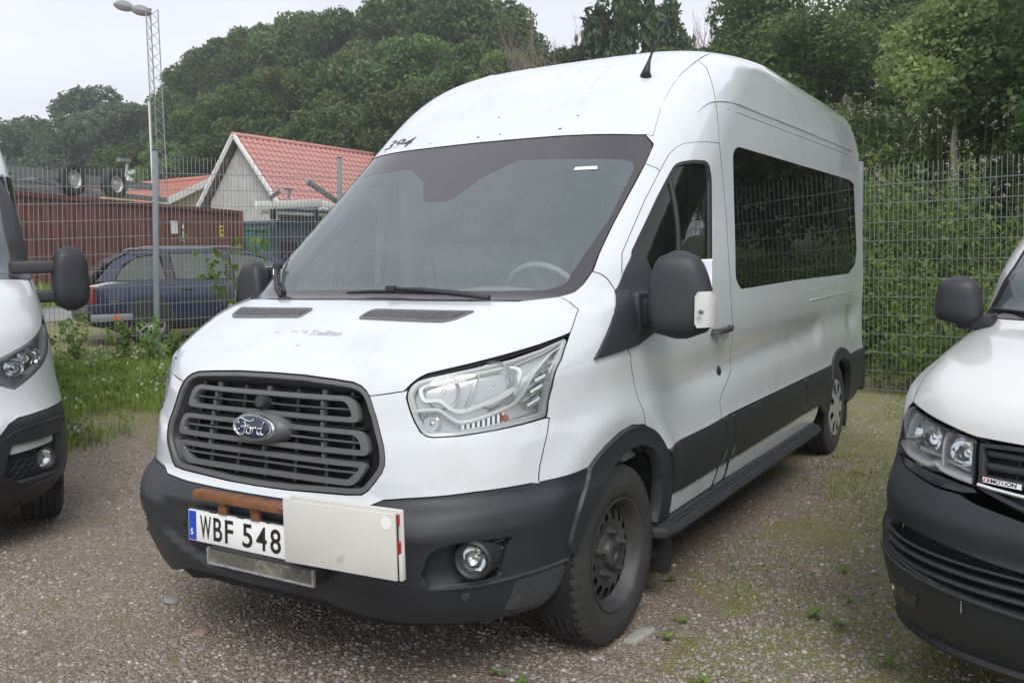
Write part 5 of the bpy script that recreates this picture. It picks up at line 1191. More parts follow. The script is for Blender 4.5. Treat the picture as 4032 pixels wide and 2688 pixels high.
def leaf_mat(name,col,col2,trans=.3):
    m=bpy.data.materials.new(name); m.use_nodes=True; t=m.node_tree; t.nodes.clear(); N=t.nodes.new
    o=N('ShaderNodeOutputMaterial'); g=N('ShaderNodeNewGeometry'); oi=N('ShaderNodeObjectInfo'); tx=N('ShaderNodeTexCoord')
    r=N('ShaderNodeValToRGB'); r.color_ramp.elements[0].color=(*col,1); r.color_ramp.elements[1].color=(*col2,1); t.links.new(g.outputs['Random Per Island'],r.inputs['Fac'])
    n=N('ShaderNodeTexNoise'); n.inputs['Scale'].default_value=.55; n.inputs['Detail'].default_value=2; t.links.new(tx.outputs['Object'],n.inputs['Vector'])
    mr=N('ShaderNodeMapRange'); mr.inputs['From Min'].default_value=.3; mr.inputs['From Max'].default_value=.7; mr.inputs['To Min'].default_value=.72; mr.inputs['To Max'].default_value=1.3; t.links.new(n.outputs['Fac'],mr.inputs['Value'])
    hs=N('ShaderNodeHueSaturation'); t.links.new(r.outputs['Color'],hs.inputs['Color']); mo=N('ShaderNodeMapRange'); mo.inputs['To Min'].default_value=.78; mo.inputs['To Max'].default_value=1.32; t.links.new(oi.outputs['Random'],mo.inputs['Value']); mm=N('ShaderNodeMath'); mm.operation='MULTIPLY'; t.links.new(mr.outputs['Result'],mm.inputs[0]); t.links.new(mo.outputs['Result'],mm.inputs[1]); t.links.new(mm.outputs[0],hs.inputs['Value'])
    mh=N('ShaderNodeMapRange'); mh.inputs['To Min'].default_value=.488; mh.inputs['To Max'].default_value=.520; t.links.new(oi.outputs['Random'],mh.inputs['Value']); t.links.new(mh.outputs['Result'],hs.inputs['Hue'])
    d=N('ShaderNodeBsdfPrincipled'); d.inputs['Roughness'].default_value=.55; d.inputs['Specular IOR Level'].default_value=.3; tr=N('ShaderNodeBsdfTranslucent'); ms=N('ShaderNodeMixShader'); ms.inputs['Fac'].default_value=trans
    t.links.new(hs.outputs['Color'],d.inputs['Base Color']); t.links.new(hs.outputs['Color'],tr.inputs['Color']); t.links.new(d.outputs[0],ms.inputs[1]); t.links.new(tr.outputs[0],ms.inputs[2]); t.links.new(ms.outputs[0],o.inputs['Surface'])
    return m
M['leaf_far']=leaf_mat('leaf_far',(0.080,0.110,0.055),(0.118,0.156,0.076),.4)
M['leaf_dark']=leaf_mat('leaf_dark',(0.065,0.103,0.034),(0.124,0.175,0.055),.4)
M['leaf_light']=leaf_mat('leaf_light',(0.094,0.144,0.038),(0.159,0.213,0.063),.4)
M['leaf_near']=leaf_mat('leaf_near',(0.068,0.115,0.036),(0.136,0.200,0.059),.4)
M['leaf_bright']=leaf_mat('leaf_bright',(0.118,0.206,0.036),(0.195,0.288,0.065),.4)
M['leaf_birch']=leaf_mat('leaf_birch',(0.177,0.237,0.079),(0.254,0.319,0.121),.45)
M['leaf_weep']=leaf_mat('leaf_weep',(0.047,0.073,0.032),(0.085,0.119,0.050),.35)
M['leaf_weed']=leaf_mat('leaf_weed',(0.100,0.175,0.038),(0.206,0.288,0.065),.45)
M['grass']=leaf_mat('grass_blade',(0.130,0.200,0.036),(0.289,0.338,0.089),.45)
M['clover']=mat('white_clover',(.62,.62,.55),.9)
M['yellowfl']=mat('yellow_petal',(.70,.48,.02),.7)
M['fluff']=mat('thistle_fluff',(.32,.29,.25),.95,island=.35)
# ---------------------------------------------------------------- ground sheet
def build_ground():
    ds=np.concatenate([np.linspace(-6,26,90),np.linspace(27,60,34),np.linspace(64,140,20),np.array([165])])
    ls=np.concatenate([np.array([-120,-105,-90,-75]),np.linspace(-60,-16,30),np.linspace(-15,10,80),np.linspace(11,40,16),np.array([50,65,85])])
    D,Lm=np.meshgrid(ds,ls,indexing='ij'); X=CX+D*FH[0]+Lm*RH[0]; Y=CY+D*FH[1]+Lm*RH[1]; Z=terrain(X,Y)
    n,m=D.shape; V=np.stack([X,Y,Z],-1).reshape(-1,3); F=[(i*m+j,i*m+j+1,(i+1)*m+j+1,(i+1)*m+j) for i in range(n-1) for j in range(m-1)]
    g=bpy.data.materials.new('gravel_and_moss'); g.use_nodes=True; t=g.node_tree; p=t.nodes['Principled BSDF']; p.inputs['Roughness'].default_value=.9; N=t.nodes.new; L=t.links.new
    tx=N('ShaderNodeTexCoord')
    def noise(sc,det=4,ro=.6,dist=0):
        k=N('ShaderNodeTexNoise'); k.inputs['Scale'].default_value=sc; k.inputs['Detail'].default_value=det; k.inputs['Roughness'].default_value=ro; k.inputs['Distortion'].default_value=dist; L(tx.outputs['Object'],k.inputs['Vector']); return k.outputs['Fac']
    def ramp(f,st):
        k=N('ShaderNodeValToRGB'); e=k.color_ramp.elements
        while len(e)<len(st): e.new(.5)
        for a,(pos,c) in zip(e,st): a.position=pos; a.color=(*c,1)
        L(f,k.inputs['Fac']); return k.outputs['Color']
    def mix(f,a,b,mode='MIX'):
        k=N('ShaderNodeMixRGB'); k.blend_type=mode
        for i,v in(('Fac',f),('Color1',a),('Color2',b)):
            if isinstance(v,(int,float)): k.inputs[i].default_value=v
            elif isinstance(v,tuple): k.inputs[i].default_value=(*v,1)
            else: L(v,k.inputs[i])
        return k.outputs['Color']
    vo=N('ShaderNodeTexVoronoi'); vo.inputs['Scale'].default_value=85; vo.inputs['Randomness'].default_value=1; L(tx.outputs['Object'],vo.inputs['Vector'])
    sep=N('ShaderNodeSeparateColor'); L(vo.outputs['Color'],sep.inputs['Color'])
    stone=ramp(sep.outputs['Red'],[(0,(.150,.115,.088)),(.35,(.250,.198,.158)),(.62,(.300,.245,.203)),(.85,(.340,.295,.255)),(.97,(.55,.52,.48))])
    dirt=mix(.35,stone,(.200,.160,.125)); big=ramp(noise(.8,5),[(.35,(.80,.78,.76)),(.65,(1.12,1.10,1.06))]); dirt=mix(1,dirt,big,'MULTIPLY')
    # moss and grass film: patches, more of it towards the back and between the vans
    sx=N('ShaderNodeSeparateXYZ'); L(tx.outputs['Object'],sx.inputs['Vector'])
    def mrange(v,a,b,c=0,d=1):
        k=N('ShaderNodeMapRange'); k.interpolation_type='SMOOTHSTEP'; k.inputs['From Min'].default_value=a; k.inputs['From Max'].default_value=b; k.inputs['To Min'].default_value=c; k.inputs['To Max'].default_value=d; L(v,k.inputs['Value']); return k.outputs['Result']
    def math_(op,a,b):
        k=N('ShaderNodeMath'); k.operation=op
        for i,v in enumerate((a,b)):
            if isinstance(v,(int,float)): k.inputs[i].default_value=v
            else: L(v,k.inputs[i])
        return k.outputs[0]
    back=mrange(sx.outputs['Y'],1.6,6.5); rightw=mrange(sx.outputs['X'],.9,1.5)
    leftb=math_('MULTIPLY',mrange(sx.outputs['X'],-3.2,-4.6),mrange(sx.outputs['Y'],1.8,3.2))
    am=math_('ADD',math_('ADD',math_('MULTIPLY',back,.23),math_('MULTIPLY',rightw,.20)),math_('MULTIPLY',leftb,.30))
    pn=math_('ADD',noise(1.7,7,.68,.6),am); pm=mrange(pn,.555,.70)
    moss=ramp(noise(9,5,.7),[(.3,(.125,.122,.036)),(.5,(.185,.188,.048)),(.7,(.185,.225,.052))])
    moss=mix(.22,moss,stone)
    c=mix(pm,dirt,moss)
    far=mrange(sx.outputs['Y'],9.5,12.0); c=mix(far,c,(.085,.095,.038))
    L(c,p.inputs['Base Color'])
    b=N('ShaderNodeBump'); b.inputs['Strength'].default_value=.9; b.inputs['Distance'].default_value=.012
    hh=math_('ADD',math_('MULTIPLY',vo.outputs['Distance'],-1.2),math_('MULTIPLY',noise(160,2),.6)); L(hh,b.inputs['Height']); L(b.outputs['Normal'],p.inputs['Normal'])
    o=mesh('ground',V,F,g,smooth=True); o['kind']='structure'; fix=o.data
    if o.data.polygons[0].normal.z<0: o.data.flip_normals()
    # road strip beyond the left fence
    a=np.array([-15.6,2.2]); dr=np.array([.30,.954]); nn=np.array([-dr[1],dr[0]]); V=[];F=[]
    for i in range(41):
        for j,wd in enumerate((0,.8,1.6,2.4)):
            q=a+dr*(i*.7-6)+nn*(wd-.2); V.append((q[0],q[1],float(terrain(*q))+.012))
    for i in range(40):
        for j in range(3): F.append((i*4+j,i*4+j+1,(i+1)*4+j+1,(i+1)*4+j))
    o=mesh('road',V,F,mat('pale_asphalt',(.20,.195,.19),.9,var=.1,vscale=3,bump=.3,bscale=200),smooth=True); o['kind']='structure'
    if o.data.polygons[0].normal.z<0: o.data.flip_normals()
build_ground()
# ---------------------------------------------------------------- wire fences
def wire_panel(parent,p,q,z0,z1,h,name='wire_mesh'):
    """double-wire mesh between two posts; vertical wires stand 3 cm above the top"""
    p=np.array(p[:2],float);q=np.array(q[:2],float); L_=np.linalg.norm(q-p); d=(q-p)/L_; n=np.array([-d[1],d[0]]); V=[];F=[]
    def add(a,b,r):
        a=np.array(a);b=np.array(b); t=b-a; t=t/np.linalg.norm(t); x=np.array([n[0],n[1],0.]); u=np.cross(t,x); k=len(V)
        for c in(a,b):
            for s1,s2 in((-1,-1),(1,-1),(1,1),(-1,1)): V.append(tuple(c+x*s1*r+u*s2*r))
        F.extend([(k,k+1,k+5,k+4),(k+1,k+2,k+6,k+5),(k+2,k+3,k+7,k+6),(k+3,k,k+4,k+7),(k+4,k+5,k+6,k+7)])
    nv=int(L_/.05)
    for i in range(1,nv):
        c=p+d*(i*.05); zb=z0+(z1-z0)*i/nv; add((c[0],c[1],zb+.03),(c[0],c[1],zb+h+.03),.0023)
    for k in range(int(h/.2)+1):
        zz=.05+k*.2
        if zz>h: break
        for s in(-.008,.008):
            a=p+n*s;b=q+n*s; add((a[0],a[1],z0+zz),(b[0],b[1],z1+zz),.0032)
    o=mesh(name,V,F,M['galv'],parent); o['kind']='stuff'; return o
def fence(name,label,pts,h=2.43,step_=None,lean=(0,0)):
    """pts: list of (x,y,ground z)"""
    f=empty(name,pts[0]); f.location=(0,0,0); tag(f,label,'fence')
    for i,(x,y,z) in enumerate(pts):
        a=pts[min(i+1,len(pts)-1)]; b_=pts[max(i-1,0)]; ang=math.atan2(a[1]-b_[1],a[0]-b_[0]); b=MB(); b.box((-.03,-.02,-.3),(.03,.02,h+.09)); b.xf(Matrix.Translation((x,y,z))@Matrix.Rotation(ang,4,'Z')@Matrix.Translation((0,-.032,0))); po=b.build('fence_post',M['galv_post'],f,bevel=.004)
        b=MB(); b.box((-.032,-.022,0),(.032,.022,.012)); b.xf(Matrix.Translation((x,y,z+h+.09))@Matrix.Rotation(ang,4,'Z')@Matrix.Translation((0,-.032,0))); b.build('post_cap',M['rubber'],po)
    for i in range(len(pts)-1):
        z0=pts[i][2]+(0 if step_ is None else step_[i]); wire_panel(f,pts[i],pts[i+1],z0,pts[i+1][2]+(0 if step_ is None else step_[i]),h)
    for o in list(f.children)+[g for c in f.children for g in c.children]:
        n=len(o.data.vertices); a=np.empty(n*3,np.float32); o.data.vertices.foreach_get('co',a); a=a.reshape(-1,3); a[:,0]+=lean[0]*(a[:,2]-.2); a[:,1]+=lean[1]*(a[:,2]-.2); o.data.vertices.foreach_set('co',a.ravel()); o.data.update()
    return f
dl=np.array([.388,.921]); P1=np.array([-7.10,5.08])
fence('wire_fence','grey wire mesh fence along the left side in front of the blue car',[(*(P1-dl*5.06),.22),(*(P1-dl*2.53),.30),(*P1,.40),(*(P1+dl*2.45),.44),(-5.19,9.50,.34)],step_=[-.12,-.16,.0,.0],lean=(-.018,.060))
dr_=np.array([.978,-.207]); PR=np.array([.52,8.33])
rp=[(-5.17,9.53,.25)]+[(*(PR+dr_*k*2.52),float(terrain(*(PR+dr_*k*2.52)))) for k in(-1,0,1,2)]
fence('wire_fence','galvanised wire mesh fence behind the vans in front of the weeds',rp,lean=(-.015,.055))
# ---------------------------------------------------------------- shipping container with a trailer on top
def corrugated(mb,a,b,z0,z1,pitch=.28,depth=.036):
    a=np.array(a,float);b=np.array(b,float); L_=np.linalg.norm(b-a); d=(b-a)/L_; n=np.array([d[1],-d[0]]); k=int(L_/pitch); pts=[]
    for i in range(k):
        for t,o in((0,0),(.26,0),(.50,-depth),(.76,-depth)): c=a+d*((i+t)*L_/k)+n*o; pts.append(c)
    pts.append(b); V=[(p[0],p[1],z0) for p in pts]+[(p[0],p[1],z1) for p in pts]; m=len(pts); mb.add(V,[(i,i+1,m+i+1,m+i) for i in range(m-1)])
def container(label,A,B,wd,h,m,z0=None,open_=False):
    """A,B: ends of the long side facing the yard; wd: depth away from the yard"""
    A=np.array(A,float);B=np.array(B,float); d=(B-A)/np.linalg.norm(B-A); n=np.array([-d[1],d[0]]); z0=float(terrain(*A)) if z0 is None else z0
    c=empty('shipping_container'); tag(c,label,'container')
    C,D=B+n*wd,A+n*wd
    b=MB(); corrugated(b,A,B,z0+.16,z0+h-.1); b.build('side_wall',m,c)
    b=MB(); corrugated(b,C,D,z0+.16,z0+h-.1); b.build('side_wall',m,c)
    b=MB(); corrugated(b,B,C,z0+.16,z0+h-.1); b.build('end_wall',m,c)
    b=MB(); corrugated(b,D,A,z0+.16,z0+h-.1); b.build('end_wall',m,c)
    for p,q in((A,B),(B,C),(C,D),(D,A)):
        b=MB(); b.bar((*p,z0+.08),(*q,z0+.08),.08,.16); b.build('bottom_rail',m,c)
        b=MB(); b.bar((*p,z0+h-.05),(*q,z0+h-.05),.08,.12); b.build('top_rail',m,c)
    for p in(A,B,C,D):
        b=MB(); b.box((p[0]-.08,p[1]-.08,z0),(p[0]+.08,p[1]+.08,z0+h+.01)); b.build('corner_post',m,c,bevel=.01)
    b=MB(); b.add([(*A,z0+h-.02),(*B,z0+h-.02),(*C,z0+h-.02),(*D,z0+h-.02)],[(0,1,2,3)]); b.build('roof',m,c)
    return c,A,B,d,-n,z0
cA,cB=np.array([-20.11,11.07]),np.array([-22.53,20.53]); cd_=(cB-cA)/np.linalg.norm(cB-cA)
cont,A_,B_,d_,nf,zc=container('long rust-red shipping container with a trailer lying on its roof',cA-cd_*2.4,cB,2.44,2.62,M['cont_red'])
# n faces the yard
def on_wall(name,body,size,m,dist,z,parent,sx=1.0,bold=.004):
    p=A_+d_*dist+nf*.012; ax=Vector((d_[0],d_[1],0)); az=Vector((nf[0],nf[1],0)); ay=Vector((0,0,1))
    mx=Matrix(((ax.x,ay.x,az.x,p[0]),(ax.y,ay.y,az.y,p[1]),(ax.z,ay.z,az.z,z),(0,0,0,1)))
    return text_mesh(name,body,size,m,parent,mx,.002,bold,sx)
def wall_patch(name,d0,d1,z0,z1,m,off=.008):
    b=MB(); p=A_+d_*d0+nf*off;q=A_+d_*d1+nf*off; b.bar((*p,(z0+z1)/2),(*q,(z0+z1)/2),.012,z1-z0); return b.build(name,m,cont)
Ld=lambda p:float(np.dot(np.array(p)-A_,d_))
dl0=Ld((-21.69,16.96)); wall_patch('white_decal',dl0-.16,dl0+.16,2.58,2.98,M['plate']); 
on_wall('decal_letter','C',.20,M['cont_red'],dl0-.02,2.80,cont,1,.012); on_wall('decal_letter','7',.16,M['cont_red'],dl0-.02,2.60,cont,1,.010)
on_wall('decal_letter','1',.20,M['cont_red'],dl0-.13,2.80,cont,1,.010)
for k,ch in enumerate('459'): on_wall('wall_digit',ch,.26,M['plate'],Ld((-21.77,17.39))-.06,2.72-.24*k,cont,.8,.008)
on_wall('wall_digit','9',.26,M['plate'],Ld((-21.62,17.60))+.05,2.02,cont,.8,.008)
dy=Ld((-22.34,19.38)); wall_patch('yellow_decal',dy-.13,dy+.13,2.55,2.92,M['yellowfl'])
for zz in(2.80,2.66): wall_patch('decal_mark',dy-.07,dy+.08,zz,zz+.06,M['ink'],.016)
# trailer chassis lying on the roof
tr=empty('trailer'); tag(tr,'steel trailer chassis with two wheels stored on top of the red container','trailer'); zt=zc+2.64
def tp(s,o,z): p=A_+d_*s-nf*o; return Vector((p[0],p[1],zt+z))
for o in(.35,1.6):
    b=MB(); b.bar(tp(.2,o,.60),tp(8.2,o,.52),.09,.20); b.build('chassis_beam',M['galv'],tr); b=MB(); b.bar(tp(.6,o,.20),tp(8.6,o,.16),.09,.14); b.build('lower_beam',M['galv'],tr)
for s in(1.5,2.6,4.0,8.0):
    b=MB(); b.bar(tp(s,.35,.5),tp(s,1.6,.5),.08,.12); b.build('cross_member',M['galv'],tr)
b=MB(); b.bar(tp(2.2,.3,.25),tp(3.3,.3,.5),.06,.10); b.build('brace',M['galv'],tr); b=MB(); b.bar(tp(3.3,.3,.5),tp(4.3,.3,.25),.06,.10); b.build('brace',M['galv'],tr)
for s in(Ld((-20.75,13.2)),Ld((-21.29,14.75))):
    c=tp(s,.30,.47); w=wheel(tr,'trailer_wheel',c,1,Rt=.45,wd=.26,rim=.23,kind='steel',seg=40); w.rotation_euler=(0,0,math.atan2(d_[1],d_[0])-R(90))
    for ch in w.children:
        if ch.name.split('.')[0] in('rim','wheel_disc','hub','wheel_nut'): ch.data.materials[0]=M['satin_w']
for s in(6.9,):
    b=MB(); b.bar(tp(s,.28,.86),tp(s+.25,.28,.92),.05,.10); b.build('marker_lamp',M['white_trim'],tr)
e=Ld((-21.6,15.96))-.7
b=MB(); b.bar(tp(e,.4,.2),tp(e+.2,.4,1.2),.05,.06); b.build('stanchion',M['satin_w'],tr); b=MB(); b.bar(tp(e-.18,.4,1.22),tp(e+.28,.4,1.24),.14,.10); b.build('jockey_plate',M['lamp_grey'],tr); b=MB(); b.bar(tp(e+.12,.36,.35),tp(e+.25,.36,.75),.05,.22); b.build('mud_guard',M['plate'],tr)
b=MB(); b.bar(tp(5.6,.15,.03),tp(6.8,.15,.03),.2,.05); b.build('plank',M['yellow_wall'],tr)
# green and blue-grey containers beyond
def simple_box(label,name,A,B,wd,h,m):
    c,a,b_,d,n,z=container(label,A,B,wd,h,m); c.name=name; return c,np.array(a),d,n,z
g_,ga,gd,gn,gz=simple_box('green corrugated container beside the end of the red container','shipping_container',(-23.35,21.35),(-22.95,22.25),2.4,2.05,M['cont_green'])
b_,ba,bd_,bn,bz=simple_box('blue-grey steel container with dark opening, behind the blue car','shipping_container',(-22.85,22.45),(-23.6,26.6),2.4,2.30,M['cont_blue'])
def bp_(s,o,z): p=ba+bd_*s+bn*o; return (p[0],p[1],bz+z)
mb=MB(); mb.bar(bp_(.35,.02,.75),bp_(1.35,.02,.75),.05,1.5); mb.build('dark_opening',M['car_black'],b_)  # near-black slab stands in for the shaded inside of an opening
mb=MB(); mb.bar(bp_(2.3,.03,1.3),bp_(3.0,.03,1.3),.04,.35); mb.build('white_notice',M['plate'],b_)
mb=MB(); mb.bar(bp_(1.55,.05,1.15),bp_(1.8,.05,1.15),.1,2.3); mb.build('door_post',M['cont_blue'],b_)
# light steel frame stored on the blue container
fr=empty('steel_frame'); tag(fr,'pale steel boom frame lying on the blue-grey container below the barn','frame')
for i,(p,q,w) in enumerate([((-1.6,.4,2.75),(2.4,.5,3.05),.30),((2.4,.5,3.05),(4.6,.6,2.85),.26),((1.5,.5,3.85),(4.0,.6,3.0),.20),((3.6,.5,2.95),(6.2,.6,3.55),.22),((-1.2,.3,2.55),(3.2,.3,2.62),.12),((2.9,.3,2.55),(5.4,.4,2.95),.14)]):
    mb=MB(); mb.bar(bp_(*p),bp_(*q),.12,w); mb.build('boom',M['white_trim'] if i!=2 else M['galv'],fr,bevel=.02)
for s in(-.6,2.2): mb=MB(); mb.bar(bp_(s,.4,2.30),bp_(s,.4,2.80),.16,.16); mb.build('support_block',M['car_black'],fr)
mb=MB(); mb.tube([bp_(2.3,.5,2.85),bp_(2.9,.5,2.83)],.08,10); mb.build('hydraulic_ram',M['plate'],fr)
mb=MB(); mb.bar(bp_(-.9,.5,3.05),bp_(-.3,.5,3.35),.05,.16); mb.build('bracket',M['galv'],fr); mb=MB(); mb.bar(bp_(.0,.5,3.45),bp_(.5,.5,3.45),.05,.08); mb.build('bracket',M['galv'],fr); mb=MB(); mb.bar(bp_(.2,.5,3.1),bp_(.35,.5,3.45),.05,.08); mb.build('bracket',M['galv'],fr)
# ---------------------------------------------------------------- barn with red tiled roof
barn=empty('barn',(-28.9,26.4,0)); tag(barn,'grey timber barn with steep gable, white barge boards and red tiled roof','barn')
bx,by,rz,ez,hw,ln=0,0,7.25,4.40,2.35,16.0; gz0=float(terrain(-28.9,26.4)); slope=math.atan2(rz-ez,hw)
b=MB(); b.prism([(-hw+.25,gz0),(hw-.25,gz0),(hw-.25,ez+.1),(0,rz-.22),(-hw+.25,ez+.1)],.12,ln,'y'); b.build('wall',M['dark_wood'],barn)
nb=42
for i in range(nb):
    x0=-hw+.25+(2*hw-.5)*i/nb; x1=x0+(2*hw-.5)/nb*(.94); xm_=(x0+x1)/2; top=lambda x:rz-.24-(abs(x))*math.tan(slope)
    t=.020+.012*(i%2); b=MB(); V=[(x0,.12-t,gz0),(x1,.12-t,gz0),(x1,.12-t,top(x1)),(x0,.12-t,top(x0)),(x0,.122,gz0),(x1,.122,gz0),(x1,.122,top(x1)),(x0,.122,top(x0))]
    b.add(V,[(0,1,2,3),(0,4,5,1),(1,5,6,2),(2,6,7,3),(3,7,4,0)]); b.build('board',M['board_grey'],barn)
for s in(1,-1):
    # roof deck, soffit boards, barge boards
    up=Vector((0,0,rz)); dn=Vector((s*(hw+.35),0,rz-(hw+.35)*math.tan(slope))); nrm=Vector((s*math.sin(slope),0,math.cos(slope)))
    rf=empty('roof_slope'); rf.parent=barn
    b=MB(); b.add([up+Vector((0,-.25,0)),dn+Vector((0,-.25,0)),dn+Vector((0,ln,0)),up+Vector((0,ln,0)),up+nrm*-.06+Vector((0,-.25,0)),dn+nrm*-.06+Vector((0,-.25,0)),dn+nrm*-.06+Vector((0,ln,0)),up+nrm*-.06+Vector((0,ln,0))],[(0,1,2,3),(4,7,6,5),(0,4,5,1),(1,5,6,2),(2,6,7,3)]); b.build('roof_deck',M['dark_wood'],rf)
    for k in range(9):
        t0=.06+k*.105; p=up.lerp(dn,t0); q=up.lerp(dn,t0+.085); b=MB(); V=[]
        for pp in(p,q):
            for y in(-.24,.11): V.append(pp-nrm*.075+Vector((0,y,0)))
        b.add(V,[(0,1,3,2)]); b.build('soffit_board',M['dark_wood'],barn)
    for off,ww,yy in((.02,.20,-.30),(.05,.10,-.34)):
        b=MB(); a=up+nrm*off+Vector((0,yy,0)); c=dn+nrm*off+Vector((0,yy,0)); b.bar(a,c,.05,ww,up=nrm); b.build('barge_board',M['white_trim'],barn)
    if s>0:
        # tiles: wavy pans in courses on the slope facing the yard
        Ls=(dn-up).length; cw,chh=.34,.34; nr=int(Ls/chh); nc=int((ln+.2)/cw); dirs=(dn-up).normalized()
        V=[];F=[];n=5
        for r_ in range(2):
            for k in range(n+1):
                t=k/n; hgt=.045*math.sin(t*2*math.pi*.999)+.03; V.append((t*cw,r_*chh*1.08,hgt+(.035 if r_ else 0)))
        for k in range(n): F.append((k,k+1,n+1+k+1,n+1+k))
        for k in range(n+1): V.append((V[n+1+k][0],V[n+1+k][1],V[n+1+k][2]-.04))
        for k in range(n): F.append((n+1+k,n+1+k+1,2*(n+1)+k+1,2*(n+1)+k))
        tm=bpy.data.meshes.new('roof_tile'); tm.from_pydata(V,[],F); tm.materials.append(M['tile']); tm.update(); tm.polygons.foreach_set('use_smooth',np.ones(len(F),bool)); tm.set_sharp_from_angle(angle=R(50))
        if tm.polygons[0].normal.z<0: tm.flip_normals()
        rot=Matrix(((0,dirs.x,nrm.x,0),(1,0,0,0),(0,dirs.z,nrm.z,0),(0,0,0,1)))
        cells=[(r_,c_) for c_ in range(nc) for r_ in range(nr)]; far=MB()
        for i,(r_,c_) in enumerate(cells):
            mx=Matrix.Translation(up+dirs*(r_*chh)+Vector((0,-.25+c_*cw,0)))@rot
            if i<300:
                o=bpy.data.objects.new('roof_tile',tm); COL.objects.link(o); o.parent=rf; o.matrix_local=mx
            else: far.add([mx@Vector(v) for v in V],F)
        o=far.build('roof_tiling',M['tile'],rf,smooth=50); o['kind']='stuff'
        b=MB(); e=dn+nrm*.02; b.tube([e+Vector((.05,-.3,-.05)),e+Vector((.05,ln,-.05))],.07,8); b.build('gutter',M['cont_blue'],barn)
b=MB(); b.tube([(0,-.35,rz+.05),(0,ln,rz+.05)],.11,10); b.build('ridge_tile',M['tile'],barn,smooth=True)
# ---------------------------------------------------------------- cream house with orange roof
hs=empty('house',(-34.7,29.7,0)); tag(hs,'small cream house with low orange tiled roof beyond the red container','house')
hb=float(terrain(-34.7,29.7)); rz2=5.97; e2=4.34; hw2=3.7
b=MB(); b.prism([(-hw2+.3,hb-1),(hw2-.3,hb-1),(hw2-.3,e2+.1),(0,rz2-.12),(-hw2+.3,e2+.1)],-14,0,'x'); b.build('wall',M['yellow_wall'],hs)
for s in(1,-1):
    up=Vector((0,0,rz2)); dn=Vector((0,s*(hw2+.3),rz2-(hw2+.3)*(rz2-e2)/hw2)); rf=empty('roof_slope'); rf.parent=hs
    nrm=Vector((0,s*(rz2-e2),hw2)).normalized()
    b=MB(); b.add([up+Vector((.4,0,0)),dn+Vector((.4,0,0)),dn+Vector((-14.4,0,0)),up+Vector((-14.4,0,0))],[(0,1,2,3)]); b.build('roof_deck',M['dark_wood'],rf)
    if s<0:
        for r_ in range(13):
            a=up.lerp(dn,r_/13)+nrm*.02; c=up.lerp(dn,(r_+1)/13)+nrm*.075; b=MB(); b.add([a+Vector((.4,0,0)),c+Vector((.4,0,0)),c+Vector((-14.4,0,0)),a+Vector((-14.4,0,0)),c+Vector((.4,0,-.06)),c+Vector((-14.4,0,-.06))],[(0,1,2,3),(1,4,5,2)]); b.build('tile_course',M['tile2'],rf)
    b=MB(); b.bar(up+Vector((.42,0,.02)),dn+Vector((.42,0,.02)),.05,.30); b.build('barge_board',M['white_trim'],hs)
b=MB(); b.tube([(.45,0,rz2+.08),(-14.4,0,rz2+.08)],.12,8); b.build('ridge_tile',M['tile2'],hs,smooth=True)
# ---------------------------------------------------------------- floodlight mast
mast=empty('floodlight_mast',(-30.6,23.5,0)); tag(mast,'tall lattice mast with two floodlights against the sky','mast')
Hm=12.3; tri=[(0,-.32),(.28,.16),(-.28,.16)]; z0=float(terrain(-30.6,23.5))
for (x,y) in tri:
    b=MB(); b.tube([(x,y,z0),(x*.85,y*.85,Hm)],.024,6); b.build('leg',M['galv'],mast)
b=MB(); npn=26
for k in range(npn):
    za=z0+(Hm-z0)*k/npn; zb=z0+(Hm-z0)*(k+1)/npn
    for i in range(3):
        p,q=tri[i],tri[(i+1)%3]; f0=1-.15*k/npn;f1=1-.15*(k+1)/npn
        b.tube([(p[0]*f0,p[1]*f0,za),(q[0]*f1,q[1]*f1,zb)],.011,4)
o=b.build('lattice_bracing',M['galv'],mast); o['kind']='stuff'
b=MB(); b.tube([(-.05,-.36,z0),(-.03,-.33,8.5)],.035,6); b.build('cable_tube',M['white_trim'],mast)
for dx,dz,l_ in((-1.15,.10,1.3),(-.45,-.10,.6)):
    hx=Vector(RH+(0,))*(dx)+Vector((0,0,Hm+dz)); b=MB(); b.bar((0,0,Hm),hx+Vector((0,0,.1)),.08,.08); b.build('lamp_arm',M['lamp_grey'],mast)
    mx=Matrix.Translation(hx)@Matrix.Rotation(math.atan2(RH[1],RH[0]),4,'Z')@Matrix.Rotation(R(12),4,'Y'); b=MB(); b.lathe([(-.02,.001),(-.02,.26),(.06,.28),(.20,.20),(.28,.10),(.29,.001)],20,'z'); b.V=[(v[0]*1.6,v[1],v[2]) for v in b.V]; b.xf(mx); lo_=b.build('floodlight',M['lamp_grey'],mast,smooth=40)
    b=MB(); b.lathe([(-.03,.001),(-.12,.12),(-.06,.22),(-.021,.25)],20,'z'); b.V=[(v[0]*1.6,v[1],v[2]) for v in b.V]; b.xf(mx); b.build('lamp_glass',M['drl'],lo_,smooth=True)
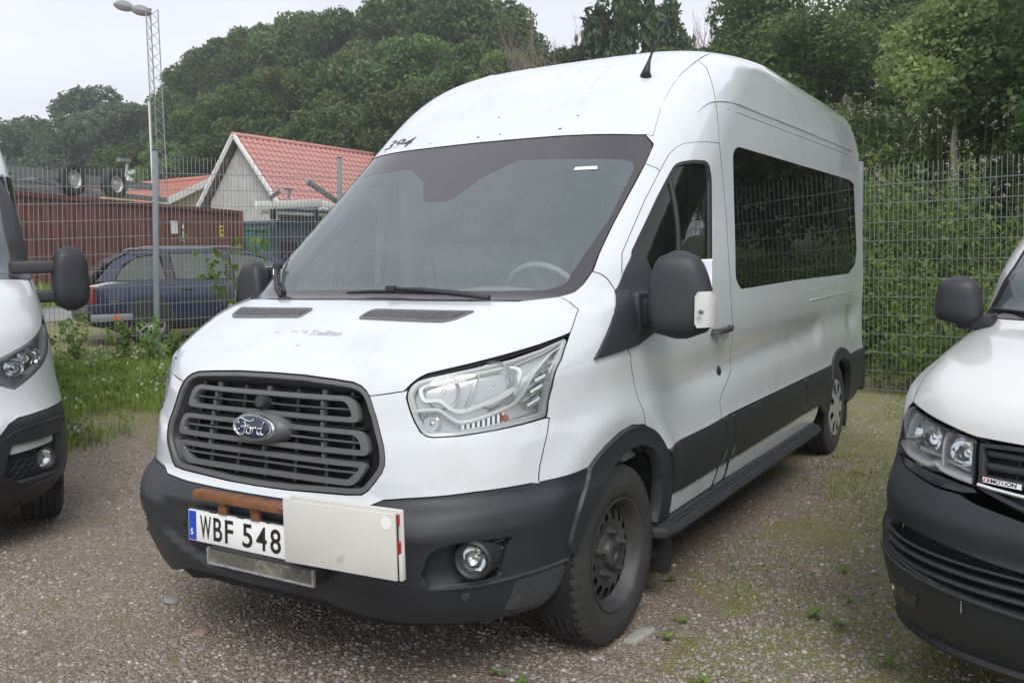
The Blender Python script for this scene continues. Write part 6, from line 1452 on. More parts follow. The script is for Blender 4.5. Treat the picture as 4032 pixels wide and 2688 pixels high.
# ---------------------------------------------------------------- dark blue estate car
M['tail_red']=mat('dark_red_tail_lens',(.16,.012,.014),.2,coat=.4)
def build_car():
    c=empty('estate_car',(-10.28,6.18,.37),R(-27)); tag(c,'dark blue estate car with silver wheels parked behind the wire fence','car')
    W2=.86
    # body shell: stations along y (rear 0 .. front 4.5): list of (y, zlow, zbelt, half width low, half width belt)
    st=[(.02,.52,.80,.70,.72),(.06,.30,.88,.76,.78),(.3,.24,.93,.83,.83),(.9,.24,.94,.855,.845),(2.2,.22,.93,.86,.85),(3.2,.22,.90,.86,.84),(3.9,.24,.84,.83,.80),(4.3,.28,.74,.78,.74),(4.42,.38,.62,.70,.68)]
    V=[];F=[];n=9
    for y,zl,zb,wl,wb in st:
        prof=[(0,zl),(wl*.9,zl),(wl,zl+.10),(wl+.02,zl+.35*(zb-zl)),(wl+.015,zl+.62*(zb-zl)),(wb+.005,zb-.06),(wb-.02,zb),(wb*.6,zb+.02),(0,zb+.03)]
        for x,z in prof: V.append((x,y,z))
    m=len(st)
    for i in range(m-1):
        for j in range(n-1): F.append((i*n+j,i*n+j+1,(i+1)*n+j+1,(i+1)*n+j))
    F.append(tuple(range(n))); F.append(tuple((m-1)*n+j for j in range(n)))
    Vm=[(-x,y,z) for x,y,z in V]; o=MB(); o.add(V,F); o.add(Vm,[f[::-1] for f in F]); bo=o.build('body',M['car_blue'],c,smooth=40); fix_normals(bo)
    # greenhouse
    gh=[(.10,.93),(.36,1.22),(.62,1.36),(1.2,1.40),(2.2,1.385),(2.7,1.32),(3.35,.93)]
    V=[];F=[]
    for y,z in gh:
        k=(z-.9)/.5; V+=[(.80-.16*k,y,z),(-.80+.16*k,y,z)]
    b=MB()
    pts=[(y,z) for y,z in gh]
    top=[(.795-.20*(z-.9)/.5,y,z) for y,z in gh]; L_=len(top); Vv=top+[(-x,y,z) for x,y,z in top]; b.add(Vv,[(i,i+1,L_+i+1,L_+i) for i in range(L_-1)]); b.build('roof',M['car_blue'],c,smooth=40)
    def win(name,ps):
        b=MB(); 
        for s in(1,): b.add([(s*(.815-.20*(z-.9)/.5),y,z) for y,z in ps],[tuple(range(len(ps)))])
        b.build(name,M['car_glass'],c)
        b=MB(); b.add([(-(.815-.20*(z-.9)/.5),y,z) for y,z in ps],[tuple(range(len(ps)))]); b.build(name,M['car_glass'],c)
    win('quarter_window',[(.42,.95),(.52,1.12),(.72,1.27),(1.05,1.33),(1.12,.95)]); win('rear_door_window',[(1.26,.95),(1.22,1.33),(1.98,1.335),(2.02,.95)]); win('front_door_window',[(2.14,.95),(2.10,1.33),(2.45,1.30),(2.72,1.22),(3.12,.98),(3.12,.95)])
    for s in(1,-1):
        for y0,y1,n_ in((1.13,1.25,'c_pillar'),(2.03,2.13,'b_pillar')):
            b=MB(); b.add([(s*(.812-.20*(z-.9)/.5),y,z) for y,z in((y0,.94),(y0-.05,1.35),(y1-.05,1.35),(y1,.94))],[(0,1,2,3)]); b.build(n_,M['car_black'],c)
        b=MB(); b.add([(s*(.812-.20*(z-.9)/.5),y,z) for y,z in((.15,.94),(.42,1.24),(.70,1.365),(.78,1.31),(.54,1.18),(.40,.94))],[(0,1,2,3,4,5)]); b.build('d_pillar',M['car_blue'],c)
        b=MB(); b.add([(s*(.812-.20*(z-.9)/.5),y,z) for y,z in((.66,1.37),(1.2,1.405),(2.2,1.39),(2.72,1.33),(3.36,.94),(3.22,.94),(2.66,1.265),(2.3,1.345),(1.1,1.345),(.72,1.30))],[tuple(range(10))]); b.build('roof_rail_frame',M['car_blue'],c)
        b=MB(); b.tube([(s*.60,.75,1.40),(s*.60,.85,1.44),(s*.60,2.1,1.44),(s*.60,2.3,1.40)],.014,6); b.build('roof_rail',M['galv_post'],c,smooth=True)
        for y in(1.32,2.25): b=MB(); b.bar((s*.868,y,.80),(s*.868,y+.16,.80),.03,.035); b.build('door_handle',M['car_black'],c,bevel=.008)
        b=MB(); b.bar((s*.86,.05,.42),(s*.885,.62,.42),.06,.10); b.build('bumper_strip',M['galv_post'],c,bevel=.02)
        b=MB(); b.bar((s*.895,.34,.42),(s*.90,.56,.42),.02,.05); b.build('side_marker',M['orange'],c)
        b=MB(); b.bar((s*.70,.02,.74),(s*.845,.13,.74),.07,.26); b.build('tail_lamp',M['tail_red'],c,bevel=.02)
        b=MB(); b.bar((s*.765,.002,.76),(s*.80,.02,.76),.075,.07); b.build('reverse_lamp',M['plate'],c,bevel=.01)
        for y in(.86,3.42):
            wheel(c,'car_wheel',(s*.76,y,.315),s,Rt=.315,wd=.20,rim=.205,kind='alloy',rmat=M['alloy'],seg=36)
            b=MB(); b.lathe([(s*.60,.37),(s*.884,.37),(s*.886,.35),(s*.886,.01)],28,'x',(0,y,.33),a0=0,a1=math.pi); b.build('wheel_arch',M['car_black'],c)
        b=MB(); b.box((min(s*.80,s*.98),2.95,.93),(max(s*.80,s*.98),3.08,1.06)); b.build('door_mirror',M['car_blue'],c,bevel=.03,seg=3)
        b=MB(); b.bar((s*.875,.95+.35,.62),(s*.875,3.0,.60),.02,.05); b.build('side_moulding',M['car_black'],c)
    b=MB(); b.add([(-.66,.03,.95),(.66,.03,.95),(.56,.36,1.22),(-.56,.36,1.22)],[(0,1,2,3)]); b.build('rear_window',M['car_glass'],c)
    b=MB(); b.box((-.80,-.03,.35),(.80,.12,.52)); b.build('rear_bumper',M['car_black'],c,bevel=.03)
    b=MB(); b.box((-.7,.4,.2),(.7,3.9,.4)); b.build('floor_pan',M['dark'],c)
    for x in(.38,-.38):
        for y in(1.5,2.3): b=MB(); b.prism([(y,.5),(y+.2,.5),(y+.05,1.2),(y-.05,1.2)],x-.22,x+.22,'x'); b.build('seat',M['seat'],c,bevel=.03)
build_car()
TREES=[('far',-95.03,55.37,13.95,1.00),('far',-98.26,60.58,14.87,1.00),('far',-87.78,57.50,14.29,1.00),('far',-96.68,66.66,17.11,0.90),('far',-87.01,62.82,13.19,1.00),('far',-79.83,59.98,10.92,1.00),('far',-81.49,63.87,10.96,0.90),('leafy',-70.05,56.74,11.96,0.90),('leafy',-66.81,56.50,12.63,1.00),('leafy',-63.53,56.21,12.64,1.00),('leafy',-58.71,54.30,11.59,0.90),('leafy',-58.60,56.92,12.72,1.00),('leafy',-53.84,55.08,13.33,1.00),('leafy',-53.46,57.73,13.44,1.00),('leafy',-48.83,55.76,13.70,1.00),('leafy',-48.13,58.63,14.53,1.00),('leafy',-43.51,56.71,15.66,1.00),('leafy',-40.24,56.34,16.51,1.00),('leafy',-37.13,55.78,15.01,1.00),('leafy',-34.06,55.20,14.24,0.90),('leafy',-31.53,54.18,12.30,0.80),('light',-50.42,39.46,6.48,1.00),('light',-50.52,42.03,8.12,1.00),('light',-47.04,41.88,8.67,1.00),('light',-42.11,42.62,9.57,1.00),('light',-36.76,43.57,10.63,1.00),('light',-30.81,43.69,10.97,1.00),('light',-24.29,41.57,8.67,0.90),('leafy',-44.59,42.26,9.15,1.00),('leafy',-40.19,43.85,10.11,1.00),('leafy',-33.42,43.28,11.67,1.00),('leafy',-27.12,42.30,9.58,1.00),('leafy',-19.51,39.69,7.20,0.80),('leafy',-44.60,35.74,5.14,1.00),('leafy',-41.71,36.50,6.43,1.00),('leafy',-38.47,37.35,6.87,1.00),('leafy',-35.70,37.89,7.35,1.00),('leafy',-33.12,38.30,7.85,1.00),('leafy',-29.97,37.89,8.62,1.00),('leafy',-27.58,38.19,8.07,1.00),('leafy',-55.26,41.28,7.09,1.00),('leafy',-60.75,42.64,7.55,1.00),('weeping',-15.95,39.91,11.30,1.00),('dead',-21.30,40.05,10.41,1.00),('dead',-18.93,37.84,8.81,0.90),('dead',-12.39,37.00,8.10,0.90),('dead',-11.94,39.73,8.96,1.00),('dead',-10.48,38.17,8.17,0.80),('leafy',-15.49,34.89,5.95,0.90),('leafy',-11.21,32.75,5.91,0.90),('light',-9.37,36.41,7.54,0.90),('leafy',-8.97,30.52,5.65,0.90),('near',-6.83,32.08,8.17,1.00),('near',-3.48,24.36,5.62,1.10),('near',-4.59,37.13,9.36,1.00),('light',-2.52,32.15,6.44,0.90),('near',-1.92,36.33,8.91,1.00),('near',0.24,32.84,8.40,1.00),('near',1.70,30.04,7.14,1.00),('near',-4.57,22.31,3.71,0.90),('birch',0.79,14.72,4.35,1.10),('shrubby',-1.95,15.48,2.59,1.00),('shrubby',-1.43,17.00,2.77,1.00),('shrubby',-0.37,15.20,2.19,1.00),('shrubby',-0.70,19.81,2.61,1.00),('bright',1.64,15.98,3.60,1.00),('bright',-0.81,22.16,3.09,0.80),('shrubby',1.16,17.34,2.30,1.00),('shrubby',2.08,16.81,3.29,1.00),('shrubby',-1.75,13.18,2.15,1.00)]
# ================================================================ vegetation
def leaf_cloud(clumps,n,size,seed,droop=0,aspect=1.7,flat=.35,shell=.55):
    """n leaf quads spread through ellipsoid clumps [(x,y,z,rx,rz)]; returns numpy verts and faces"""
    g=np.random.default_rng(seed); C=np.array(clumps,float); vol=C[:,3]**2*C[:,4]; w=vol**.75; k=g.choice(len(C),n,p=w/w.sum())
    d=g.normal(size=(n,3)); d/=np.linalg.norm(d,axis=1,keepdims=True); r=shell+(1.05-shell)*g.random(n)**.6
    P=C[k,:3]+d*np.stack([C[k,3],C[k,3],C[k,4]],1)*r[:,None]
    P+=g.normal(size=(n,3))*size*.4
    nrm=d*.6+g.normal(size=(n,3))*.75; nrm[:,2]+=flat; nrm/=np.linalg.norm(nrm,axis=1,keepdims=True)
    a=g.normal(size=(n,3)); a[:,2]-=droop; a-=nrm*(a*nrm).sum(1,keepdims=True); a/=np.linalg.norm(a,axis=1,keepdims=True); b=np.cross(nrm,a)
    s=size*(.6+.8*g.random(n))[:,None]; A=a*s*.5*aspect; B=b*s*.5
    V=np.stack([P-A,P+B*.9-A*.05+nrm*s*.08,P+A,P-B*.9-A*.05+nrm*s*.08],1).reshape(-1,3); i=np.arange(n)*4
    return V,np.stack([i,i+1,i+2,i+3],1)
def quick_mesh(name,V,F,m):
    me=bpy.data.meshes.new(name); n=len(V); me.vertices.add(n); me.vertices.foreach_set('co',np.asarray(V,np.float32).ravel())
    k=F.shape[1]; me.loops.add(F.size); me.loops.foreach_set('vertex_index',F.astype(np.int32).ravel()); me.polygons.add(len(F)); me.polygons.foreach_set('loop_start',np.arange(0,F.size,k,dtype=np.int32)); me.polygons.foreach_set('loop_total',np.full(len(F),k,np.int32))
    me.materials.append(m); me.update(calc_edges=True); me.validate(); return me
def limbs(mb,base,top,r0,n,seed,spread,pts,zmin=.3,sides=6,levels=1):
    g=np.random.default_rng(seed)
    trunk=[Vector(base).lerp(Vector(top),t)+Vector((g.normal()*.04,g.normal()*.04,0))*(Vector(top)-Vector(base)).length*.25*t for t in np.linspace(0,1,6)]
    mb.tube(trunk,[r0*(1-.85*t) for t in np.linspace(0,1,6)],sides)
    for i in range(n):
        c=pts[i%len(pts)]; t=zmin+(.9-zmin)*g.random(); s=trunk[0].lerp(trunk[-1],t); s=trunk[min(4,int(t*5))].lerp(trunk[min(5,int(t*5)+1)],t*5-int(t*5)); e=Vector(c[:3]); 
        if e.z<s.z: e.z=s.z+.1*abs(e.z)
        m=s.lerp(e,.5)+Vector((0,0,-.08*(e-s).length)); rr=r0*(1-.8*t)*.5; mb.tube([s,m,e],[rr,rr*.6,rr*.15],5)
KIND={}
def def_tree(kind,H,clumps,n,size,leaf,bark,seed,trunk_r=.16,nl=10,droop=0,zmin=.3,shell=.55,aspect=1.7):
    V,F=leaf_cloud(clumps,n,size,seed,droop,shell=shell,aspect=aspect); crown=quick_mesh('crown',V,F,leaf)
    mb=MB(); limbs(mb,(0,0,-.4),(clumps[0][0]*.3,clumps[0][1]*.3,H*.86),trunk_r,nl,seed,1,clumps,zmin); tr=bpy.data.meshes.new('trunk'); tr.from_pydata(mb.V,[],mb.F); tr.materials.append(bark); tr.update(); tr.polygons.foreach_set('use_smooth',np.ones(len(tr.polygons),bool))
    KIND[kind]=KIND.get(kind,[])+[(H,crown,tr)]
def rand_clumps(seed,H,Rr,n,z0=.28,cone=.0,rr=(.30,.50)):
    g=np.random.default_rng(seed); out=[]
    for i in range(n):
        t=z0+(1-z0)*((i+.5)/n); a=g.random()*6.283; prof=math.sin(math.pi*min(1,max(.12,(t-z0*.7)/(1.02-z0*.7))))**.6*(1-cone*t)
        r=Rr*prof*(.35+.55*g.random()); cr=Rr*(rr[0]+(rr[1]-rr[0])*g.random())*(.6+.4*prof); z=min(H*t,H-cr*.75); out.append((r*math.cos(a),r*math.sin(a),z,cr,cr*.75))
    out.append((0,0,H*.55,Rr*.5,H*.3)); return out
for sd in(1,2):
    def_tree('leafy',12,rand_clumps(sd,12,3.3,22),17000,.19,M['leaf_dark'],M['bark'],sd)
    def_tree('light',11,rand_clumps(sd+10,11,2.9,20),16000,.17,M['leaf_light'],M['bark'],sd+10)
    def_tree('near',8,rand_clumps(sd+30,8,3.0,24),22000,.115,M['leaf_near'],M['bark'],sd+30)
    def_tree('shrubby',2.6,rand_clumps(sd+50,2.6,1.6,16,.08),15000,.058,M['leaf_near'],M['bark'],sd+50,.05,8,zmin=.1)
    def_tree('bright',3.6,rand_clumps(sd+60,3.6,1.9,18,.1),18000,.068,M['leaf_bright'],M['bark'],sd+60,.06,8,zmin=.1)
def_tree('far',14,rand_clumps(21,14,5.2,20,.18),14000,.27,M['leaf_far'],M['bark'],21)
def_tree('far',14,rand_clumps(22,14,4.6,18,.15),14000,.27,M['leaf_far'],M['bark'],22)
# weeping birch: hanging strands
g=np.random.default_rng(5); cl=[]
for i in range(70):
    a=g.random()*6.283; r=3.0*math.sqrt(g.random()); zt=11*(1-.035*r*r)-g.random()*1.5; ln=2.0+3.2*g.random(); cl.append((r*math.cos(a),r*math.sin(a),zt-ln/2,.22,ln/2))
def_tree('weeping',11.3,cl,11000,.20,M['leaf_weep'],M['bark'],5,.18,16,droop=3,shell=.1,aspect=2.4)
# pale multi-stem birch with bare lower limbs
bc=[(c[0]*.9,c[1]*.9,2.3+c[2]*.55,c[3]*.8,c[4]*.9) for c in rand_clumps(44,4.4,1.75,18,.2)]
V,F=leaf_cloud(bc,15000,.062,44,shell=.4); cr=quick_mesh('crown',V,F,M['leaf_birch']); mb=MB(); g=np.random.default_rng(9)
mb.tube([(0,0,-.3),(.02,0,.5),(.08,.02,1.1),(.05,.1,2.2),(.1,0,3.6)],[.10,.085,.07,.05,.015],7)
for a,l,z,bend in((2.9,1.9,.35,.9),(3.3,1.2,.7,1.3),(.2,1.6,.45,.9),(.5,1.3,.9,1.5),(1.2,1.3,1.0,1.6),(2.2,1.2,1.1,1.7),(-.4,1.7,.6,.7),(2.6,1.4,.6,1.5),(.0,1.0,.8,2.0),(3.6,1.3,.3,.5)):
    s=Vector((0,0,z)); e=s+Vector((math.cos(a)*l,math.sin(a)*l*.6,bend*l*.62)); m=s.lerp(e,.45)+Vector((0,0,-.1*l)); mb.tube([s,m,e],[.045,.03,.007],5)
    for k in range(3):
        s2=m.lerp(e,.2+.3*k); e2=s2+Vector((g.normal()*.3,g.normal()*.3,.25+.3*g.random())); mb.tube([s2,e2],[.014,.004],4)
tr=bpy.data.meshes.new('trunk'); tr.from_pydata(mb.V,[],mb.F); tr.materials.append(M['bark_pale']); tr.update(); KIND['birch']=[(4.7,cr,tr)]
# bare dead tree
mb=MB(); g=np.random.default_rng(12)
def twig(p,d,l,r,lev):
    e=p+d*l; mb.tube([p,p.lerp(e,.5)+Vector((g.normal(),g.normal(),g.normal()))*l*.05,e],[r,r*.75,r*.5],4 if lev else 6)
    if lev<4:
        for k in range(3 if lev<3 else 2):
            t=.4+.6*(k+g.random()*.6)/3; q=p.lerp(e,min(t,1)); nd=(d+Vector((g.normal()*.38,g.normal()*.38,.35+g.normal()*.15))).normalized(); twig(q,nd,l*.62,r*.5,lev+1)
for k in range(4): twig(Vector((g.normal()*.4,g.normal()*.4,-.3)),Vector((g.normal()*.12,g.normal()*.12,1)).normalized(),4.2,.10,0)
dead=bpy.data.meshes.new('branches'); dead.from_pydata(mb.V,[],mb.F); dead.materials.append(M['twig']); dead.update(); zmax=max(v[2] for v in mb.V)
LAB={'leafy':('leafy_tree','dark green leafy tree on the wooded hillside','trees on the wooded hillside'),'light':('leafy_tree','lighter green leafy tree on the wooded hillside','lighter trees on the hillside'),'far':('leafy_tree','hazy distant tree at the left of the wood','distant trees at the left'),'near':('leafy_tree','full dark green tree behind the right-hand fence','trees behind the right-hand fence'),
 'shrubby':('shrub','dense green shrub under the trees behind the right-hand fence','shrubs behind the right-hand fence'),'bright':('shrub','bright yellow-green shrub among the darker trees on the right','bright shrubs on the right'),
 'weeping':('weeping_birch','dark weeping birch with hanging strands above the van roof',None),'birch':('birch_tree','pale-stemmed young birch with bare lower branches above the fence',None),'dead':('dead_tree','bare dead tree with brownish twigs beside the weeping birch','bare dead trees')}
ORD=['first','second','third','fourth','fifth','sixth','seventh','eighth','ninth','tenth','eleventh','twelfth','thirteenth','fourteenth','fifteenth','sixteenth','seventeenth','eighteenth','nineteenth','twentieth']
def view_pos(x,y): d=(x-CX)*FH[0]+(y-CY)*FH[1]; return ((x-CX)*RH[0]+(y-CY)*RH[1])/d,d
ROWN={}
for i,t_ in enumerate(TREES):
    q,d=view_pos(t_[1],t_[2]); row='' if t_[0] not in('leafy','light') else ('upper' if d>63 else ('middle' if d>56.5 else 'lower')); ROWN.setdefault((t_[0],row),[]).append((q,i))
RANK={}
for (kd,row),l_ in ROWN.items():
    for k,(q,i) in enumerate(sorted(l_)): RANK[i]=(k,row,len(l_))
TL_={'leafy':'dark green leafy tree, %s from the left in the %s row of the hillside','light':'lighter green leafy tree, %s from the left in the %s row of the hillside','far':'hazy distant tree, %s from the left at the left end of the wood','near':'full dark green tree, %s from the left behind the right-hand fence','shrubby':'dense green shrub, %s from the left under the trees behind the right fence','bright':'bright yellow-green shrub, %s from the left among the darker trees on the right','dead':'bare dead tree with brownish twigs, %s from the left near the weeping birch'}
TREES=TREES+[('near',x,y,h,1.1) for x,y,h in((4.6,16.5,8.5),(7.4,17.5,9.5),(6.0,23,10),(10.5,16,9),(9.5,23,10),(13,19,10),(3.6,13.6,5.0))]  # extra trees out of view, added so the side window reflects dark foliage
for i,(kind,x,y,h,wf) in enumerate(TREES):
    nm,lab,grp=LAB[kind]; z=float(terrain(x,y)); gg=random.Random(i*7+3); t=empty(nm,(x,y,z),gg.random()*6.28 if kind!='birch' else .55); 
    if i in RANK and kind in TL_: k_,row,_n=RANK[i]; lab=TL_[kind]%((ORD[k_],row) if row else (ORD[k_],))
    elif kind=='near': lab='tall dark tree added beyond the right picture edge for the van window to mirror'
    tag(t,lab,'shrub' if nm=='shrub' else 'tree',grp)
    if kind=='dead': s=h/zmax; t.scale=(s*wf,s*wf,s); o=link('branches',dead,t); continue
    H,cr,tr_=KIND[kind][i%len(KIND[kind])]; s=h/H; 
    if kind in('leafy','light','far'): w_=max(s,.72)*wf*(1.0 if kind!='far' else 1.15)
    elif kind in('near',): w_=max(s,.75)*wf
    else: w_=s*wf if kind!='shrubby' else max(s,.9)*wf
    t.scale=(w_,w_,s); link('crown',cr,t); link('trunk',tr_,t)
# far wood filling the hill behind the single trees
pts=[]; g=np.random.default_rng(31)
for i in range(260):
    d=72+60*g.random(); q=-.62+1.35*g.random(); l=q*d
    if q<-.28: d=max(d,104); l=q*d
    x=CX+d*FH[0]+l*RH[0]; y=CY+d*FH[1]+l*RH[1]; z=float(terrain(x,y)); hgt=5+4*g.random()-(2.0 if q<-.25 else 0); pts.append((x,y,z+hgt*.45,3.6,hgt*.55))
V,F=leaf_cloud(pts,110000,.45,32,shell=.6); o=link('far_wood',quick_mesh('far_wood',V,F,M['leaf_far'])); tag(o,'dense wood covering the hill behind the single trees','wood',kind='stuff')
# undergrowth at the foot of the hill
pts=[]
for i in range(240):
    q=-.30+.80*g.random(); d=(48+16*g.random()) if q<-.05 else (17+22*g.random()); l=q*d
    x=CX+d*FH[0]+l*RH[0]; y=CY+d*FH[1]+l*RH[1]; pts.append((x,y,float(terrain(x,y))+.6,1.6,1.3+1.2*g.random()))
V,F=leaf_cloud(pts,70000,.18,33,shell=.5); o=link('undergrowth',quick_mesh('undergrowth',V,F,M['leaf_dark'])); tag(o,'dark undergrowth below the trees on the slope','undergrowth',kind='stuff')
# ---------------------------------------------------------------- weeds behind the right fence
pts=[]; gz=np.random.default_rng(41)
for i in range(150):
    s=-2.6+7.4*gz.random(); o_=.25+3.4*gz.random(); p=PR+dr_*s+np.array([.207,.978])*o_; hgt=.55+.35*o_+.5*gz.random(); pts.append((p[0],p[1],float(terrain(*p))+hgt*.42,.34+.1*gz.random(),hgt*.55))
V,F=leaf_cloud(pts,75000,.044,42,shell=.2,aspect=1.8); o=link('weeds',quick_mesh('weeds',V,F,M['leaf_weed'])); tag(o,'tall tangled green weeds behind the right-hand fence','weeds',kind='stuff')
def stems(name,label,pos,m,r=.004):
    mb=MB()
    for (x,y,z,h,lx,ly) in pos: mb.tube([(x,y,z),(x+lx*.4,y+ly*.4,z+h*.6),(x+lx,y+ly,z+h)],[r,r*.8,r*.5],3,caps=False)
    o=mb.build(name,m); tag(o,label,name.replace('_',' '),kind='stuff'); return o
M['stalk']=mat('dry_stalk',(.13,.145,.055),.9)
tp_=[]; fl=[]
for i in range(170):
    s=-2.6+7.4*gz.random(); o_=1.9+1.9*gz.random()**.7; p=PR+dr_*s+np.array([.207,.978])*o_; z=float(terrain(*p)); h=.9+.50*o_*.8+.5*gz.random(); lx,ly=gz.normal()*.08,gz.normal()*.08; tp_.append((p[0],p[1],z,h,lx,ly))
    for k in range(4): fl.append((p[0]+lx+gz.normal()*.06,p[1]+ly+gz.normal()*.06,z+h-.14*abs(gz.normal())))
stems('weed_stalks','upright dry stalks of the weeds behind the right fence',tp_,M['stalk'])
n=len(fl); V,F=leaf_cloud([(x,y,z,.028,.028) for x,y,z in fl],n*7,.020,43,shell=.1,aspect=1.1); o=link('seed_heads',quick_mesh('seed_heads',V,F,M['fluff'])); tag(o,'pale fluffy seed heads on top of the weeds behind the right fence','seed heads',kind='stuff')
# flowers near the right fence
def flower(name,label,x,y,h,m,n=8,r=.03,grp=None):
    z=float(terrain(x,y)); f=empty(name,(x,y,z)); tag(f,label,'flower',grp); b=MB(); b.tube([(0,0,0),(.01,.01,h)],.004,4); b.build('stem',M['stalk'],f); b=MB()
    for k in range(n):
        a=6.283*k/n; b.add([(0.01,0.01,h),(r*math.cos(a-.3)+.01,r*math.sin(a-.3)+.01,h+.006),(1.25*r*math.cos(a)+.01,1.25*r*math.sin(a)+.01,h+.002),(r*math.cos(a+.3)+.01,r*math.sin(a+.3)+.01,h+.006)],[(0,1,2,3)])
    b.build('bloom',m,f)
for (s,o_,h,m,l_) in((.55,.15,.62,M['yellowfl'],'small yellow flower at the foot of the right fence nearest the van'),(1.2,.12,.60,M['yellowfl'],'yellow flower beside the white daisies at the right fence')):
    p=PR+dr_*s+np.array([.207,.978])*o_; flower('yellow_flower',l_,p[0],p[1],h,m,8,.035)
for k in range(6):
    p=PR+dr_*(1.05+.07*k+.02*math.sin(k*5))+np.array([.207,.978])*(.12+.05*(k%3)); flower('daisy','white daisy in a clump at the foot of the right fence',p[0],p[1],.55+.06*((k*7)%4),M['clover'],9,.03,'white daisies at the right fence')
for (s,h) in((.95,1.02),(1.9,1.05),(1.15,1.75),(2.0,1.35)): p=PR+dr_*s+np.array([.207,.978])*.35; flower('bindweed_flower','white bindweed bloom among the weeds behind the right fence',p[0],p[1],h,M['clover'],6,.055,'bindweed blooms on the right fence')
# ---------------------------------------------------------------- grass and clover on the left bank, tufts on the gravel
def blades(pos,hgt,wid,seed,bend=.35):
    g=np.random.default_rng(seed); n=len(pos); P=np.asarray(pos,float); a=g.random(n)*6.283; h=hgt*(.5+.9*g.random(n)); w=wid*(.7+.6*g.random(n)); dx=np.stack([np.cos(a),np.sin(a),np.zeros(n)],1); pe=np.stack([-np.sin(a),np.cos(a),np.zeros(n)],1); b=bend*h*(.3+g.random(n)); up=np.array([0,0,1.])
    A=P-pe*w[:,None]/2;B=P+pe*w[:,None]/2; m=P+dx*b[:,None]*.3+up*h[:,None]*.6; C=m+pe*w[:,None]*.4;D=m-pe*w[:,None]*.4; T=P+dx*b[:,None]+up*h[:,None]
    V=np.stack([A,B,C,D,T],1).reshape(-1,3); i=np.arange(n)*5; F1=np.stack([i,i+1,i+2,i+3],1); return V,F1,np.stack([i+3,i+2,i+4],1)
def blade_obj(name,pos,hgt,wid,seed,m,label,cat,bend=.35):
    V,F4,F3=blades(pos,hgt,wid,seed,bend); me=bpy.data.meshes.new(name); me.from_pydata([tuple(v) for v in V],[],[tuple(f) for f in F4]+[tuple(f) for f in F3]); me.materials.append(m); me.update(); o=link(name,me); tag(o,label,cat,kind='stuff'); return o
gb=np.random.default_rng(51); pos=[]
while len(pos)<42000:
    x=-10.5+7.2*gb.random(); y=1.6+7.5*gb.random(); d=(x-CX)*FH[0]+(y-CY)*FH[1]; l=(x-CX)*RH[0]+(y-CY)*RH[1]
    fd=(x-P1[0])*dl[1]-(y-P1[1])*dl[0]   # distance in front of the left fence
    if fd<-.9 or fd>5.0 or l>-1.0: continue
    nz=mnoise.noise(Vector((x*.9,y*.9,3)))+.5*mnoise.noise(Vector((x*2.7,y*2.7,1)))
    if fd>2.5+1.7*gb.random()+nz*1.4 : continue
    if nz<-.25 and gb.random()<.6: continue
    pos.append((x,y,float(terrain(x,y))))
blade_obj('grass',pos,.10,.010,52,M['grass'],'rough green grass on the bank below the left fence','grass')
lp=[p for i,p in enumerate(pos) if i%40==0]; V,F=leaf_cloud([(x,y,z+.05+.08*((i*37)%10)/10,.10,.07) for i,(x,y,z) in enumerate(lp)],15000,.030,53,shell=.1,aspect=1.4); o=link('clover_leaves',quick_mesh('clover_leaves',V,F,M['leaf_weed'])); tag(o,'leafy clover and weeds growing through the grass on the left bank','clover',kind='stuff')
cf=[(x,y,z+.10+.06*((i*13)%7)/7,.009,.009) for i,(x,y,z) in enumerate(pos) if i%95==0]; V,F=leaf_cloud(cf,len(cf)*14,.012,54,shell=.5,aspect=1.0); o=link('clover_blossom',quick_mesh('clover_blossom',V,F,M['clover'])); tag(o,'small white clover blossoms dotted over the grass on the left','clover blossom',kind='stuff')
# grass verge beyond the left fence, in front of the container
pv=[]
while len(pv)<14000:
    s=gb.random()*18-4; o_=gb.random(); q=np.array([-17.6,5.2])+np.array([.30,.954])*s+np.array([-.954,.30])*(o_*3.2-1.0); pv.append((q[0],q[1],float(terrain(*q))))
blade_obj('verge_grass',pv,.30,.035,55,M['grass'],'strip of long grass in front of the red container','grass')
# tall weeds at the left fence
def leafy_plant(name,label,cat,x,y,h,nleaf,size,seed,m,grp=None,spread=.12,nst=3):
    g=np.random.default_rng(seed); z=float(terrain(x,y)); f=empty(name,(x,y,z)); tag(f,label,cat,grp); mb=MB(); cl=[]
    for k in range(nst):
        lx,ly=g.normal()*spread,g.normal()*spread; hh=h*(.7+.35*g.random()); mb.tube([(0,0,-.02),(lx*.4,ly*.4,hh*.55),(lx,ly,hh)],[.007,.005,.002],5)
        for t in np.linspace(.25,1,6): cl.append((lx*t,ly*t,hh*t,size*1.3,size*1.1))
    mb.build('stem',M['stalk'],f,smooth=True); V,F=leaf_cloud(cl,nleaf,size,seed,droop=.6,shell=.3,aspect=1.25,flat=.1); link('leaves',quick_mesh('leaves',V,F,m),f)
leafy_plant('poplar_sapling','young poplar sapling growing at the fence above the van hood','sapling',-5.85,5.30,1.45,150,.075,61,M['leaf_weed'],None,.22,4)
for k,(x,y,h) in enumerate(((-7.35,4.2,.62),(-7.0,4.55,.48),(-7.6,3.85,.42),(-6.75,4.75,.52),(-6.5,4.9,.38),(-7.9,3.4,.45))):
    leafy_plant('tall_weed','bushy green weed standing in the grass at the left fence','weed',x,y,h,190,.045,70+k,M['leaf_weed'],'tall weeds at the left fence',.14,5)
for (x,y,h,l_) in((-6.95,4.05,.42,'yellow flower in the grass left of the fence post'),(-7.75,5.0,.72,'yellow flower just behind the wire beside the car wheel')): flower('yellow_flower',l_,x,y,h,M['yellowfl'],9,.035)
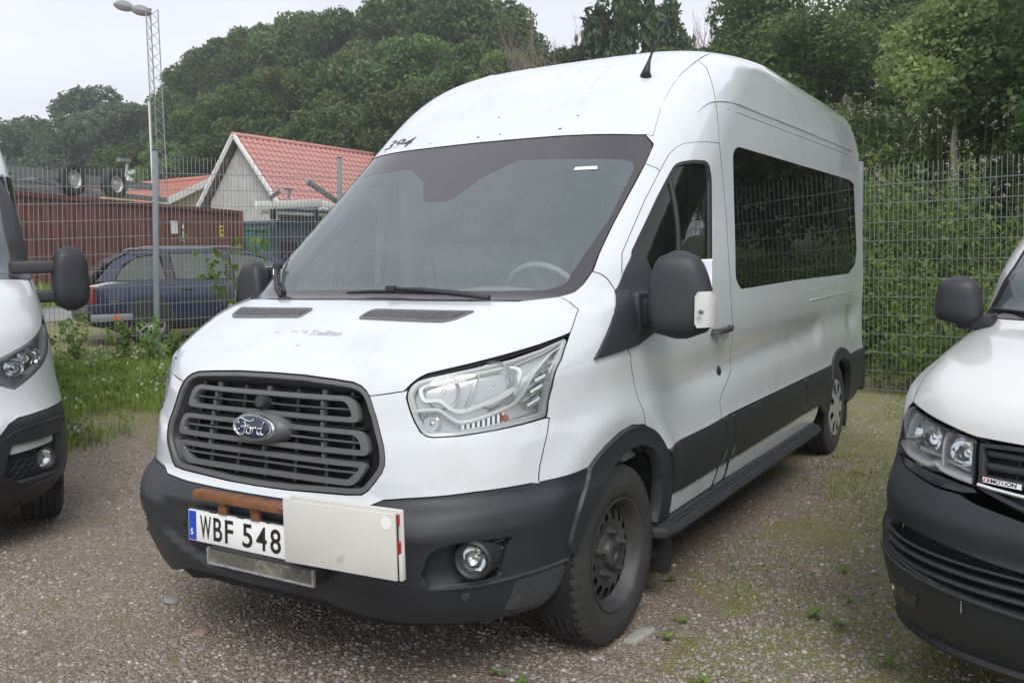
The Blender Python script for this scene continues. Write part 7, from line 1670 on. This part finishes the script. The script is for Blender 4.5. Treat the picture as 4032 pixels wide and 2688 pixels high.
# small plants, tufts, moss blades on the gravel
tuft=[]; gt=np.random.default_rng(81)
for i in range(520):
    x=.9+2.6*gt.random() if gt.random()<.62 else -4+5*gt.random(); y=-.6+9*gt.random()**1.2
    if x<.75 and abs(x)<1.0 and y>.2: continue
    nz=mnoise.noise(Vector((x*1.3,y*1.3,7)))+.12*max(0,min(1,(y-1)/4))
    if nz<.05: continue
    for k in range(int(6+14*gt.random())): tuft.append((x+gt.normal()*.035,y+gt.normal()*.035,float(terrain(x,y))))
for i in range(15000):
    x=.95+2.6*gt.random(); y=1.2+7.1*gt.random()
    if mnoise.noise(Vector((x*1.1,y*1.1,2)))+.10*(y-3)/3<.05: continue
    tuft.append((x,y,float(terrain(x,y))))
blade_obj('grass_tufts',tuft,.021,.005,82,M['grass'],'short grass tufts scattered over the gravel','grass',bend=.8)
def rosette(x,y,size,seed,grp,lab):
    g=np.random.default_rng(seed); f=empty('plantain',(x,y,float(terrain(x,y)))); tag(f,lab,'weed',grp)
    for k in range(5+seed%4):
        a=g.random()*6.283; l=size*(.6+.6*g.random()); w=l*.42; up=.35+.5*g.random(); c,s_=math.cos(a),math.sin(a); b=MB(); P=[]
        for t,ww in((0,.15),(.3,.8),(.65,1),(1,.05)):
            z=l*up*math.sin(t*2.2)*.9+.004; r=l*t
            P+= [(c*r-s_*w/2*ww,s_*r+c*w/2*ww,z),(c*r,s_*r,z-.1*w*ww),(c*r+s_*w/2*ww,s_*r-c*w/2*ww,z)]
        F=[]
        for q in range(3): F+=[(q*3,q*3+1,q*3+4,q*3+3),(q*3+1,q*3+2,q*3+5,q*3+4)]
        b.add(P,F); b.build('leaf',M['leaf_bright'],f,smooth=True)
for k in range(40):
    if k<22: x=.45+1.05*gt.random(); y=-.30+.75*gt.random()
    else: x=.6+1.9*gt.random(); y=-.15+2.4*gt.random()
    if x>2.1 and y>1.0: x-=.8
    if .72<x<1.0 and .6<y<1.4: y-=.9
    rosette(x,y,.035+.035*gt.random(),90+k,'plantain weeds on the gravel','small green plantain rosette growing in the gravel near the front wheel')
# ---------------------------------------------------------------- gravel
def pebbles(n,seed,smin,smax,sampler,m,name,label):
    g=np.random.default_rng(seed); ico=[(0,0,1),(.894,0,.447),(.276,.851,.447),(-.724,.526,.447),(-.724,-.526,.447),(.276,-.851,.447),(.724,.526,-.447),(-.276,.851,-.447),(-.894,0,-.447),(-.276,-.851,-.447),(.724,-.526,-.447),(0,0,-1)]
    fc=[(0,1,2),(0,2,3),(0,3,4),(0,4,5),(0,5,1),(1,6,2),(2,7,3),(3,8,4),(4,9,5),(5,10,1),(6,7,2),(7,8,3),(8,9,4),(9,10,5),(10,6,1)]
    B=np.array(ico); P=sampler(g,n); n=len(P); s=smin*(smax/smin)**(g.random(n)**2.2); sc=np.stack([s*(.8+.6*g.random(n)),s*(.7+.5*g.random(n)),s*(.35+.35*g.random(n))],1); a=g.random(n)*6.283; J=1+.25*(g.random((n,12,1))-.5)
    X=B[None]*J*sc[:,None,:]; c,s_=np.cos(a)[:,None],np.sin(a)[:,None]; V=np.stack([X[...,0]*c-X[...,1]*s_,X[...,0]*s_+X[...,1]*c,X[...,2]],-1)+P[:,None,:]; V[...,2]+=(sc[:,2]*.25)[:,None]
    F=(np.array(fc)[None]+(np.arange(n)*12)[:,None,None]).reshape(-1,3); o=link(name,quick_mesh(name,V.reshape(-1,3),F,m)); tag(o,label,'gravel',kind='stuff'); return o
mp_=bpy.data.materials.new('gravel_stone'); mp_.use_nodes=True; t=mp_.node_tree; p=t.nodes['Principled BSDF']; p.inputs['Roughness'].default_value=.85; ge=t.nodes.new('ShaderNodeNewGeometry'); rp_=t.nodes.new('ShaderNodeValToRGB'); e=rp_.color_ramp.elements
for _ in range(4): e.new(.5)
for a,(pos_,c) in zip(e,[(0,(.130,.105,.088)),(.25,(.225,.185,.155)),(.5,(.300,.255,.222)),(.72,(.250,.245,.240)),(.9,(.320,.280,.250)),(.997,(.50,.48,.44))]): a.position=pos_; a.color=(*c,1)
t.links.new(ge.outputs['Random Per Island'],rp_.inputs['Fac']); t.links.new(rp_.outputs['Color'],p.inputs['Base Color'])
def samp(g,n):
    d=1.7+8.0*g.random(n*2)**1.7; q=-.60+1.2*g.random(n*2); l=q*d; x=CX+d*FH[0]+l*RH[0]; y=CY+d*FH[1]+l*RH[1]; nz=np.array([mnoise.noise(Vector((a*1.6,b*1.6,5))) for a,b in zip(x,y)]); k=~((np.abs(x)<.80)&(y>1.0))&((nz>-.02)|(g.random(len(x))<.30)); x,y=x[k][:n],y[k][:n]; return np.stack([x,y,terrain(x,y)],1)
pebbles(60000,101,.0035,.0125,samp,mp_,'gravel','loose brown and grey gravel covering the yard')
def stone(x,y,s,seed,label,m,grp=None,flat=.45):
    g=np.random.default_rng(seed); bm=bmesh.new(); bmesh.ops.create_icosphere(bm,subdivisions=2,radius=1)
    for v in bm.verts:
        k=1+.22*mnoise.noise(v.co*1.6+Vector((seed,0,0))); v.co=Vector((v.co.x*s*k*1.3,v.co.y*s*k,v.co.z*s*flat*k))
    me=bpy.data.meshes.new('stone'); bm.to_mesh(me); bm.free(); me.materials.append(m); o=link('stone',me,None,(x,y,float(terrain(x,y))+s*flat*.35)); o.rotation_euler=(0,0,g.random()*6); tag(o,label,'stone',grp)
M['stone_a']=mat('grey_stone',(.25,.235,.22),.85,var=.2,vscale=30,bump=.4,bscale=80); M['stone_p']=mat('pink_stone',(.27,.19,.16),.85,var=.2,vscale=30); M['concrete']=mat('pale_concrete',(.30,.29,.265),.9,var=.15,vscale=25,bump=.5,bscale=90)
for k,(x,y,s,m) in enumerate(((.78,.05,.040,'stone_a'),(1.12,-.10,.036,'stone_a'),(1.32,-.28,.034,'stone_a'),(-.55,.28,.050,'stone_p'),(-.95,.45,.055,'stone_a'),(-.35,-.55,.05,'stone_p'),(2.15,1.75,.05,'stone_a'),(1.95,3.6,.07,'stone_a'),(1.45,2.2,.05,'stone_p'),(-.2,-.75,.045,'stone_a'),(1.9,2.9,.05,'stone_a'),(1.6,4.2,.06,'stone_a'))):
    stone(x,y,s*.62,200+k,'flattish loose stone larger than the gravel around it',M[m],'larger stones lying on the gravel')
b=MB(); b.prism([(.985,1.02),(1.035,1.03),(1.055,1.19),(1.03,1.215),(.985,1.15)],-.02,.014,'z'); o=b.build('concrete_fragment',M['concrete'],None,bevel=.008); tag(o,'pale concrete fragment wedged behind the front tyre','concrete')
b=MB(); b.tube([(-.12,-.62,.012),(-.02,-.52,.014),(.06,-.44,.012)],.008,6); o=b.build('rubber_strip',M['rubber'],None,smooth=True); tag(o,'short black rubber strip lying on the gravel at lower left','strip')
# ---------------------------------------------------------------- haze in the air
hm=bpy.data.materials.new('haze_air'); hm.use_nodes=True; t=hm.node_tree; t.nodes.clear(); o_=t.nodes.new('ShaderNodeOutputMaterial'); pv_=t.nodes.new('ShaderNodeVolumePrincipled')
pv_.inputs['Color'].default_value=(.86,.89,.93,1); pv_.inputs['Density'].default_value=.0014; pv_.inputs['Anisotropy'].default_value=.2; t.links.new(pv_.outputs[0],o_.inputs['Volume'])
b=MB(); b.box((-215,-150,-1.5),(150,215,42)); o=b.build('haze',hm); tag(o,'thin pale haze in the air over the yard and wood','haze',kind='stuff')
_van=build_van(); build_van_details(_van); build_right_van(); build_left_van()
